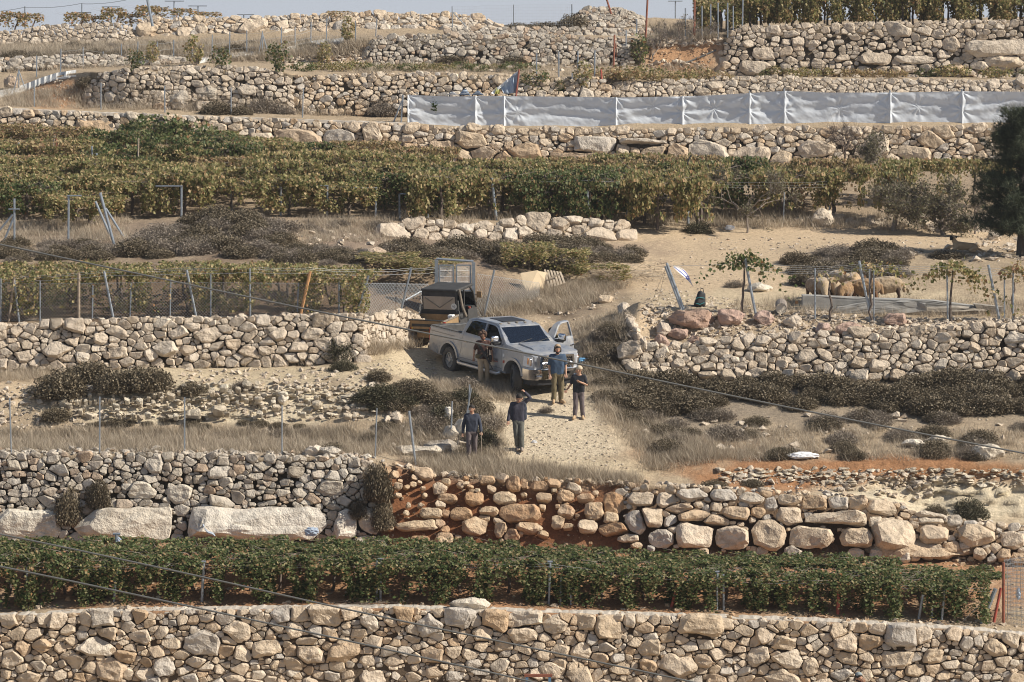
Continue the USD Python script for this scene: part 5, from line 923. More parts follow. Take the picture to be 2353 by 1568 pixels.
for lb, a, r, m in (('left strut of the A shaped fence post by the concrete path', (31, 214, 43, 162), .025, 'galvanised'), ('right strut of the A shaped fence post by the concrete path', (58, 205, 43, 162), .025, 'galvanised'), ('left strut of the A shaped post on the pale ledge', (594, 129, 603, 74), .025, 'galvanised'), ('right strut of the A shaped post on the pale ledge', (617, 126, 604, 80), .025, 'galvanised'), ('slanting strut at the left post of the skyline gap', (1078, 69, 1040, 27), .03, 'galvanised'),
        ('tall red brown pole on the terrace edge right of centre', (1483, 100, 1488, -4), .05, 'rust_red'), ('short red brown pole below the tall one', (1410, 158, 1412, 80), .045, 'rust_red'), ('dark strut beside the short red brown pole', (1417, 150, 1415, 100), .03, 'rust_red'), ('second tall red brown pole near the tall hilltop wall', (1595, 92, 1596, -4), .05, 'rust_red'), ('bright red short stake at the low vines', (1384, 200, 1381, 160), .04, 'red_paint'), ('whitish bent stake above the screen', (1316, 214, 1315, 168), .035, 'white_paint'),
        ('thick leaning post at the corner of the tall hilltop wall', (1735, 62, 1716, -5), .09, 'galvanised'), ('leaning post right of the thick corner post', (1752, 62, 1738, 5), .05, 'galvanised'), ('another leaning post on the tall hilltop wall', (1768, 60, 1755, 8), .05, 'galvanised'), ('red brown mast on top of the skyline heap', (1402, 24, 1392, -8), .05, 'rust_red'), ('thick leaning grey post on the skyline between the walls', (349, 52, 338, -5), .07, 'galvanised')):
    post(lb, *a, r=r, m=m)
for lb, u, v0, v1, ua, ub, vb in (('T shaped post leftmost on the skyline', 188, 66, 8, 166, 210, 29), ('T shaped post second on the skyline', 256, 60, 16, 234, 276, 16), ('tall T shaped post on the skyline left of the wall', 400, 50, 4, 379, 423, 3), ('T shaped post over the left end of the skyline wall', 455, 48, 14, 433, 476, 14), ('low T shaped post half hidden by the skyline wall', 560, 46, 34, 545, 584, 34), ('T shaped post right of the skyline heap', 1552, 60, 2, 1535, 1568, 3)):
    post(lb, u, v0, u, v1, .035, bar=(ua, ub, vb), name='trellis_post', Y=171.5)
post('plain dark post among the leftmost skyline vines', 58, 76, 57, 15, .035, Y=171.5); wire_line('barbed_wire', 'barbed wire sagging across the sky at the top left corner', [P(-60, 27, 171), P(57, 17, 171), P(183, 9, 171), P(300, -2, 171)], .012, 'cable_black', sag=.1)
for k, dv in enumerate((6, 22, 38)): wire_line('fence_wire', ['top', 'middle', 'bottom'][k] + ' strand of the wire fence on the upper left slope', [P(u1, v1 + dv * (v0 - v1) / 55, seen(u0, v0, 82)[1] - .03) for u0, v0, u1, v1 in HP[7:25]], .004, group=None)
gap = thing('gap_fence', 'fine wire mesh fence closing the skyline gap', 'fence', (0, 162, 11)); q = MB()
A = [P(1040, 16, 162.0), P(1180, 12, 162.0), P(1315, 11, 162.0)]
for a, b in zip(A[:-1], A[1:]):
    hb = 1.18
    for t in np.linspace(0, 1, 26): c = a + (b - a) * t; q.tube([c - [0, 162, 11], c - [0, 162, 11] - np.array([0, 0, hb])], .003, 3, cap=False)
    for z in np.linspace(0, hb, 9): q.tube([a - [0, 162, 11] - np.array([0, 0, z]), b - [0, 162, 11] - np.array([0, 0, z])], .003, 3, cap=False)
q.put('wire_mesh', 'wire', gap, kind='stuff')

# trellis over the rubble wall at the right
TR = (('pair of leaning grey poles at the wall corner, left one', 1566, 706, 1529, 612, .045), ('pair of leaning grey poles at the wall corner, right one', 1571, 706, 1532, 605, .045), ('leaning grey post carrying the green vine tuft', 1738, 721, 1712, 595, .045), ('slim post left of the sheep', 1873, 722, 1873, 617, .03), ('leaning grey post in front of the sheep', 2003, 728, 1974, 600, .045), ('slim post right of the leaning one in front of the sheep', 2008, 728, 2008, 620, .025), ('second slim post in front of the sheep', 1998, 726, 1998, 618, .025), ('slim post carrying the vine by the trough end', 2178, 733, 2176, 618, .03), ('leaning grey post at the right end of the trough', 2297, 738, 2271, 609, .045), ('slim post at the right picture edge', 2328, 736, 2328, 628, .03), ('slim post behind the last leaning one', 2308, 732, 2308, 624, .025))
tops = [post(lb, u0, v0, u1, v1, r, Y=104.0 if u0 < 1600 else 103.7)[2] for lb, u0, v0, u1, v1, r in TR]
for k, dz in enumerate((-.02, -.1, -.2, -.32, -.4)):
    yy = 103.65 + k * .22; wire_line('trellis_wire', ['top', 'second', 'third', 'fourth', 'lowest'][k] + ' wire of the trellis above the rubble wall', [P(1712, 603 + k * 4, yy), P(1873, 612 + k * 4.5, yy), P(1974, 607 + k * 4, yy), P(2176, 612 + k * 5, yy), P(2271, 616 + k * 4, yy), P(2420, 622 + k * 4, yy)], .0045, sag=.03)
wire_line('trellis_wire', 'single wire from the corner poles to the vine tuft', [P(1531, 609, 103.9), P(1640, 609, 103.8), P(1712, 600, 103.7)], .006, sag=.02); wire_line('guy_wire', 'left guy wire of the corner poles', [P(1530, 614, 103.9), seen(1500, 690)], .005, 'cable_black'); wire_line('guy_wire', 'right guy wire of the corner poles', [P(1530, 616, 103.9), seen(1512, 692)], .005, 'cable_black')
def trellis_vine(name, label, u, vt, vb, seed, n, w, leaf, drop):
    r = np.random.default_rng(seed); Y = 103.75; b = ground(u, Y); t = P(u, vt, Y) - b; x = thing(name, label, 'grape vine', tuple(b)); q = MB(); q.tube(wiggle((0, 0, -.1), t * .97, 9, .035, r), np.linspace(.05, .03, 9), 6); q.put('trunk', 'bark', x)
    n = int(n * 1.6); c = np.c_[r.normal(.25 * w, w * .72, n), r.normal(0, .28, n), t[2] + r.normal(.02, .10, n)]; c[:, 2] -= np.abs(c[:, 0]) ** 1.5 * drop + (r.random(n) < .35) * r.uniform(0, .8, n) * drop * (1 + c[:, 0])
    f = meshkit.fbm(c * 3.2 + seed, 3, seed); c = c[f > np.quantile(f, .3)]; obj('crown', leaves(c, .13, r), leaf, x, kind='stuff'); return x
trellis_vine('trellis_vine', 'vine with a green leafy tuft on the leaning trellis post above the track', 1706, 594, 720, 1, 420, .8, 'leaf_green', .35); trellis_vine('trellis_vine', 'yellow green vine drooping from the wires by the trough end', 2188, 610, 735, 2, 520, .95, 'leaf_mixed', .5); trellis_vine('trellis_vine', 'vine with few leaves in front of the sheep', 2000, 612, 728, 3, 150, 1.0, 'leaf_mixed', .2); trellis_vine('trellis_vine', 'vine at the right picture edge above the rubble wall', 2330, 618, 735, 4, 220, .6, 'leaf_dry', .4); trellis_vine('trellis_vine', 'leafless twisted vine trunk left of the leaning post, by the sheep', 1908, 640, 722, 5, 30, .6, 'leaf_dry', .1)

# flag, rucksack, trough, log, litter
fl = MB(); fb = MB(); n = 22; ax0, ax1 = P(1548, 612, 103.8), P(1596, 660, 103.75); F0 = ax0.copy()
def flag_strip(t0, t1, w0, w1):
    q = MB(); t = np.linspace(t0, t1, 14); c = ax0 + (ax1 - ax0) * t[:, None] + np.c_[.05 * np.sin(t * 4), np.zeros(14), .05 * np.sin(t * 3.1)]
    tw = t * 5.0; wd = .11 * np.sin(np.clip(t, .03, .97) * np.pi) ** .5; nrm = np.c_[.7 * np.cos(tw * .3), .8 * np.sin(tw), .7 * np.cos(tw * .3)]
    a, b = c + nrm * (wd * w0)[:, None], c + nrm * (wd * w1)[:, None]; off = np.array([0, .006, 0])
    v = np.vstack([a, b, a + off, b + off]) - F0; i = np.arange(13); f = np.vstack([np.c_[i, i + 1, i + 15], np.c_[i, i + 15, i + 14], np.c_[i + 29, i + 28, i + 43], np.c_[i + 28, i + 42, i + 43]]); return q.add(v, f)
x = thing('twisted_flag', 'white flag with blue stripes twisted on the wire by the corner poles', 'flag', tuple(F0)); flag_strip(.0, 1, -1, -.55).put('cloth', 'white_cloth', x); flag_strip(.02, 1, -.55, -.2).put('stripe', 'flag_blue', x); flag_strip(0, 1, -.2, .5).put('cloth', 'white_cloth', x)
s = MB(); sc = ax0 + (ax1 - ax0) * .62 + np.array([.03, -.05, .05]) - F0
for up in (1, -1):
    for k in range(3):
        a0, a1 = math.pi / 2 * up + k * 2.0944, math.pi / 2 * up + (k + 1) * 2.0944; s.tube([sc + [.06 * math.cos(a0), 0, .075 * math.sin(a0)], sc + [.06 * math.cos(a1), 0, .075 * math.sin(a1)]], .008, 4)
s.put('star_emblem', 'flag_blue', x); flag_strip(.3, 1, .5, .85).put('stripe', 'flag_blue', x); flag_strip(.0, 1, .85, 1).put('cloth', 'white_cloth', x)
bp = seen(1608, 706, 100); x = thing('rucksack', 'dark rucksack standing on the rubble by the corner poles', 'rucksack', tuple(bp)); q = MB(); q.man(manifold3d.Manifold.batch_hull([manifold3d.Manifold.sphere(r, 12).translate(c) for r, c in ((.1, (-.1, 0, .1)), (.1, (.1, 0, .1)), (.1, (.02, 0, .45)), (.07, (.12, 0, .42)), (.08, (-.08, -.08, .18)))])); q.put('bag', 'black_bag', x, smooth=40)
q = MB(); q.tube([(.02, 0, .52), (.04, 0, .62), (.11, 0, .62), (.13, 0, .5)], .015, 5); q.put('handle', 'black_bag', x); q = MB(); q.tube([(-.14, -.14, .3), (0, -.15, .34), (.15, -.1, .3)], .012, 4); q.tube([(-.14, -.14, .14), (0, -.15, .1), (.15, -.11, .16)], .012, 4); q.put('piping', 'teal', x); q = MB(); q.tube([(-.12, -.05, .06), (-.3, -.04, .02)], .025, 5); q.put('strap', 'navy', x)
tY = 105.6; to = P(2075, 720, tY); x = thing('concrete_trough', 'long low concrete trough with broken rough front before the sheep', 'trough', tuple(to))
def prism_uv(pts, Y, w, rough=0.0, seed=0):
    r = np.random.default_rng(seed); p = np.array(pts, float); a = P(p[:, 0], p[:, 1], Y) - to; v, f = hull(np.vstack([a, a + [0, w, 0]])); m = trimesh.Trimesh(v, f, process=False)
    if rough: m = m.subdivide().subdivide().subdivide(); m.vertices += (meshkit.fbm(np.array(m.vertices) * 2.5, 4, seed)[:, None] - .5) * rough * np.array([.4, 1, .5])
    return np.array(m.vertices), np.array(m.faces)
obj('rim', prism_uv([(1845, 679), (1960, 685), (2150, 692), (2300, 712), (2302, 730), (1845, 712)], tY, .5, .08, 1), 'concrete', x); obj('broken_front', prism_uv([(1925, 707), (1985, 696), (2100, 694), (2130, 698), (2130, 716), (1900, 728)], tY - .35, .3, .2, 2), 'concrete', x, label='whitish cement patch on the trough front'); obj('foot', prism_uv([(1950, 715), (2200, 705), (2280, 716), (2290, 740), (1930, 742)], tY - .3, .4, .3, 3), 'concrete_rough', x); obj('end_block', prism_uv([(2240, 699), (2305, 706), (2312, 722), (2250, 718)], tY - .25, .5, .12, 4), 'concrete_rough', x)
lg = seen(1794, 722, 102); x = thing('sawn_log', 'pale sawn log lying end on above the rubble', 'log', tuple(lg)); q = MB(); q.tube([(0, -.15, .19), (.1, 1.0, .24)], [.19, .2], 14); q.put('trunk', 'bark_grey', x); q = MB(); q.tube([(0, -.165, .19), (0, -.151, .19)], .178, 14); q.put('cut_face', 'chalk', x)
def rag(name, label, p, size, m, seed, cat='plastic scrap', stretch=(1, .4, .6)):
    r = np.random.default_rng(seed); g = trimesh.creation.icosphere(3); v = np.array(g.vertices) * np.array(stretch) * size; v *= (.45 + 1.1 * meshkit.fbm(np.array(g.vertices) * 2.6 + seed, 4, seed))[:, None]; return obj_at(name, (v, g.faces), m, p, label, cat)
rag('plastic_scrap', 'crumpled bright blue plastic in the verge beside the pickup', seen(1336, 836) + [0, -.1, .1], .16, 'blue_plastic', 1); rag('plastic_scrap', 'tail of blue plastic trailing right of the crumpled one', seen(1350, 830) + [0, -.1, .06], .16, 'blue_plastic', 2, stretch=(1.3, .3, .25)); rag('plastic_sheet', 'crumpled pale plastic sheet lying above the red earth bank', seen(1842, 1050) + [0, -.1, .05], .42, 'white_cloth', 3, stretch=(1.2, .6, .22)); rag('plastic_sheet', 'dark green plastic under the pale crumpled sheet', seen(1815, 1046) + [0, -.05, .02], .3, 'teal', 4, stretch=(1.2, .6, .2)); rag('blue_rag', 'blue rag tied to the post above the left of the lowest vines', P(272, 1245, 88.2), .14, 'pale_blue_cloth', 5, 'rag', (.5, .4, 1)); rag('blue_rag', 'grey blue rag caught in the dark bush end of the lowest vines', P(716, 1222, 89.6), .2, 'pale_blue_cloth', 6, 'rag'); rag('white_scrap', 'white scrap at the olive brown bush by the track', seen(1676, 527) + [0, -.1, .06], .18, 'white_cloth', 7); rag('blue_rag', 'pale blue rag in the mesh coil at the lower right corner', P(2340, 1365, 85.9), .14, 'pale_blue_cloth', 8, 'rag', (.4, .4, 1.2)); rag('white_bag', 'small white bag lying in the dry grass at the left of the path', seen(1228, 1018) + [0, 0, .03], .08, 'white_cloth', 9)
q = MB(); tq = np.linspace(0, 1, 9); q.tube(P(466 + 28 * tq, 1205 + 32 * tq + 5 * np.sin(tq * 5), 90.2) - P(466, 1205, 90.2), .035 * np.sin(tq * 2.6 + .3) + .012, 5); obj_at('blue_streamer', q.get(), 'pale_blue_cloth', P(466, 1205, 90.2), 'pale blue plastic streamer hanging before the long slab', 'plastic streamer')

# lowest vineyard posts
for lb, u0, v0, u1, v1, r, m, cp in (('grey post at the left of the lowest vines', 63, 1408, 62, 1303, .035, 'galvanised', None), ('grey post left of the first pair in the lowest vines', 262, 1400, 270, 1290, .035, 'galvanised', None), ('capped grey post under the long slab', 464, 1401, 468, 1293, .04, 'galvanised', .06), ('left one of the twin grey posts', 865, 1398, 866, 1287, .035, 'galvanised', None), ('right one of the twin grey posts', 874, 1398, 875, 1287, .035, 'galvanised', .08), ('orange wooden post in the lowest vines', 1014, 1400, 1008, 1288, .045, 'orange_wood', None), ('grey post right of the orange wooden one', 1261, 1403, 1264, 1293, .035, 'galvanised', .07), ('dark grey post in the middle of the lowest vines', 1288, 1405, 1290, 1325, .03, 'galvanised', None), ('short dark stake in the middle of the lowest vines', 1312, 1406, 1312, 1345, .03, 'galvanised', None), ('leaning red post in the lowest vines', 1543, 1416, 1563, 1326, .045, 'red_paint', None),
        ('grey post left of a close pair', 1647, 1420, 1648, 1316, .035, 'galvanised', .06), ('grey post right of a close pair', 1663, 1421, 1662, 1320, .03, 'galvanised', None), ('upright red post in the lowest vines', 1925, 1429, 1928, 1330, .045, 'red_paint', None), ('grey post right of the upright red one', 2054, 1437, 2055, 1341, .03, 'galvanised', .07), ('leaning grey stake right of the upright red one', 2111, 1440, 2121, 1367, .04, 'galvanised', None), ('short grey stake near the end of the lowest vines', 2140, 1441, 2143, 1390, .03, 'galvanised', None), ('leaning slim post near the end of the lowest vines', 2164, 1442, 2172, 1348, .035, 'galvanised', None), ('thick leaning end post at the lower right', 2256, 1450, 2288, 1353, .06, 'galvanised', None), ('leaning red post banded white at the lower right', 2283, 1453, 2300, 1351, .04, 'red_paint', None), ('rusty upright post carrying the mesh coil', 2306, 1456, 2306, 1293, .04, 'rust_red', None)):
    post(lb, u0, v0, u1, v1, r, m, Y=85.45, capped=cp)
post('capped grey post rising from the left of the lowest vines', 268, 1300, 268, 1229, .045, Y=88.2, capped=.1)
for k, v in enumerate((1300, 1306)): wire_line('trellis_wire', ['upper', 'lower'][k] + ' wire along the front of the lowest vines', [P(-60, v, 85.4), P(468, v - 2, 85.4), P(870, v - 6, 85.4), P(1264, v - 4, 85.4), P(1563, v + 28, 85.4), P(1928, v + 34, 85.4), P(2288, v + 54, 85.4)], .004, 'wire', sag=.04)
wire_line('guy_wire', 'guy wire of the thick leaning end post', [P(2285, 1358, 85.45), P(2200, 1440, 85.4)], .006)
mc = P(2350, 1450, 85.9); x = thing('wire_mesh_coil', 'standing coil of welded wire mesh at the lower right corner', 'wire mesh', tuple(mc)); q = MB()
for rr in (.5, .42):
    for a in np.linspace(0, 2 * math.pi, 22): q.tube([(rr * math.cos(a), rr * math.sin(a), 0), (rr * math.cos(a + .06), rr * math.sin(a), 1.95)], .004, 3, cap=False)
    for z in np.linspace(.02, 1.93, 18): t = np.linspace(0, 2 * math.pi, 25); q.tube(np.c_[rr * np.cos(t), rr * np.sin(t), np.full(25, z) + .03 * np.sin(t * 2)], .004, 3, cap=False)
q.put('mesh', 'wire', x, kind='stuff')
# trestle whose top shows at the bottom edge
tb = P(1237, 1556, 82.4); x = thing('metal_trestle', 'blue legged metal frame with a rusty top bar at the bottom edge', 'frame', tuple(tb))
for xx in (-.3, .3): q = MB(); q.box((xx, 0, -.95), (.07, .07, 1.9)); q.put('leg', 'blue_steel', x)
q = MB(); q.box((0, 0, .04), (.74, .08, .07)); q.put('top_bar', 'rust_red', x)
# overhead cables, far in front of the hillside
for lb, pts, Y in (('long black cable slanting across the picture in front of the pickup', [(-500, 455), (0, 562), (400, 647), (804, 731), (1151, 800), (1442, 860), (1800, 934), (2353, 1042), (2800, 1125)], 70.0), ('upper one of two black cables over the lowest vines', [(-500, 1135), (0, 1228), (400, 1312), (804, 1402), (1200, 1485), (1580, 1565), (2300, 1720)], 66.0), ('lower one of two black cables over the lowest vines', [(-500, 1205), (0, 1302), (400, 1386), (804, 1474), (1213, 1565), (1900, 1722)], 64.0)):
    p = np.array([P(u, v, Y) for u, v in pts]); t = np.linspace(0, 1, 60); d = np.r_[0, np.cumsum(np.linalg.norm(np.diff(p, axis=0), axis=1))]; d /= d[-1]
    from scipy.interpolate import PchipInterpolator
    c = np.stack([PchipInterpolator(d, p[:, k])(t) for k in range(3)], -1); q = MB(); q.tube(c - c[0], .019, 8); obj_at('overhead_cable', q.get(), 'cable_black', c[0], lb, 'cable', smooth=True)

# white screen
plain('screen_cloth', (.60, .635, .675), .85, vary=.05, scale=.7)
sT = lin([(937, 218), (960, 219), (1030, 222), (1092, 221), (1158, 221), (1415, 224), (1568, 222), (1640, 219), (1722, 214), (1802, 209), (1900, 213), (2045, 213), (2210, 210), (2353, 211), (2500, 212)]); sB = lin([(937, 290), (1000, 294), (1158, 297), (1415, 294), (1568, 291), (1802, 290), (2045, 290), (2353, 288), (2500, 288)])
sx = thing('white_screen', 'long white cloth screen stretched on posts above the boulder wall', 'cloth screen', tuple(P(1650, 290, 143.4))); so = P(1650, 290, 143.4); seams = [937, 1092, 1158, 1415, 1568, 1722, 1802, 2045, 2210, 2420]
sr = np.random.default_rng(4); knots = [(s, f, sr.uniform(.6, 1.3)) for s in seams for f in (.02, .55)] + [(1190, .5, .5), (1500, .3, .6), (1640, .45, .9), (1930, .5, .6), (2110, .45, .7), (2300, .4, .6)]
for a, b in zip(seams[:-1], seams[1:]):
    nu, nv = int((b - a) / 1.5), 46; U, Fv = np.meshgrid(np.linspace(a, b, nu), np.linspace(0, 1, nv), indexing='ij'); V = sT(U) + (sB(U) - sT(U)) * Fv
    Xm = (U - a) * .02; D = np.zeros(U.shape)
    for ku, kf, ks in knots:
        du, dv = (U - ku) / 50, (Fv - kf) * 1.55; rr = np.hypot(du, dv) + .05; ang = np.arctan2(dv, du); D += ks * .03 * np.sin(ang * 9 + ku) * np.exp(-rr * 1.7) * np.clip(rr * 3, 0, 1)
    D += .022 * np.sin((Fv * 7.2 + .8 * np.sin(U / 61) + U / 340) * 2.4) * np.exp(-((Fv - .45) / .35) ** 2) + .09 * (meshkit.fbm(np.stack([U / 34, Fv * 3.4, U * 0], -1), 4, 5) - .5) * 1.0
    D += -.06 * np.exp(-((U - a) / 2.6) ** 2) - .04 * np.exp(-((U - b) / 2) ** 2) + .10 * np.sin(math.pi * (U - a) / (b - a)) * np.sin(math.pi * Fv)
    Y = 143.35 + D + (1 - Fv) * -.16; W = P(U, V, 143.35); W[..., 1] = Y; i, j = np.meshgrid(np.arange(nu - 1), np.arange(nv - 1), indexing='ij')
    W = W.reshape(-1, 3) - so; q = np.stack([i * nv + j, i * nv + j + 1, (i + 1) * nv + j + 1, (i + 1) * nv + j], -1).reshape(-1, 4); obj('sheet_panel', (W, q), 'screen_cloth', sx, smooth=True)
for s in seams[:-1]:
    t = P(s + (4 if s == 937 else 0), sT(s) - (5 if s > 1700 else 1), 143.75); g = ground(s, 143.75); q = MB(); q.tube([g - so - [0, 0, .2], t - so], .035, 6); q.put('support_post', 'galvanised', sx)
post('grey stay post left of the white screen', 922, 282, 926, 218, .04, Y=143.3); post('slanting strut of the stay post left of the white screen', 905, 272, 924, 232, .035, Y=143.5)
rp = np.random.default_rng(2); q = MB(); q.add(*leaves(P(998 + rp.normal(0, 3, 40), 243 + rp.normal(0, 7, 40), 143.0) - P(998, 243, 143.0), .12, rp)); obj_at('hanging_shoot', q.get(), 'leaf_green', P(998, 243, 143.0), 'green vine shoot hanging over the left end of the white screen', 'vine shoot')
# blue and white cloths behind the screen
cl = P(1180, 200, 145.4); x = thing('hung_cloth', 'pale blue and white cloth hung from a red brown pole behind the screen', 'cloth', tuple(cl)); plain('rust_pole', (.30, .09, .06), .7)
def cloth(pts, seed):
    p = np.array(pts, float); a = P(p[:, 0], p[:, 1], 145.4) - cl; n = 14; s, t = np.meshgrid(np.linspace(0, 1, n), np.linspace(0, 1, n), indexing='ij'); s, t = s[..., None], t[..., None]
    g = a[0] * (1 - s) * (1 - t) + a[1] * s * (1 - t) + a[2] * s * t + a[3] * (1 - s) * t; g[..., 1] += .25 * (meshkit.fbm(g * 2.2, 3, seed) - .5) + .06 * np.sin(s[..., 0] * 17); i, j = np.meshgrid(np.arange(n - 1), np.arange(n - 1), indexing='ij')
    return g.reshape(-1, 3), np.stack([i * n + j, i * n + j + 1, (i + 1) * n + j + 1, (i + 1) * n + j], -1).reshape(-1, 4)
obj('cloth', cloth([(1150, 200), (1192, 164), (1190, 214), (1158, 216)], 1), 'pale_blue_cloth', x); obj('white_edge', cloth([(1128, 214), (1190, 163), (1186, 172), (1134, 217)], 2), 'white_cloth', x); obj('yellow_cloth', cloth([(1138, 204), (1150, 198), (1148, 217), (1134, 216)], 3), 'yellow_cloth', x)
q = MB(); q.tube([P(1185, 226, 145.3) - cl, P(1193, 160, 145.3) - cl], .05, 6); q.put('pole', 'rust_pole', x)
for k, (u, v) in enumerate(((1068, 204), (1098, 208), (1040, 211))): obj('cloth_peak', cloth([(u - 15, 219), (u - 1, v), (u + 3, v + 1), (u + 14, 219)], 5 + k), ['pale_blue_cloth', 'pale_blue_cloth', 'white_cloth'][k], x)
# pale concrete paths on the upper left slope
plain('path_cement', (.50, .49, .46), .9, vary=.12, scale=2)
for k, (pts, w) in enumerate((([(-40, 226), (30, 214), (60, 204), (95, 190), (130, 179), (175, 172)], 6.0), ([(458, 143), (500, 134), (540, 129), (600, 127), (650, 121), (690, 110), (735, 100), (790, 97)], 4.2))):
    p = np.array(pts, float); t = np.linspace(0, len(p) - 1, 40); u, v = np.interp(t, np.arange(len(p)), p[:, 0]), np.interp(t, np.arange(len(p)), p[:, 1]); A = np.array([seen(a, b + w, 140) for a, b in zip(u, v)]); B = np.array([seen(a, b - w, 140) for a, b in zip(u, v)]); z = np.array([0, 0, .07])
    V = np.stack([A + z * .2, A + z * 1.4, B + z * 1.6, B + z * .2], 1).reshape(-1, 3); q = [[i * 4 + j, (i + 1) * 4 + j, (i + 1) * 4 + (j + 1) % 4, i * 4 + (j + 1) % 4] for i in range(39) for j in range(4)]; obj('concrete_path', (V, np.array(q)), 'path_cement', label=['pale concrete strip climbing the slope at the far left', 'pale concrete strip along the ledge under the skyline wall'][k], kind='structure')
wire_line('black_pipe', 'black water pipe lying on the red earth cut near the hilltop', [seen(1562, 152, 140) + [0, 0, .05], seen(1600, 138, 140) + [0, 0, .05], seen(1645, 118, 140) + [0, 0, .05]], .05, 'cable_black', 'pipe')
# ------------------------------------------------------------ vehicles
M3 = manifold3d.Manifold
def prism(poly, a, b, axis):
    """polygon extruded along an axis: 'y' polygon in (x, z); 'x' polygon in (y, z); 'z' polygon in (x, y)"""
    p = np.array(poly, float)
    if np.sum(p[:, 0] * np.roll(p[:, 1], -1) - np.roll(p[:, 0], -1) * p[:, 1]) < 0: p = p[::-1]
    m = M3.extrude(manifold3d.CrossSection([p]), b - a)
    if axis == 'z': return m.translate((0, 0, a))
    if axis == 'y': return m.rotate((90, 0, 0)).translate((0, b, 0))
    return m.rotate((90, 0, 90)).translate((a, 0, 0))
def boxm(x0, x1, y0, y1, z0, z1): return M3.cube((x1 - x0, y1 - y0, z1 - z0)).translate((x0, y0, z0))
def cyl(r, y0, y1, x, z, seg=32): return M3.cylinder(y1 - y0, r, r, seg).rotate((-90, 0, 0)).translate((x, y0, z))
def part(name, m, material, parent, smooth=32, **k):
    t = m.to_mesh() if hasattr(m, 'to_mesh') else None
    return obj(name, (t.vert_properties[:, :3], t.tri_verts) if t is not None else m, material, parent, smooth, **k)

mat('silver_paint', {'tc': ('texture_coordinate', {}), 'n': ('noise_texture', {'scale': 3.2, 'detail': 6.0, 'roughness': .7}), 'r': ('rgb_ramp', {'ramp': [(.38, (.0, .0, .0)), (.66, (.75, .75, .75))]}),
    'n2': ('noise_texture', {'scale': 1.1, 'detail': 3.0}), 'mx': ('mix_color', {'a': (.32, .34, .375), 'b': (.40, .38, .34)}), 'ro': ('map_range', {'to_min': .28, 'to_max': .65}), 'me': ('map_range', {'to_min': .55, 'to_max': .1}),
    'p': ('principled_bsdf', {'coat_weight': .35, 'coat_roughness': .1})},
    [('tc.object', 'n.vector'), ('n.fac', 'r.fac'), ('r.color', 'mx.fac'), ('mx.result', 'p.base_color'), ('r.color', 'ro.value'), ('ro.result', 'p.roughness'), ('r.color', 'me.value'), ('me.result', 'p.metallic')])
plain('chrome', (.78, .78, .80), .12, 1.0, vary=.04); plain('black_trim', (.02, .02, .022), .5, vary=.2); plain('tyre', (.075, .07, .064), .85, vary=.25, scale=12); plain('rim_alloy', (.55, .54, .52), .35, .7, vary=.12); plain('seat_cloth', (.12, .12, .125), .8); plain('dash', (.15, .17, .16), .7); plain('lamp_white', (.62, .63, .64), .18); plain('amber', (.75, .28, .04), .3); plain('red_lens', (.42, .03, .02), .3); plain('bed_liner', (.075, .072, .068), .8, vary=.3); plain('dust_trim', (.20, .17, .135), .8, vary=.3)
plain('badge', (.11, .10, .10), .5); plain('badge_red', (.35, .05, .03), .5); plain('utv_tan', (.27, .175, .085), .7, vary=.22, scale=5); plain('utv_black', (.035, .034, .033), .8, vary=.35, scale=5); plain('vinyl_window', (.33, .275, .22), .45, vary=.14, scale=3); plain('reflector_yellow', (.75, .45, .03), .5); plain('sticker_grey', (.55, .55, .53), .6)
def glass_mat(name, tint, refl=1.45, rough=.03):
    mat(name, {'t': ('transparent_bsdf', {'color': tint}), 'g': ('glossy_bsdf', {'color': (.9, .95, 1.0), 'roughness': rough}), 'f': ('fresnel', {'IOR': refl}), 'm': ('mix_closure', {})}, [('f.fac', 'm.fac'), ('t.transparent', 'm.closure1'), ('g.BSDF', 'm.closure2')] if False else [('f.fac', 'm.fac'), ('t.BSDF', 'm.closure1'), ('g.BSDF', 'm.closure2')], surface='m.closure')
glass_mat('windscreen_glass', (.66, .80, .76), 2.2, .06); glass_mat('tinted_glass', (.05, .06, .08), 1.38); glass_mat('lamp_glass', (.85, .87, .9), 1.5)

def wheel(parent, c, steer, side, R=.42, W=.29, name='wheel', rim='rim_alloy', spokes=8, tread=26, rimr=.25):
    st, ct = math.sin(steer), math.cos(steer); tr = lambda m: (lambda t: ((t.vert_properties[:, :3] @ np.array([[ct, st, 0], [-st, ct, 0], [0, 0, 1]])) + c, t.tri_verts))(m.to_mesh())
    prof = [(R * .62, -W / 2), (R * .90, -W / 2), (R * .985, -W * .38), (R, -W * .2), (R, W * .2), (R * .985, W * .38), (R * .90, W / 2), (R * .62, W / 2)]
    t = M3.revolve(manifold3d.CrossSection([np.array(prof)[::-1] if False else np.array(prof)]), 40).rotate((90, 0, 0))
    for k in range(tread):
        a = k / tread * 360
        for y in (-W * .33, 0, W * .33): t = t + M3.cube((R * .06, W * .22, R * .05), True).translate((0, y, R * 1.0)).rotate((0, a + (6 if y else 0), 0))
    w = part(name, tr(t), 'tyre', parent, 30); s = side; rm = cyl(rimr + .01, -W * .3, W * .3, 0, 0, 28) - cyl(rimr - .03, (W * .12 if s > 0 else -W), (W if s > 0 else -W * .12), 0, 0, 28)
    for k in range(spokes): rm = rm + M3.cube((.045, .03, rimr - .04), True).translate((0, s * W * .2, rimr * .5)).rotate((0, k * 360 / spokes, 0))
    rm = rm + cyl(.07, s * W * .22 - .05, s * W * .22 + .05, 0, 0, 20); obj('rim', tr(rm), rim, w, 30); return w

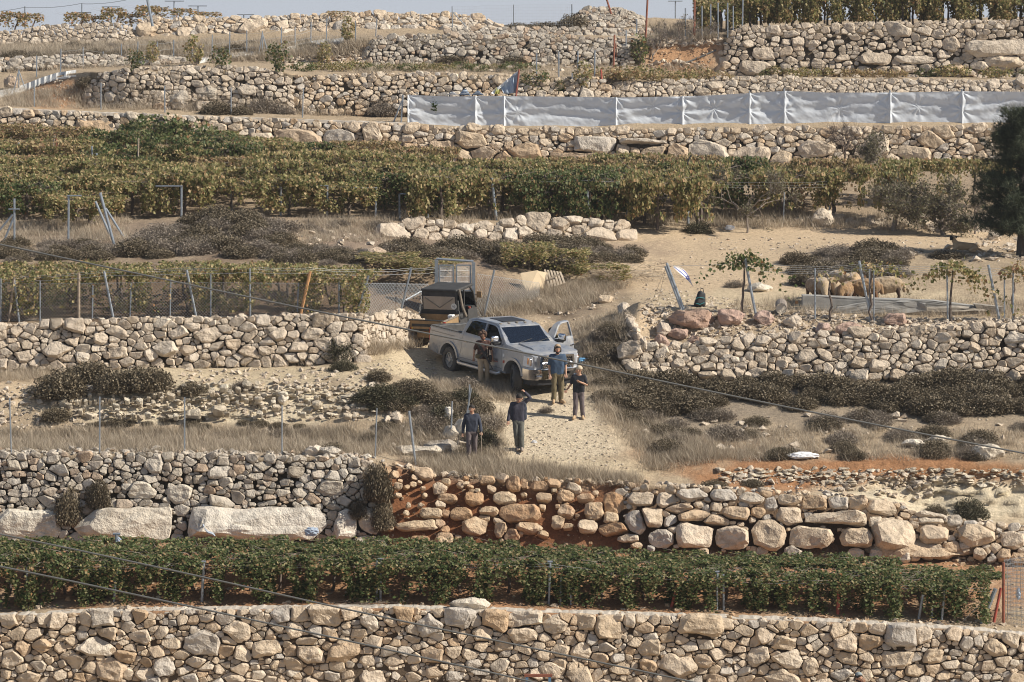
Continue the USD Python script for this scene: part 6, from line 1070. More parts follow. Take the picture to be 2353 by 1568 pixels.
def pose(name, label, cat, p_rear, p_front, h_axis, rl=(0, 0)):
    """an Xform whose x axis runs from the rear to the front contact point"""
    d = p_front - p_rear; yaw = math.degrees(math.atan2(d[1], d[0])); pitch = math.degrees(math.atan2(-d[2], math.hypot(d[0], d[1])))
    x = UsdGeom.Xform.Define(stage, numbered('/World', name)); x.AddTranslateOp().Set(Gf.Vec3d(*map(float, p_rear + d * h_axis))); x.AddRotateZOp().Set(yaw); x.AddRotateYOp().Set(pitch); return keys(x.GetPrim(), label, cat)

# --- silver crew cab pickup. local x forward, y left, origin at mid wheelbase on the ground
rr_ = P(1034, 855, 101.9); fr_ = P(1189, 899, 98.6); lat = np.array([.83, .557, 0]); lat /= np.linalg.norm(lat)
truck = pose('pickup_truck', 'silver grey crew cab pickup with chrome grille and its driver door open', 'pickup truck', rr_ + lat * .87, fr_ + lat * .87, .5)
WB = 1.89
side = [(2.74, .52), (2.80, .78), (2.78, 1.18), (2.66, 1.27), (2.2, 1.335), (1.42, 1.385), (1.34, 1.40), (.68, 1.865), (.50, 1.925), (.0, 1.95), (-.6, 1.945), (-.98, 1.90), (-1.10, 1.85), (-1.27, 1.38), (-3.10, 1.39), (-3.14, 1.30), (-3.13, .60), (-2.6, .50), (2.3, .46)]
front = [(-.92, .42), (.92, .42), (.985, .62), (1.0, .95), (.985, 1.18), (.955, 1.34), (.93, 1.39), (.755, 1.86), (.68, 1.925), (.4, 1.955), (-.4, 1.955), (-.68, 1.925), (-.755, 1.86), (-.93, 1.39), (-.955, 1.34), (-.985, 1.18), (-1.0, .95), (-.985, .62)]
plan = [(-3.15, -.97), (-3.0, -1.0), (2.3, -1.0), (2.6, -.95), (2.78, -.80), (2.84, -.4), (2.84, .4), (2.78, .80), (2.6, .95), (2.3, 1.0), (-3.0, 1.0), (-3.15, .97)]
solid = prism(side, -1.1, 1.1, 'y') ^ prism(front, -3.3, 3.0, 'x') ^ prism(plan, .3, 2.1, 'z')
flares = M3()
for wx in (-WB, WB):
    for s in (-1, 1): flares = flares + (cyl(.575, min(s * .97, s * 1.035), max(s * .97, s * 1.035), wx, .47, 40) ^ boxm(wx - .7, wx + .7, -1.2, 1.2, .55, 1.4))
solid = solid + flares
for wx in (-WB, WB):
    for s in (-1, 1): solid = solid - cyl(.505, min(s * .60, s * 1.2), max(s * .60, s * 1.2), wx, .46, 40)
cab_in = prism([(1.20, .62), (1.24, 1.36), (.62, 1.80), (.45, 1.86), (-.95, 1.85), (-1.14, 1.38), (-1.16, .62)], -.86, .86, 'y') ^ prism([(-.86, .5), (.86, .5), (.9, 1.0), (.86, 1.38), (.70, 1.84), (-.70, 1.84), (-.86, 1.38), (-.9, 1.0)], -2, 2, 'x')
solid = solid - cab_in - boxm(-3.04, -1.36, -.80, .80, .86, 1.6) - prism([(1.29, 1.415), (.70, 1.825), (1.0, 1.9), (1.7, 1.5)], -.73, .73, 'y') - boxm(-1.4, -1.0, -.6, .6, 1.46, 1.80)
# hood sculpting and bed rail caps
solid = solid + (prism([(2.55, 1.24), (2.2, 1.375), (1.45, 1.43), (1.45, 1.3), (2.5, 1.1)], -.52, .52, 'y'))
winF = [(1.10, 1.425), (.60, 1.79), (.42, 1.845), (.02, 1.855), (.02, 1.425)]; winR = [(-.07, 1.425), (-.07, 1.855), (-.70, 1.85), (-.90, 1.80), (-1.05, 1.44)]
openings = prism(winF, -1.2, 1.2, 'y') + prism(winR, -1.2, 1.2, 'y')
dF = [(1.19, .60), (1.20, 1.415), (.66, 1.835), (.44, 1.895), (-.02, 1.905), (-.02, .60)]; dR = [(-.035, .60), (-.035, 1.905), (-.72, 1.90), (-.96, 1.83), (-1.13, 1.42), (-1.13, .98), (-1.24, .82), (-1.36, .60)]
dR = [(-.035, .60), (-.035, 1.905), (-.72, 1.90), (-.96, 1.83), (-1.13, 1.42), (-1.15, .95), (-1.30, .60)]
def offset(poly, d): return [tuple(q) for q in max(manifold3d.CrossSection([np.array(poly, float) if np.sum(np.array(poly)[:, 0] * np.roll(np.array(poly)[:, 1], -1) - np.roll(np.array(poly)[:, 0], -1) * np.array(poly)[:, 1]) > 0 else np.array(poly, float)[::-1]]).offset(d, manifold3d.JoinType.Miter).to_polygons(), key=len)]
shellL, shellR = boxm(-2, 2, .60, 1.2, 0, 2.2), boxm(-2, 2, -1.2, -.60, 0, 2.2)
doors = {('F', 1): dF, ('R', 1): dR, ('F', -1): dF, ('R', -1): dR}
body = solid
for (k, s), d in doors.items():
    cutter = prism(d, -1.2, 1.2, 'y') ^ (shellL if s > 0 else shellR); body = body - cutter
    leaf = (solid ^ prism(offset(d, -.010), -1.2, 1.2, 'y') ^ (shellL if s > 0 else shellR)) - openings
    lab = None
    if (k, s) == ('F', 1): leaf = leaf.translate((-1.19, -.93, 0)).rotate((0, 0, -66)).translate((1.21, .96, 0)); lab = 'open driver door'
    dp = part('door', leaf, 'silver_paint', truck, label=lab)
    h = rbox((.22, .035, .045), .015).translate((.12 if k == 'F' else -.92, s * 1.005, 1.16))
    if lab: h = h.translate((-1.19, -.93, 0)).rotate((0, 0, -66)).translate((1.21, .96, 0))
    part('handle', h, 'chrome', dp)
    g = (prism(winF if k == 'F' else winR, -1.2, 1.2, 'y') ^ (prism([(.925, 1.40), (.937, 1.40), (.762, 1.86), (.750, 1.86)], -2, 2, 'x') if s > 0 else prism([(-.937, 1.40), (-.925, 1.40), (-.750, 1.86), (-.762, 1.86)], -2, 2, 'x')))
    if not lab and (k, s) != ('F', -1): part('window', g, 'tinted_glass', dp, False)
    if k == 'F':
        mr = rbox((.13, .27, .25), .05).translate((1.02, s * 1.16, 1.50)); arm = rbox((.10, .30, .10), .03).translate((1.03, s * 1.07, 1.38)); cap = rbox((.10, .26, .20), .045).translate((1.055, s * 1.165, 1.525))
        if lab: mr, arm, cap = [q.translate((-1.19, -.93, 0)).rotate((0, 0, -66)).translate((1.21, .96, 0)) for q in (mr, arm, cap)]
        w = part('mirror', mr + arm, 'black_trim', dp); 
        if True: part('mirror_cap', cap, 'chrome' , dp)
part('body', body, 'silver_paint', truck)
part('windscreen', prism([(1.315, 1.405), (.665, 1.86), (.672, 1.868), (1.323, 1.413)], -.76, .76, 'y') ^ prism([(-.90, 1.38), (.90, 1.38), (.72, 1.88), (-.72, 1.88)], 0, 2, 'x'), 'windscreen_glass', truck, False)
part('rear_window', boxm(-1.21, -1.20, -.6, .6, 1.45, 1.81), 'tinted_glass', truck, False)
part('sunroof', boxm(-.42, .36, -.42, .42, 1.938, 1.962), 'black_trim', truck)
for y in (-.62, -.31, 0, .31, .62): part('roof_lamp', rbox((.10, .085, .035), .015).translate((.52, y, 1.935 - abs(y) * .03)), 'dust_trim', truck)
for y, ang in ((-.45, 8), (.25, 8)): q = MB(); q.tube([(1.35, y, 1.412), (1.20, y + .6, 1.50)], .008, 4); q.put('wiper', 'black_trim', truck)
q = boxm(.98, 1.3, -.84, .84, 1.12, 1.385); part('dashboard', q, 'dash', truck)
for x0, y in ((.15, .40), (.15, -.40), (-.75, .42), (-.75, -.42)): part('seat', rbox((.5, .5, .22), .06).translate((x0, y, .90)) + rbox((.16, .48, .66), .06).rotate((0, -12, 0)).translate((x0 - .25, y, 1.24)) + rbox((.10, .26, .18), .04).translate((x0 - .33, y, 1.66)), 'seat_cloth', truck)
q = MB(); t = np.linspace(0, 2 * math.pi, 21); q.tube(np.c_[.76 + .07 * np.sin(t), .40 + .19 * np.cos(t), 1.30 + .18 * np.sin(t)], .016, 6); q.put('steering_wheel', 'black_trim', truck)
# front end
gr = part('grille_frame', (prism([(-.60, .76), (.60, .76), (.66, 1.0), (.62, 1.235), (-.62, 1.235), (-.66, 1.0)], 2.72, 2.885, 'x') - prism([(-.535, .815), (.535, .815), (.59, 1.0), (.555, 1.175), (-.555, 1.175), (-.59, 1.0)], 2.79, 2.95, 'x')), 'chrome', truck)
part('grille_bar', rbox((.06, 1.16, .055), .02).translate((2.855, 0, .985)), 'chrome', gr); part('grille_backing', boxm(2.70, 2.80, -.585, .585, .80, 1.19), 'black_trim', gr, False)
q = MB()
for zc in (.90, 1.085):
    for k in range(15):
        for z in (-.055, 0, .055):
            y = -.53 + k * .0757 + (.038 if z == 0 else 0); q.box((2.825, y, zc + z), (.02, .058, .03))
q.put('grille_mesh', 'chrome', gr, kind='stuff')
part('grille_emblem', rbox((.03, .16, .15), .012).translate((2.895, 0, 1.0)), 'chrome', gr)
for s in (-1, 1):
    hl = part('headlight', (prism([(2.74, .86), (2.74, 1.17), (2.45, 1.20), (2.40, .88)], min(s * .62, s * .985), max(s * .62, s * .985), 'y') ^ prism([(x + .012, y * 1.012) for x, y in plan], .3, 2, 'z')), 'lamp_white', truck, False)
    part('lamp_bowl', rbox((.05, .30, .24), .02).translate((2.70, s * .78, 1.01)), 'chrome', hl); part('lamp_lens', cyl(.085, -.02, .03, 0, 0, 20).rotate((0, 0, -90)).translate((2.735, s * .73, 1.02)), 'lamp_glass', hl); part('indicator', rbox((.14, .03, .20), .012).translate((2.58, s * .945, 1.04)), 'amber', hl)
bp_ = [(2.45, -1.02), (2.75, -.99), (2.90, -.80), (2.98, -.4), (2.98, .4), (2.90, .80), (2.75, .99), (2.45, 1.02), (2.45, .8), (2.6, .0), (2.45, -.8)]
bumper = (prism(bp_, .50, .80, 'z') + (prism([(x * .97, y * .97) for x, y in bp_], .46, .51, 'z'))) - boxm(2.86, 3.1, -.42, .42, .635, .715) - boxm(2.78, 3.1, -.84, -.60, .575, .68) - boxm(2.78, 3.1, .60, .84, .575, .68) - boxm(2.9, 3.1, -.34, .34, .515, .60)
bu = part('front_bumper', bumper, 'chrome', truck, 24); part('air_intake', boxm(2.84, 2.875, -.42, .42, .635, .715), 'black_trim', bu); part('lower_intake', boxm(2.88, 2.915, -.34, .34, .515, .60), 'black_trim', bu)
for s in (-1, 1): part('fog_lamp', rbox((.05, .20, .085), .02).translate((2.80, s * .72, .627)), 'lamp_glass', bu)
part('air_dam', prism([(2.4, -.93), (2.72, -.90), (2.86, -.6), (2.86, .6), (2.72, .90), (2.4, .93)], .30, .47, 'z'), 'black_trim', truck)
part('underbody', boxm(-3.0, 2.4, -.55, .55, .42, .62), 'black_trim', truck); part('wheel_liner', boxm(-WB - .6, -WB + .6, -.62, .62, .5, 1.0), 'black_trim', truck); part('wheel_liner', boxm(WB - .6, WB + .5, -.62, .62, .5, 1.05), 'black_trim', truck)
part('bed_floor', boxm(-3.035, -1.365, -.795, .795, .862, 1.36) - boxm(-3.0, -1.4, -.76, .76, .90, 1.5), 'bed_liner', truck); part('bed_rail_cap', (boxm(-3.09, -1.30, -.965, -.80, 1.385, 1.405) + boxm(-3.09, -1.30, .80, .965, 1.385, 1.405) + boxm(-3.12, -3.03, -.9, .9, 1.385, 1.405)), 'bed_liner', truck)
q = MB(); rz_ = np.random.default_rng(1)
for k in range(7): q.box((-1.6 - k * .2, rz_.normal(0, .3), .98 + .03 * k), (.9, .12, .10), rz=rz_.normal(0, .5))
q.put('bed_load', 'dust_trim', truck)
for s in (-1, 1): part('tail_light', rbox((.05, .11, .42), .02).translate((-3.115, s * .93, 1.10)), 'red_lens', truck); q = MB(); q.tube([(1.18, s * 1.0, .48), (1.08, s * 1.06, .43), (-1.2, s * 1.06, .43), (-1.3, s * 1.0, .48)], .055, 8); q.put('side_step', 'rim_alloy', truck, smooth=40)
part('rear_bumper', rbox((.20, 1.9, .22), .05).translate((-3.20, 0, .68)), 'chrome', truck)
for s in (-1, 1): part('bed_side_line', boxm(-3.02, -1.62, s * .978 - .006, s * .978 + .006, 1.225, 1.235), 'black_trim', truck) if s < 0 else None
tm = meshkit.text_mesh('2500', .085, .006); v = np.array(tm.vertices); obj('side_badge', (np.c_[1.08 + v[:, 0] * -1 * -1 - .36, -1.003 - v[:, 2], .80 + v[:, 1]], tm.faces), 'badge', truck); part('side_badge', boxm(.72, 1.0, -1.008, -.99, .775, .79), 'badge_red', truck); part('side_badge', rbox((.11, .012, .09), .004).translate((1.34, -.995, .84)), 'badge_red', truck); part('fuel_sticker', boxm(1.28, 1.36, -1.003, -.97, 1.0, 1.09), 'white_paint', truck)
for wx, st in ((-WB, 0), (WB, -.46)):
    for s in (-1, 1): wheel(truck, np.array([wx, s * .86, .42]), st, s)

# --- brown utility vehicle seen from behind
ub = P(1000, 800, 104.6); uf = ub + np.array([.78, 1.75, .20]); utv = pose('utility_vehicle', 'dusty brown off road utility vehicle with a black roof parked behind the pickup', 'utility vehicle', ub, uf, 0.0)
latr = .66
for wx in (0, 1.95):
    for s in (-1, 1): wheel(utv, np.array([wx, s * latr, .34]), 0, s, .345, .27, 'wheel', 'black_trim', 6, 18, .17)
part('cargo_bed', boxm(-.78, .48, -.68, .68, .76, 1.06) - boxm(-.73, .43, -.64, .64, .80, 1.2), 'utv_tan', utv)
tg = part('tailgate', boxm(-.835, -.79, -.68, .68, .74, 1.08), 'utv_tan', utv); part('rim_strip', boxm(-.85, -.77, -.70, .70, 1.08, 1.11), 'utv_black', tg); part('scuffed_panel', boxm(-.842, -.834, -.42, .42, .88, .97), 'utv_black', tg); part('lower_band', boxm(-.842, -.834, -.35, .68, .745, .80), 'utv_black', tg)
for s in (-1, 1):
    for k in range(4): part('reflector', boxm(-.846, -.834, s * .63 - .02 - (k * .07 if s > 0 else -k * .07) - .015, s * .63 + .02 - (k * .07 if s > 0 else -k * .07) - .015,   .80, .845), 'reflector_yellow' if k % 2 else 'red_lens', tg)
    part('tail_light', rbox((.04, .09, .11), .012).translate((-.80, s * .77, 1.0)), 'red_lens', utv); part('bed_side_rail', boxm(-.76, .46, s * .70 - .015, s * .70 + .015, 1.02, 1.08), 'dust_trim', utv)
part('rear_frame', boxm(-.7, .5, -.30, .30, .48, .70), 'utv_tan', utv); part('axle', cyl(.05, -.6, .6, 0, .36, 12), 'black_trim', utv); part('lower_arm', boxm(-.25, .25, -.5, .5, .30, .36), 'dust_trim', utv)
part('cab_tub', boxm(.52, 1.75, -.72, .72, .50, .86) + boxm(.50, .58, -.70, .70, .8, 1.18), 'utv_black', utv); part('bonnet', M3.batch_hull([boxm(1.7, 1.9, -.62, .62, .6, 1.12), boxm(2.3, 2.4, -.5, .5, .6, .92)]), 'utv_black', utv)
part('roof', rbox((1.36, 1.34, .10), .045).translate((1.12, 0, 1.86)), 'utv_black', utv)
q = MB()
for s in (-1, 1):
    q.tube([(.52, s * .64, .95), (.54, s * .63, 1.82), (1.55, s * .63, 1.83), (1.80, s * .63, 1.62), (2.02, s * .63, 1.05)], .035, 7); q.tube([(1.05, s * .64, .85), (1.1, s * .63, 1.82)], .03, 6)
q.put('roll_cage', 'utv_black', utv, smooth=40)
rp_ = part('rear_curtain', boxm(.47, .485, -.63, .63, 1.14, 1.85), 'utv_black', utv); part('vinyl_window', boxm(.455, .469, -.58, .58, 1.22, 1.66), 'vinyl_window', rp_); q = MB(); q.tube([(.45, -.55, 1.62), (.45, -.02, 1.28), (.45, .52, 1.62)], .02, 4); q.put('cage_shadow_strap', 'dust_trim', rp_)  # thin tube bent in a V across the vinyl window
sk = part('round_sticker', M3.cylinder(.004, .10, .10, 28).rotate((0, -90, 0)).translate((.452, -.54, 1.34)), 'sticker_grey', rp_); tm = meshkit.text_mesh('40', .07, .003); v = np.array(tm.vertices); obj('sticker_number', (np.c_[.446 - v[:, 2], -.475 - v[:, 0], 1.305 + v[:, 1]], tm.faces), 'badge', sk)
part('windscreen', prism([(1.83, 1.60), (2.03, 1.08), (2.045, 1.08), (1.845, 1.60)], -.6, .6, 'y'), 'windscreen_glass', utv, False)
for s in (-1, 1): part('half_door', boxm(1.12, 1.72, s * .73 - .015, s * .73 + .015, .52, 1.12), 'utv_tan' if s > 0 else 'utv_black', utv)
part('side_strap', MB().tube([(.58, -.70, 1.9), (.62, -.78, 1.3), (.86, -.79, .95)], .05, 6).get(), 'dust_trim', utv)
for y in (-.36, .36): part('seat', rbox((.45, .5, .18), .05).translate((.95, y, .92)) + rbox((.14, .5, .6), .05).translate((.70, y, 1.2)), 'utv_black', utv)
part('side_mirror', rbox((.05, .18, .22), .02).translate((1.78, -.88, 1.52)), 'utv_tan', utv); q = MB(); q.tube([(1.8, -.70, 1.5), (1.79, -.85, 1.5)], .014, 5); q.put('mirror_arm', 'utv_black', utv)
part('red_canister', M3.cylinder(.14, .05, .05, 14).translate((1.5, -.62, 1.0)), 'red_paint', utv); part('white_box', rbox((.2, .18, .12), .02).translate((.2, -.55, 1.05)), 'white_paint', utv)
# ------------------------------------------------------------ people and animals
plain('skin', (.42, .24, .155), .6, vary=.08); plain('skin_tan', (.33, .175, .105), .6, vary=.08); plain('hair_dark', (.022, .016, .012), .8); plain('hair_brown', (.075, .04, .025), .8, vary=.3, scale=20); plain('knit_tan', (.36, .26, .17), .95, vary=.15, scale=30); plain('knit_cream', (.52, .43, .31), .95, vary=.15, scale=30); plain('beanie_grey', (.25, .29, .30), .95)
plain('shirt_navy', (.030, .036, .055), .85, vary=.2, scale=8); plain('shirt_blue', (.042, .072, .120), .85, vary=.2, scale=8); plain('shirt_black', (.014, .015, .02), .85, vary=.2, scale=8); plain('shirt_maroon', (.060, .026, .020), .85, vary=.2, scale=8); plain('shirt_charcoal', (.040, .038, .055), .85, vary=.2, scale=8); plain('trousers_olive', (.145, .115, .062), .9, vary=.15, scale=8); plain('trousers_khaki', (.42, .32, .21), .9, vary=.15, scale=8); plain('trousers_mauve', (.125, .10, .10), .9, vary=.2, scale=8); plain('trousers_grey', (.105, .105, .09), .9, vary=.2, scale=8); plain('boot_tan', (.38, .26, .15), .85); plain('boot_grey', (.30, .24, .19), .85); plain('boot_black', (.03, .028, .027), .7); plain('gun_black', (.018, .018, .02), .45); plain('sling_tan', (.26, .20, .14), .9)
def ball(c, r, sc=(1, 1, 1)): return M3.sphere(r, 14).scale(sc).translate(tuple(map(float, c)))
def chain_m(pts, rad): return M3.batch_boolean([M3.batch_hull([ball(a, ra), ball(b, rb)]) for a, b, ra, rb in zip(pts[:-1], pts[1:], rad[:-1], rad[1:])], manifold3d.OpType.Add)
def soft(m, n=6, res=.035, fold=0.0, seed=0):
    t = m.refine_to_length(res).to_mesh(); g = trimesh.Trimesh(t.vert_properties[:, :3], t.tri_verts, process=True); trimesh.smoothing.filter_taubin(g, .5, .53, n)
    v = np.array(g.vertices)
    if fold: v = v + np.array(g.vertex_normals) * ((meshkit.fbm(v * np.array([14, 14, 7]) + seed, 3, seed) - .5) * fold)[:, None]
    return v, np.array(g.faces)
V3 = lambda *a: np.array(a, float)
def hand(w, d, side, r=.0085, curl=.5, palm=None):
    """palm and five fingers from the wrist w along d"""
    d = d / np.linalg.norm(d); a = V3(1, 0, 0) if palm is None else palm; a = a - d * (a @ d); a /= np.linalg.norm(a) + 1e-9; n = np.cross(d, a)
    k = w + d * .085; out = [M3.batch_hull([ball(w + d * .01, .023), ball(k + a * .03, .016), ball(k - a * .03, .016)])]
    for i, (o, L) in enumerate(((.033, .062), (.011, .075), (-.011, .07), (-.033, .055))):
        p0 = k + a * o; p1 = p0 + (d * (1 - curl * .4) + n * curl * .5) * L * .55; p2 = p1 + (d * (1 - curl) + n * curl) * L * .5; out.append(chain_m([p0, p1, p2], [r * 1.15, r, r * .9]))
    b = w + d * .03 + a * .026 * side; out.append(chain_m([b, b + d * .03 + a * .028 * side, b + d * .06 + a * .03 * side + n * .012], [.012, .011, .009])); return M3.batch_boolean(out, manifold3d.OpType.Add)
def person(label, foot, H, face, J, cloth, sleeve='short', hairstyle='short', cap=None, beard=False, skin='skin', shoe='boot_tan', bag=(0, 0, 0), group=None, fit=1.0, seed=0, curls=(.5, .5), jacket=None, palms=(None, None)):
    """joints J in metres for a 1.75 m figure facing -y; x is picture right. cloth: (top material, trousers material)"""
    D = dict(hd=(0, -.03, 1.64), nk=(0, 0, 1.475), ch=(0, 0, 1.27), wa=(0, 0, 1.06), pe=(0, 0, .93), sl=(-.185, 0, 1.42), sr=(.185, 0, 1.42), el=(-.25, .02, 1.13), er=(.25, .02, 1.13), wl=(-.26, -.05, .89), wr=(.26, -.05, .89), hl=(-.095, 0, .90), hr=(.095, 0, .90), kl=(-.115, -.02, .49), kr=(.115, -.02, .49), al=(-.12, .02, .085), ar=(.12, .02, .085), tl=(-.14, -.16, .03), tr=(.14, -.16, .03), look=(0, -1, -.12)); D.update(J); D = {k: np.array(v, float) for k, v in D.items()}
    x = thing('person', label, 'person', tuple(foot), rz=face, scale=H / 1.75, group=group); lk = D['look'] / np.linalg.norm(D['look']); sd = np.cross(V3(0, 0, 1), lk); sd /= np.linalg.norm(sd); up = np.cross(lk, sd); hd = D['hd']
    head = M3.batch_hull([ball(hd + up * .03, .092), ball(hd - lk * .03 + up * .035, .088), ball(hd + lk * .025 - up * .075, .05), ball(hd + lk * .03 - up * .02, .07)])
    nose = M3.batch_hull([ball(hd + lk * .098 - up * .002, .010), ball(hd + lk * .116 - up * .03, .013)]); ears = ball(hd + sd * .09 - up * .01, .024, (1, 1, 1.4)) + ball(hd - sd * .09 - up * .01, .024, (1, 1, 1.4))
    b = [head, nose, ears, chain_m([hd - up * .05 - lk * .01, D['nk']], [.055, .062]), M3.batch_hull([ball(D['sl'], .05), ball(D['sr'], .05), ball(D['nk'], .05), ball(D['ch'] + [-.09, 0, 0], .09), ball(D['ch'] + [.09, 0, 0], .09)]), M3.batch_hull([ball(D['ch'] + [-.08, 0, 0], .085), ball(D['ch'] + [.08, 0, 0], .085), ball(D['pe'] + [-.07, 0, 0], .09), ball(D['pe'] + [.07, 0, 0], .09)])]
    for s in 'lr': b += [chain_m([D['s' + s], D['e' + s], D['w' + s]], [.05, .038, .027]), chain_m([D['h' + s], D['k' + s], D['a' + s]], [.085, .055, .04]), hand(D['w' + s], D['w' + s] - D['e' + s], 1 if s == 'l' else -1, curl=curls[s == 'r'], palm=palms[s == 'r'])]
    obj('body', soft(M3.batch_boolean(b, manifold3d.OpType.Add), 4, .03), skin, x, True)
    for s in (-1, 1): e = MB(); e.man(ball(hd + lk * .088 + sd * s * .034 + up * .012, .0095, (1, 1, .6))); e.put('eye', 'hair_dark', x)
    e = MB(); e.man(M3.batch_hull([ball(hd + lk * .094 + sd * k * .022 - up * .062, .006) for k in (-1, 1)])); e.put('mouth', 'badge_red', x)
    f = fit; top = [M3.batch_hull([ball(D['sl'], .066 * f), ball(D['sr'], .066 * f), ball(D['nk'] - [0, 0, .03], .06), ball(D['ch'] + [-.1, 0, 0], .108 * f), ball(D['ch'] + [.1, 0, 0], .108 * f)]), M3.batch_hull([ball(D['ch'] + [-.09, 0, 0], .108 * f), ball(D['ch'] + [.09, 0, 0], .108 * f), ball(D['pe'] + [-.095, 0, -.01], .098 * f), ball(D['pe'] + [.095, 0, -.01], .098 * f)])]
    for s in 'lr':
        S_, E_, W_ = D['s' + s], D['e' + s], D['w' + s]
        top.append(chain_m([S_, S_ + (E_ - S_) * .72], [.07 * f, .063 * f]) if sleeve == 'short' else chain_m([S_, E_, E_ + (W_ - E_) * .93], [.069 * f, .056 * f, .046 * f]))
    obj('shirt', soft(M3.batch_boolean(top, manifold3d.OpType.Add), 5, .03, .03, seed), cloth[0], x, True)
    tr = [M3.batch_hull([ball(D['pe'] + [-.085, 0, 0], .098), ball(D['pe'] + [.085, 0, 0], .098), ball(D['hl'] - [0, 0, .03], .1), ball(D['hr'] - [0, 0, .03], .1)])]
    for s in 'lr': tr.append(chain_m([D['h' + s] - [0, 0, .02], D['k' + s], D['a' + s] + [0, 0, .03]], [.104, .083, .073]))
    obj('trousers', soft(M3.batch_boolean(tr, manifold3d.OpType.Add), 4, .03, .035, seed + 3), cloth[1], x, True)
    for s in 'lr': obj('shoe', soft(M3.batch_hull([ball(D['a' + s] + [0, .03, -.03], .05), ball(D['a' + s] + [0, 0, .03], .05), ball(D['t' + s] + [0, 0, .01], .042), ball(D['a' + s] + [0, .04, -.05], .04)]), 2, .03), shoe, x, True)
    hm = 'hair_brown' if hairstyle == 'curly' else 'hair_dark'
    if hairstyle == 'curly':
        r = np.random.default_rng(3); q = [ball(hd + up * .06 - lk * .03 + (lambda d: d / np.linalg.norm(d))(r.normal(size=3) * [1, 1, .8] - lk * .5 + up * .35) * .10, r.uniform(.04, .062)) for _ in range(34)]; obj('hair', soft(M3.batch_boolean(q, manifold3d.OpType.Add), 1, .025, .03, 2), hm, x, False)
    elif hairstyle != 'shaved':
        hr = M3.batch_hull([ball(hd + up * .045 - lk * .01, .101), ball(hd - lk * .045 + up * .03, .098), ball(hd - lk * .05 - up * .05, .07)]) - ball(hd + lk * .14 - up * .055, .138); obj('hair', soft(hr, 2, .025, .02, 1), hm, x, False)
    if hairstyle == 'long': q = [chain_m([hd + sd * s * .09 + up * .0, hd + sd * s * .10 - up * .09 - lk * .01], [.03, .02]) for s in (-1, 1)]; [obj('side_lock', soft(w, 2, .02), hm, x) for w in q]
    if beard: obj('beard', soft(M3.batch_hull([ball(hd + lk * .058 - up * .095, .048), ball(hd + sd * .062 - up * .05 + lk * .02, .03), ball(hd - sd * .062 - up * .05 + lk * .02, .03), ball(hd + lk * .08 - up * .078, .025)]) - ball(hd + lk * .10 - up * .01, .055), 2, .02, .02, 5), hm, x)
    if cap: kp = (M3.batch_hull([ball(hd + up * .062 - lk * .016, .0985), ball(hd - lk * .04 + up * .058, .096)]) ^ M3.cube((1, 1, .5)).translate((-.5, -.5, float(hd[2]) + cap[1]))); obj('cap', soft(kp, 2, .03), cap[0], x, True)
    if jacket:
        for s in (-1, 1): q = M3.batch_hull([ball(D['sl' if s < 0 else 'sr'] + [s * .0, 0, -.02], .08), ball(D['ch'] + [s * .15, .02, -.05], .075), ball(D['pe'] + [s * .20, .02, .06], .06), ball(D['pe'] + [s * .12, .08, .06], .07)]); obj('open_jacket', soft(q, 3, .03, .04, 8), jacket, x, True)
        E_ = 'el' ; 
    return x, D
def on(u, v): return seen(u, v, 88) - [0, 0, .01]
p1, _ = person('young man in a dark long sleeved shirt walking with a stick, nearest of the group', on(1084, 1054) , 1.60, 4, dict(wl=(-.29, -.02, .86), el=(-.27, .04, 1.12), wr=(.30, -.14, .90), er=(.28, 0, 1.13), kl=(-.10, -.06, .49), al=(-.09, .03, .085), kr=(.10, .03, .5), ar=(.10, .12, .10), tl=(-.10, -.14, .03), tr=(.11, -.03, .03), look=(-.35, -1, -.1)), ('shirt_navy', 'trousers_mauve'), 'long', fit=1.06, seed=1, shoe='boot_grey')
q = MB(); pf1 = np.array(UsdGeom.Xformable(p1).GetLocalTransformation().ExtractTranslation()); hx = pf1 + np.array([.29, -.19, .80]); q.tube([hx + [0, 0, .04] - hx, np.array([.01, -.03, -.80])], .014, 7); obj_at('walking_stick', q.get(), 'old_wood', hx, 'thin brown walking stick in the hand of the nearest walker', 'stick')
person('young man in an open dark jacket scratching his head while walking', on(1191, 1036), 1.74, 2, dict(sr=(.17, .0, 1.45), er=(.36, -.02, 1.60), wr=(.20, -.05, 1.78), el=(-.27, .0, 1.16), wl=(-.31, -.08, .93), hd=(.03, -.07, 1.60), look=(-.15, -1, -.55), kl=(-.06, -.03, .5), al=(-.02, .08, .10), tl=(-.02, -.07, .04), kr=(.09, -.06, .5), ar=(.10, -.04, .085), tr=(.11, -.2, .03), hl=(-.08, 0, .9), hr=(.08, 0, .9)), ('shirt_charcoal', 'trousers_grey'), 'long', seed=2, jacket='shirt_navy', shoe='boot_grey', curls=(.4, .9), palms=(None, V3(0, 1, .2)))
person('bearded man in a blue T shirt and tan knitted cap standing before the grille', on(1281, 926), 1.80, 4, dict(kl=(-.10, -.03, .49), al=(-.12, -.02, .085), ar=(.10, .0, .085), tl=(-.14, -.2, .03), tr=(.20, -.13, .03), wl=(-.24, -.06, .86), wr=(.25, -.09, .90), look=(.08, -1, -.2)), ('shirt_blue', 'trousers_olive'), 'short', 'long', ('knit_tan', .05), True, fit=1.10, seed=3)
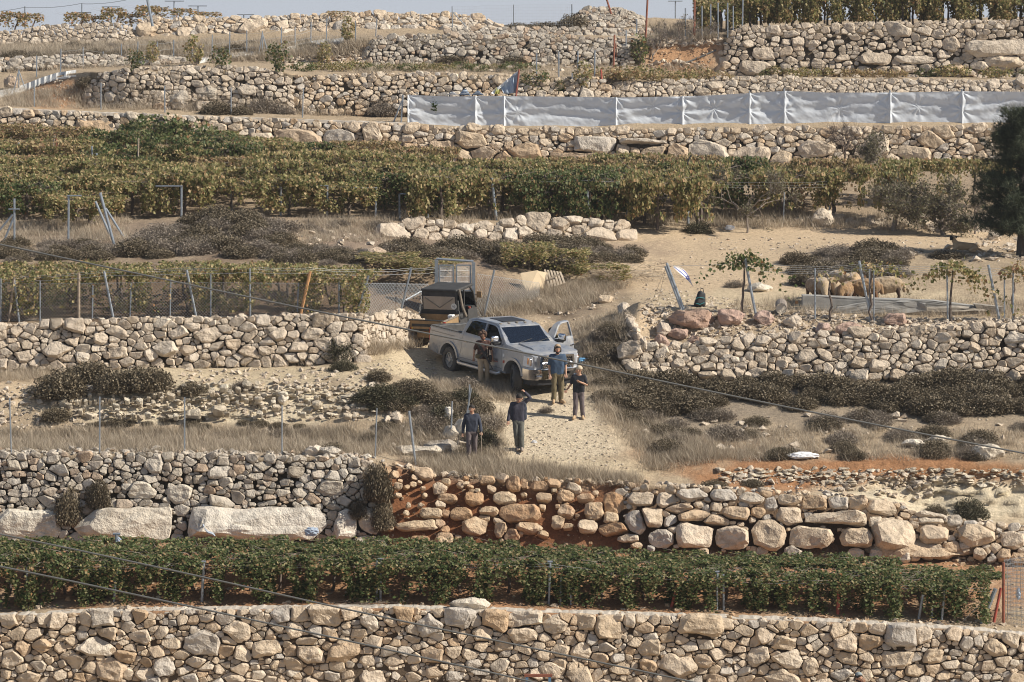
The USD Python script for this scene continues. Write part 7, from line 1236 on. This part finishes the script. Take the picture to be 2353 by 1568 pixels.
person('boy in a black T shirt and cream knitted cap turning back, hand at his chest', on(1330, 962), 1.60, -6, dict(er=(.27, .0, 1.15), wr=(.06, -.20, 1.26), el=(-.27, .03, 1.15), wl=(-.40, -.05, .98), hd=(.0, -.02, 1.64), look=(-.85, .12, -.05), kl=(-.10, -.06, .5), al=(-.13, -.06, .085), tl=(-.17, -.24, .03), kr=(.11, -.02, .5), ar=(.13, .05, .085), tr=(.14, -.10, .03)), ('shirt_black', 'trousers_mauve'), 'short', 'shaved', ('knit_cream', .03), fit=1.05, seed=4, skin='skin')
g5, D5 = person('curly haired man in a maroon shirt with a slung rifle beside the pickup', on(1110, 884), 1.66, 6, dict(el=(-.29, .02, 1.15), wl=(-.32, -.06, .92), er=(.28, .03, 1.15), wr=(.31, -.04, .90), look=(.15, -1, -.3), kl=(-.08, -.05, .5), al=(-.08, 0, .085), tl=(-.1, -.17, .03), kr=(.14, .02, .5), ar=(.15, .12, .09), tr=(.17, -.02, .03)), ('shirt_maroon', 'trousers_khaki'), 'short', 'curly', None, True, skin='skin_tan', shoe='boot_black', fit=1.04, seed=5)
gp = np.array(UsdGeom.Xformable(g5).GetLocalTransformation().ExtractTranslation()); gun = thing('slung_rifle', 'black rifle on a tan sling hanging before the man in the maroon shirt', 'rifle', tuple(gp + [0.03, -.20, 1.02]), ry=62)
part('receiver', rbox((.30, .05, .075), .012), 'gun_black', gun); q = MB(); q.tube([(.14, 0, .01), (.40, 0, .01)], .027, 8); q.tube([(.40, 0, .01), (.56, 0, .01)], .011, 7); q.put('barrel', 'gun_black', gun); part('stock', rbox((.22, .04, .10), .015).translate((-.25, 0, -.01)), 'gun_black', gun); part('magazine', rbox((.06, .025, .18), .01).rotate((0, -12, 0)).translate((.06, 0, -.11)), 'gun_black', gun); part('grip', rbox((.04, .03, .11), .01).rotate((0, 20, 0)).translate((-.09, 0, -.08)), 'gun_black', gun); part('sight', rbox((.13, .035, .05), .012).translate((.02, 0, .065)), 'gun_black', gun)
sl = MB(); sl.tube([V3(.11, -.07, 1.37) * .95, V3(.14, -.15, 1.22) * .95, V3(.13, -.15, .98) * .95, V3(.10, -.17, .90) * .95], .018, 5); obj('sling', sl.get(), 'sling_tan', g5)
part('belt_pouch', rbox((.22, .12, .15), .04).translate((-.16, -.08, .97)), 'trousers_olive', g5); part('holster', rbox((.10, .11, .24), .03).translate((.24, -.03, .88)), 'gun_black', g5); part('belt', rbox((.36, .25, .06), .02).translate((0, 0, .985)), 'gun_black', g5); part('shirt_print', rbox((.05, .012, .035), .004).translate((.11, -.115, 1.33)), 'white_cloth', g5)
tm_ = np.array(UsdGeom.Xformable(truck).GetLocalTransformation()).T; dr = (tm_ @ np.array([.45, 1.55, 0, 1]))[:3]
person('dark haired man leaning behind the open driver door, mostly hidden', dr + [0, 0, -.02], 1.72, -30, dict(hd=(-.02, -.12, 1.58), look=(-.4, -1, -.2)), ('trousers_olive', 'trousers_olive'), 'short', seed=6, skin='skin_tan')
hp = ground(1973, 82.6); person('man in a grey beanie at the bottom edge holding something dark to his face', hp, float((P(1973, 1546, 82.6) - hp)[2]) * .985, 20, dict(er=(.26, -.05, 1.2), wr=(.10, -.16, 1.53), look=(.2, -1, -.1)), ('shirt_black', 'trousers_grey'), 'long', 'short', ('beanie_grey', .05), True, seed=7)

# --- sheep: one pattern, several copies
def wool(name, tones):
    mat(name, {'tc': ('texture_coordinate', {}), 'n': ('noise_texture', {'scale': 5.0, 'detail': 5.0}), 'n2': ('noise_texture', {'scale': 38.0, 'detail': 4.0}), 'r': ('rgb_ramp', {'ramp': tones}), 'b': ('bump', {'strength': .7, 'distance': .03}), 'p': ('principled_bsdf', {'roughness': .95, 'sheen_weight': .3})}, [('tc.object', 'n.vector'), ('tc.object', 'n2.vector'), ('n.fac', 'r.fac'), ('r.color', 'p.base_color'), ('n2.fac', 'b.height'), ('b.normal', 'p.normal')])
wool('wool_cream', [(.3, (.30, .215, .13)), (.7, (.42, .32, .205))]); wool('wool_tan', [(.3, (.33, .21, .105)), (.7, (.50, .36, .21))]); wool('wool_brown', [(.3, (.17, .095, .04)), (.7, (.34, .21, .10))]); plain('sheep_face', (.055, .032, .02), .9, vary=.3); plain('sheep_face_brown', (.15, .075, .035), .9, vary=.3)
def sheep_pattern(name, wm, face, headdown, seed):
    c = class_thing(name); bd = M3.batch_hull([ball((.30, 0, .60), .21), ball((-.32, 0, .60), .22), ball((.05, 0, .54), .24), ball((-.1, 0, .68), .19)]); v, f = soft(bd, 3, .03, .05, seed); v = v + (meshkit.fbm(v * 16, 2, seed) - .5)[:, None] * .03; class_mesh(c, 'fleece', (v, f), wm, True)
    hz = .30 if headdown else .82; H_ = V3(.62, 0, hz); nk = chain_m([V3(.36, 0, .66), V3(.50, 0, (hz + .68) / 2), H_ + [-.06, 0, .05]], [.15, .11, .085]); class_mesh(c, 'neck', soft(nk, 2, .03, .03, seed), wm, True)
    hd = M3.batch_hull([ball(H_, .075), ball(H_ + ([.08, 0, -.14] if headdown else [.16, 0, -.06]), .045)]); class_mesh(c, 'head', soft(hd, 2, .03), face, True)
    for s in (-1, 1): class_mesh(c, 'ear', soft(M3.batch_hull([ball(H_ + [-.02, s * .07, .03], .02), ball(H_ + [-.03, s * .17, -.03], .018)]), 1, .03), face, True)
    for X, Z in ((.28, .35), (-.34, .38)):
        for s in (-1, 1): class_mesh(c, 'leg', soft(chain_m([V3(X, s * .12, .48), V3(X + (.0 if X > 0 else -.06), s * .12, .26), V3(X, s * .12, .03)], [.075 if X < 0 else .06, .036, .028]), 2, .03), face, True)
    class_mesh(c, 'tail', soft(M3.batch_hull([ball((-.52, 0, .62), .075), ball((-.56, 0, .42), .06)]), 2, .03), wm, True); return c
SP = [sheep_pattern('sheep_pattern', 'wool_cream', 'sheep_face', True, 1), sheep_pattern('sheep_pattern', 'wool_tan', 'sheep_face', True, 2), sheep_pattern('sheep_pattern', 'wool_brown', 'sheep_face_brown', True, 3)]
for u, Y, rz, k, s, lb in ((1873, 106.9, -75, 2, .92, 'dark brown sheep at the left end of the flock, head down'), (1890, 106.75, -88, 0, .98, 'cream sheep second from the left with its head in the trough'), (1912, 107.1, -82, 0, .95, 'cream sheep behind the bare trunk at the trough'), (1930, 108.1, -60, 0, 1.05, 'pale fleeced sheep at the back of the flock'), (1946, 106.8, -120, 2, .9, 'brown faced sheep in the middle of the flock, head lowered'), (1962, 107.7, -95, 1, 1.05, 'tan sheep at the back right of the flock'), (1985, 106.9, 170, 2, .98, 'shaggy brown sheep behind the leaning post'), (2036, 107.5, 178, 0, 1.0, 'cream sheep standing sideways at the right end of the flock')):
    ref('sheep', SP[k], lb, 'sheep', tuple(ground(u, Y)), rz, None, s * 1.12)

# --- resting dog
dg = ground(2212, 117.5); x = thing('dog', 'tan dog with a black muzzle lying in the shade of the pine', 'dog', tuple(dg), rz=4, scale=(1, 1, .92)); plain('dog_tan', (.42, .29, .17), .9, vary=.15); plain('dog_black', (.02, .018, .016), .8)
body = M3.batch_boolean([M3.batch_hull([ball((-.22, 0, .28), .17), ball((0, 0, .24), .175)]), M3.batch_hull([ball((0, 0, .25), .16), ball((.42, .02, .20), .16)]), M3.batch_hull([ball((-.26, 0, .36), .11), ball((-.33, -.02, .47), .095)]), chain_m([V3(-.24, -.12, .22), V3(-.40, -.13, .06), V3(-.72, -.13, .045)], [.075, .05, .04]), chain_m([V3(-.2, .1, .2), V3(-.36, .1, .06), V3(-.62, .1, .045)], [.07, .05, .04]), M3.batch_hull([ball((.45, -.13, .17), .12), ball((.25, -.18, .09), .07)]), chain_m([V3(.25, -.19, .07), V3(.42, -.2, .05), V3(.28, -.26, .04)], [.05, .04, .035]), chain_m([V3(.55, 0, .15), V3(.75, -.06, .05), V3(.85, -.15, .04)], [.05, .035, .02]), M3.batch_hull([ball((-.35, -.03, .58), .088), ball((-.40, -.05, .56), .07)]), M3.batch_hull([ball((-.42, -.08, .55), .05), ball((-.47, -.14, .53), .038)])], manifold3d.OpType.Add)
obj('body', soft(body, 4, .03, .015, 2), 'dog_tan', x, True); obj('muzzle', soft(M3.batch_hull([ball((-.43, -.10, .55), .056), ball((-.485, -.16, .53), .042), ball((-.41, -.09, .60), .045)]), 2, .02), 'dog_black', x, True)
for s in (-1, 1): obj('ear', soft(M3.batch_hull([ball((-.345 + s * .075, -.04 - s * .03, .655), .022), ball((-.36 + s * .115, -.07 - s * .03, .62), .02), ball((-.37 + s * .12, -.08 - s * .03, .57), .012)]), 1, .02), 'dog_black', x, True)
for s in (-1, 1): obj('eye', soft(ball((-.415 + s * .035, -.115 - s * .02, .605), .011), 1, .02), 'hair_dark', x)
# painted number on a stone of the broad rubble wall
org_, st_ = FACES['scree_wall']; _, _, sv = min(st_, key=lambda q: math.hypot(q[0] - 1519, q[1] - 820)); c_ = sv.mean(0); tm = meshkit.text_mesh('1526', .10, .004, bold=True); v = np.array(tm.vertices); v[:, 0] -= v[:, 0].mean(); v[:, 1] -= v[:, 1].mean()
near_ = sv[np.hypot(sv[:, 0] - c_[0], sv[:, 2] - c_[2]) < .17]; yf = float(near_[:, 1].min()) - .012
obj('painted_number', (np.c_[c_[0] + v[:, 0], yf - v[:, 2], c_[2] + v[:, 1]] - org_, tm.faces), 'badge', WALLS['scree_wall6'], label='number painted on one stone')
# ------------------------------------------------------------ autumn haze: one closed box of even, thin air round camera and hillside
mat('haze_air', {'v': ('principled_volume', {'color': (.93, .95, .98), 'density': 0.00016, 'anisotropy': 0.25})}, [], surface=None, volume='v.volume')
hz = trimesh.creation.box((34000, 9200, 62)); hz.apply_translation((1500, 4460, -14.5))
usdkit.mesh(stage, '/World/haze', hz, MAT['haze_air']); keys(stage.GetPrimAtPath('/World/haze'), 'thin pale haze over the whole hillside', None, None, 'stuff')
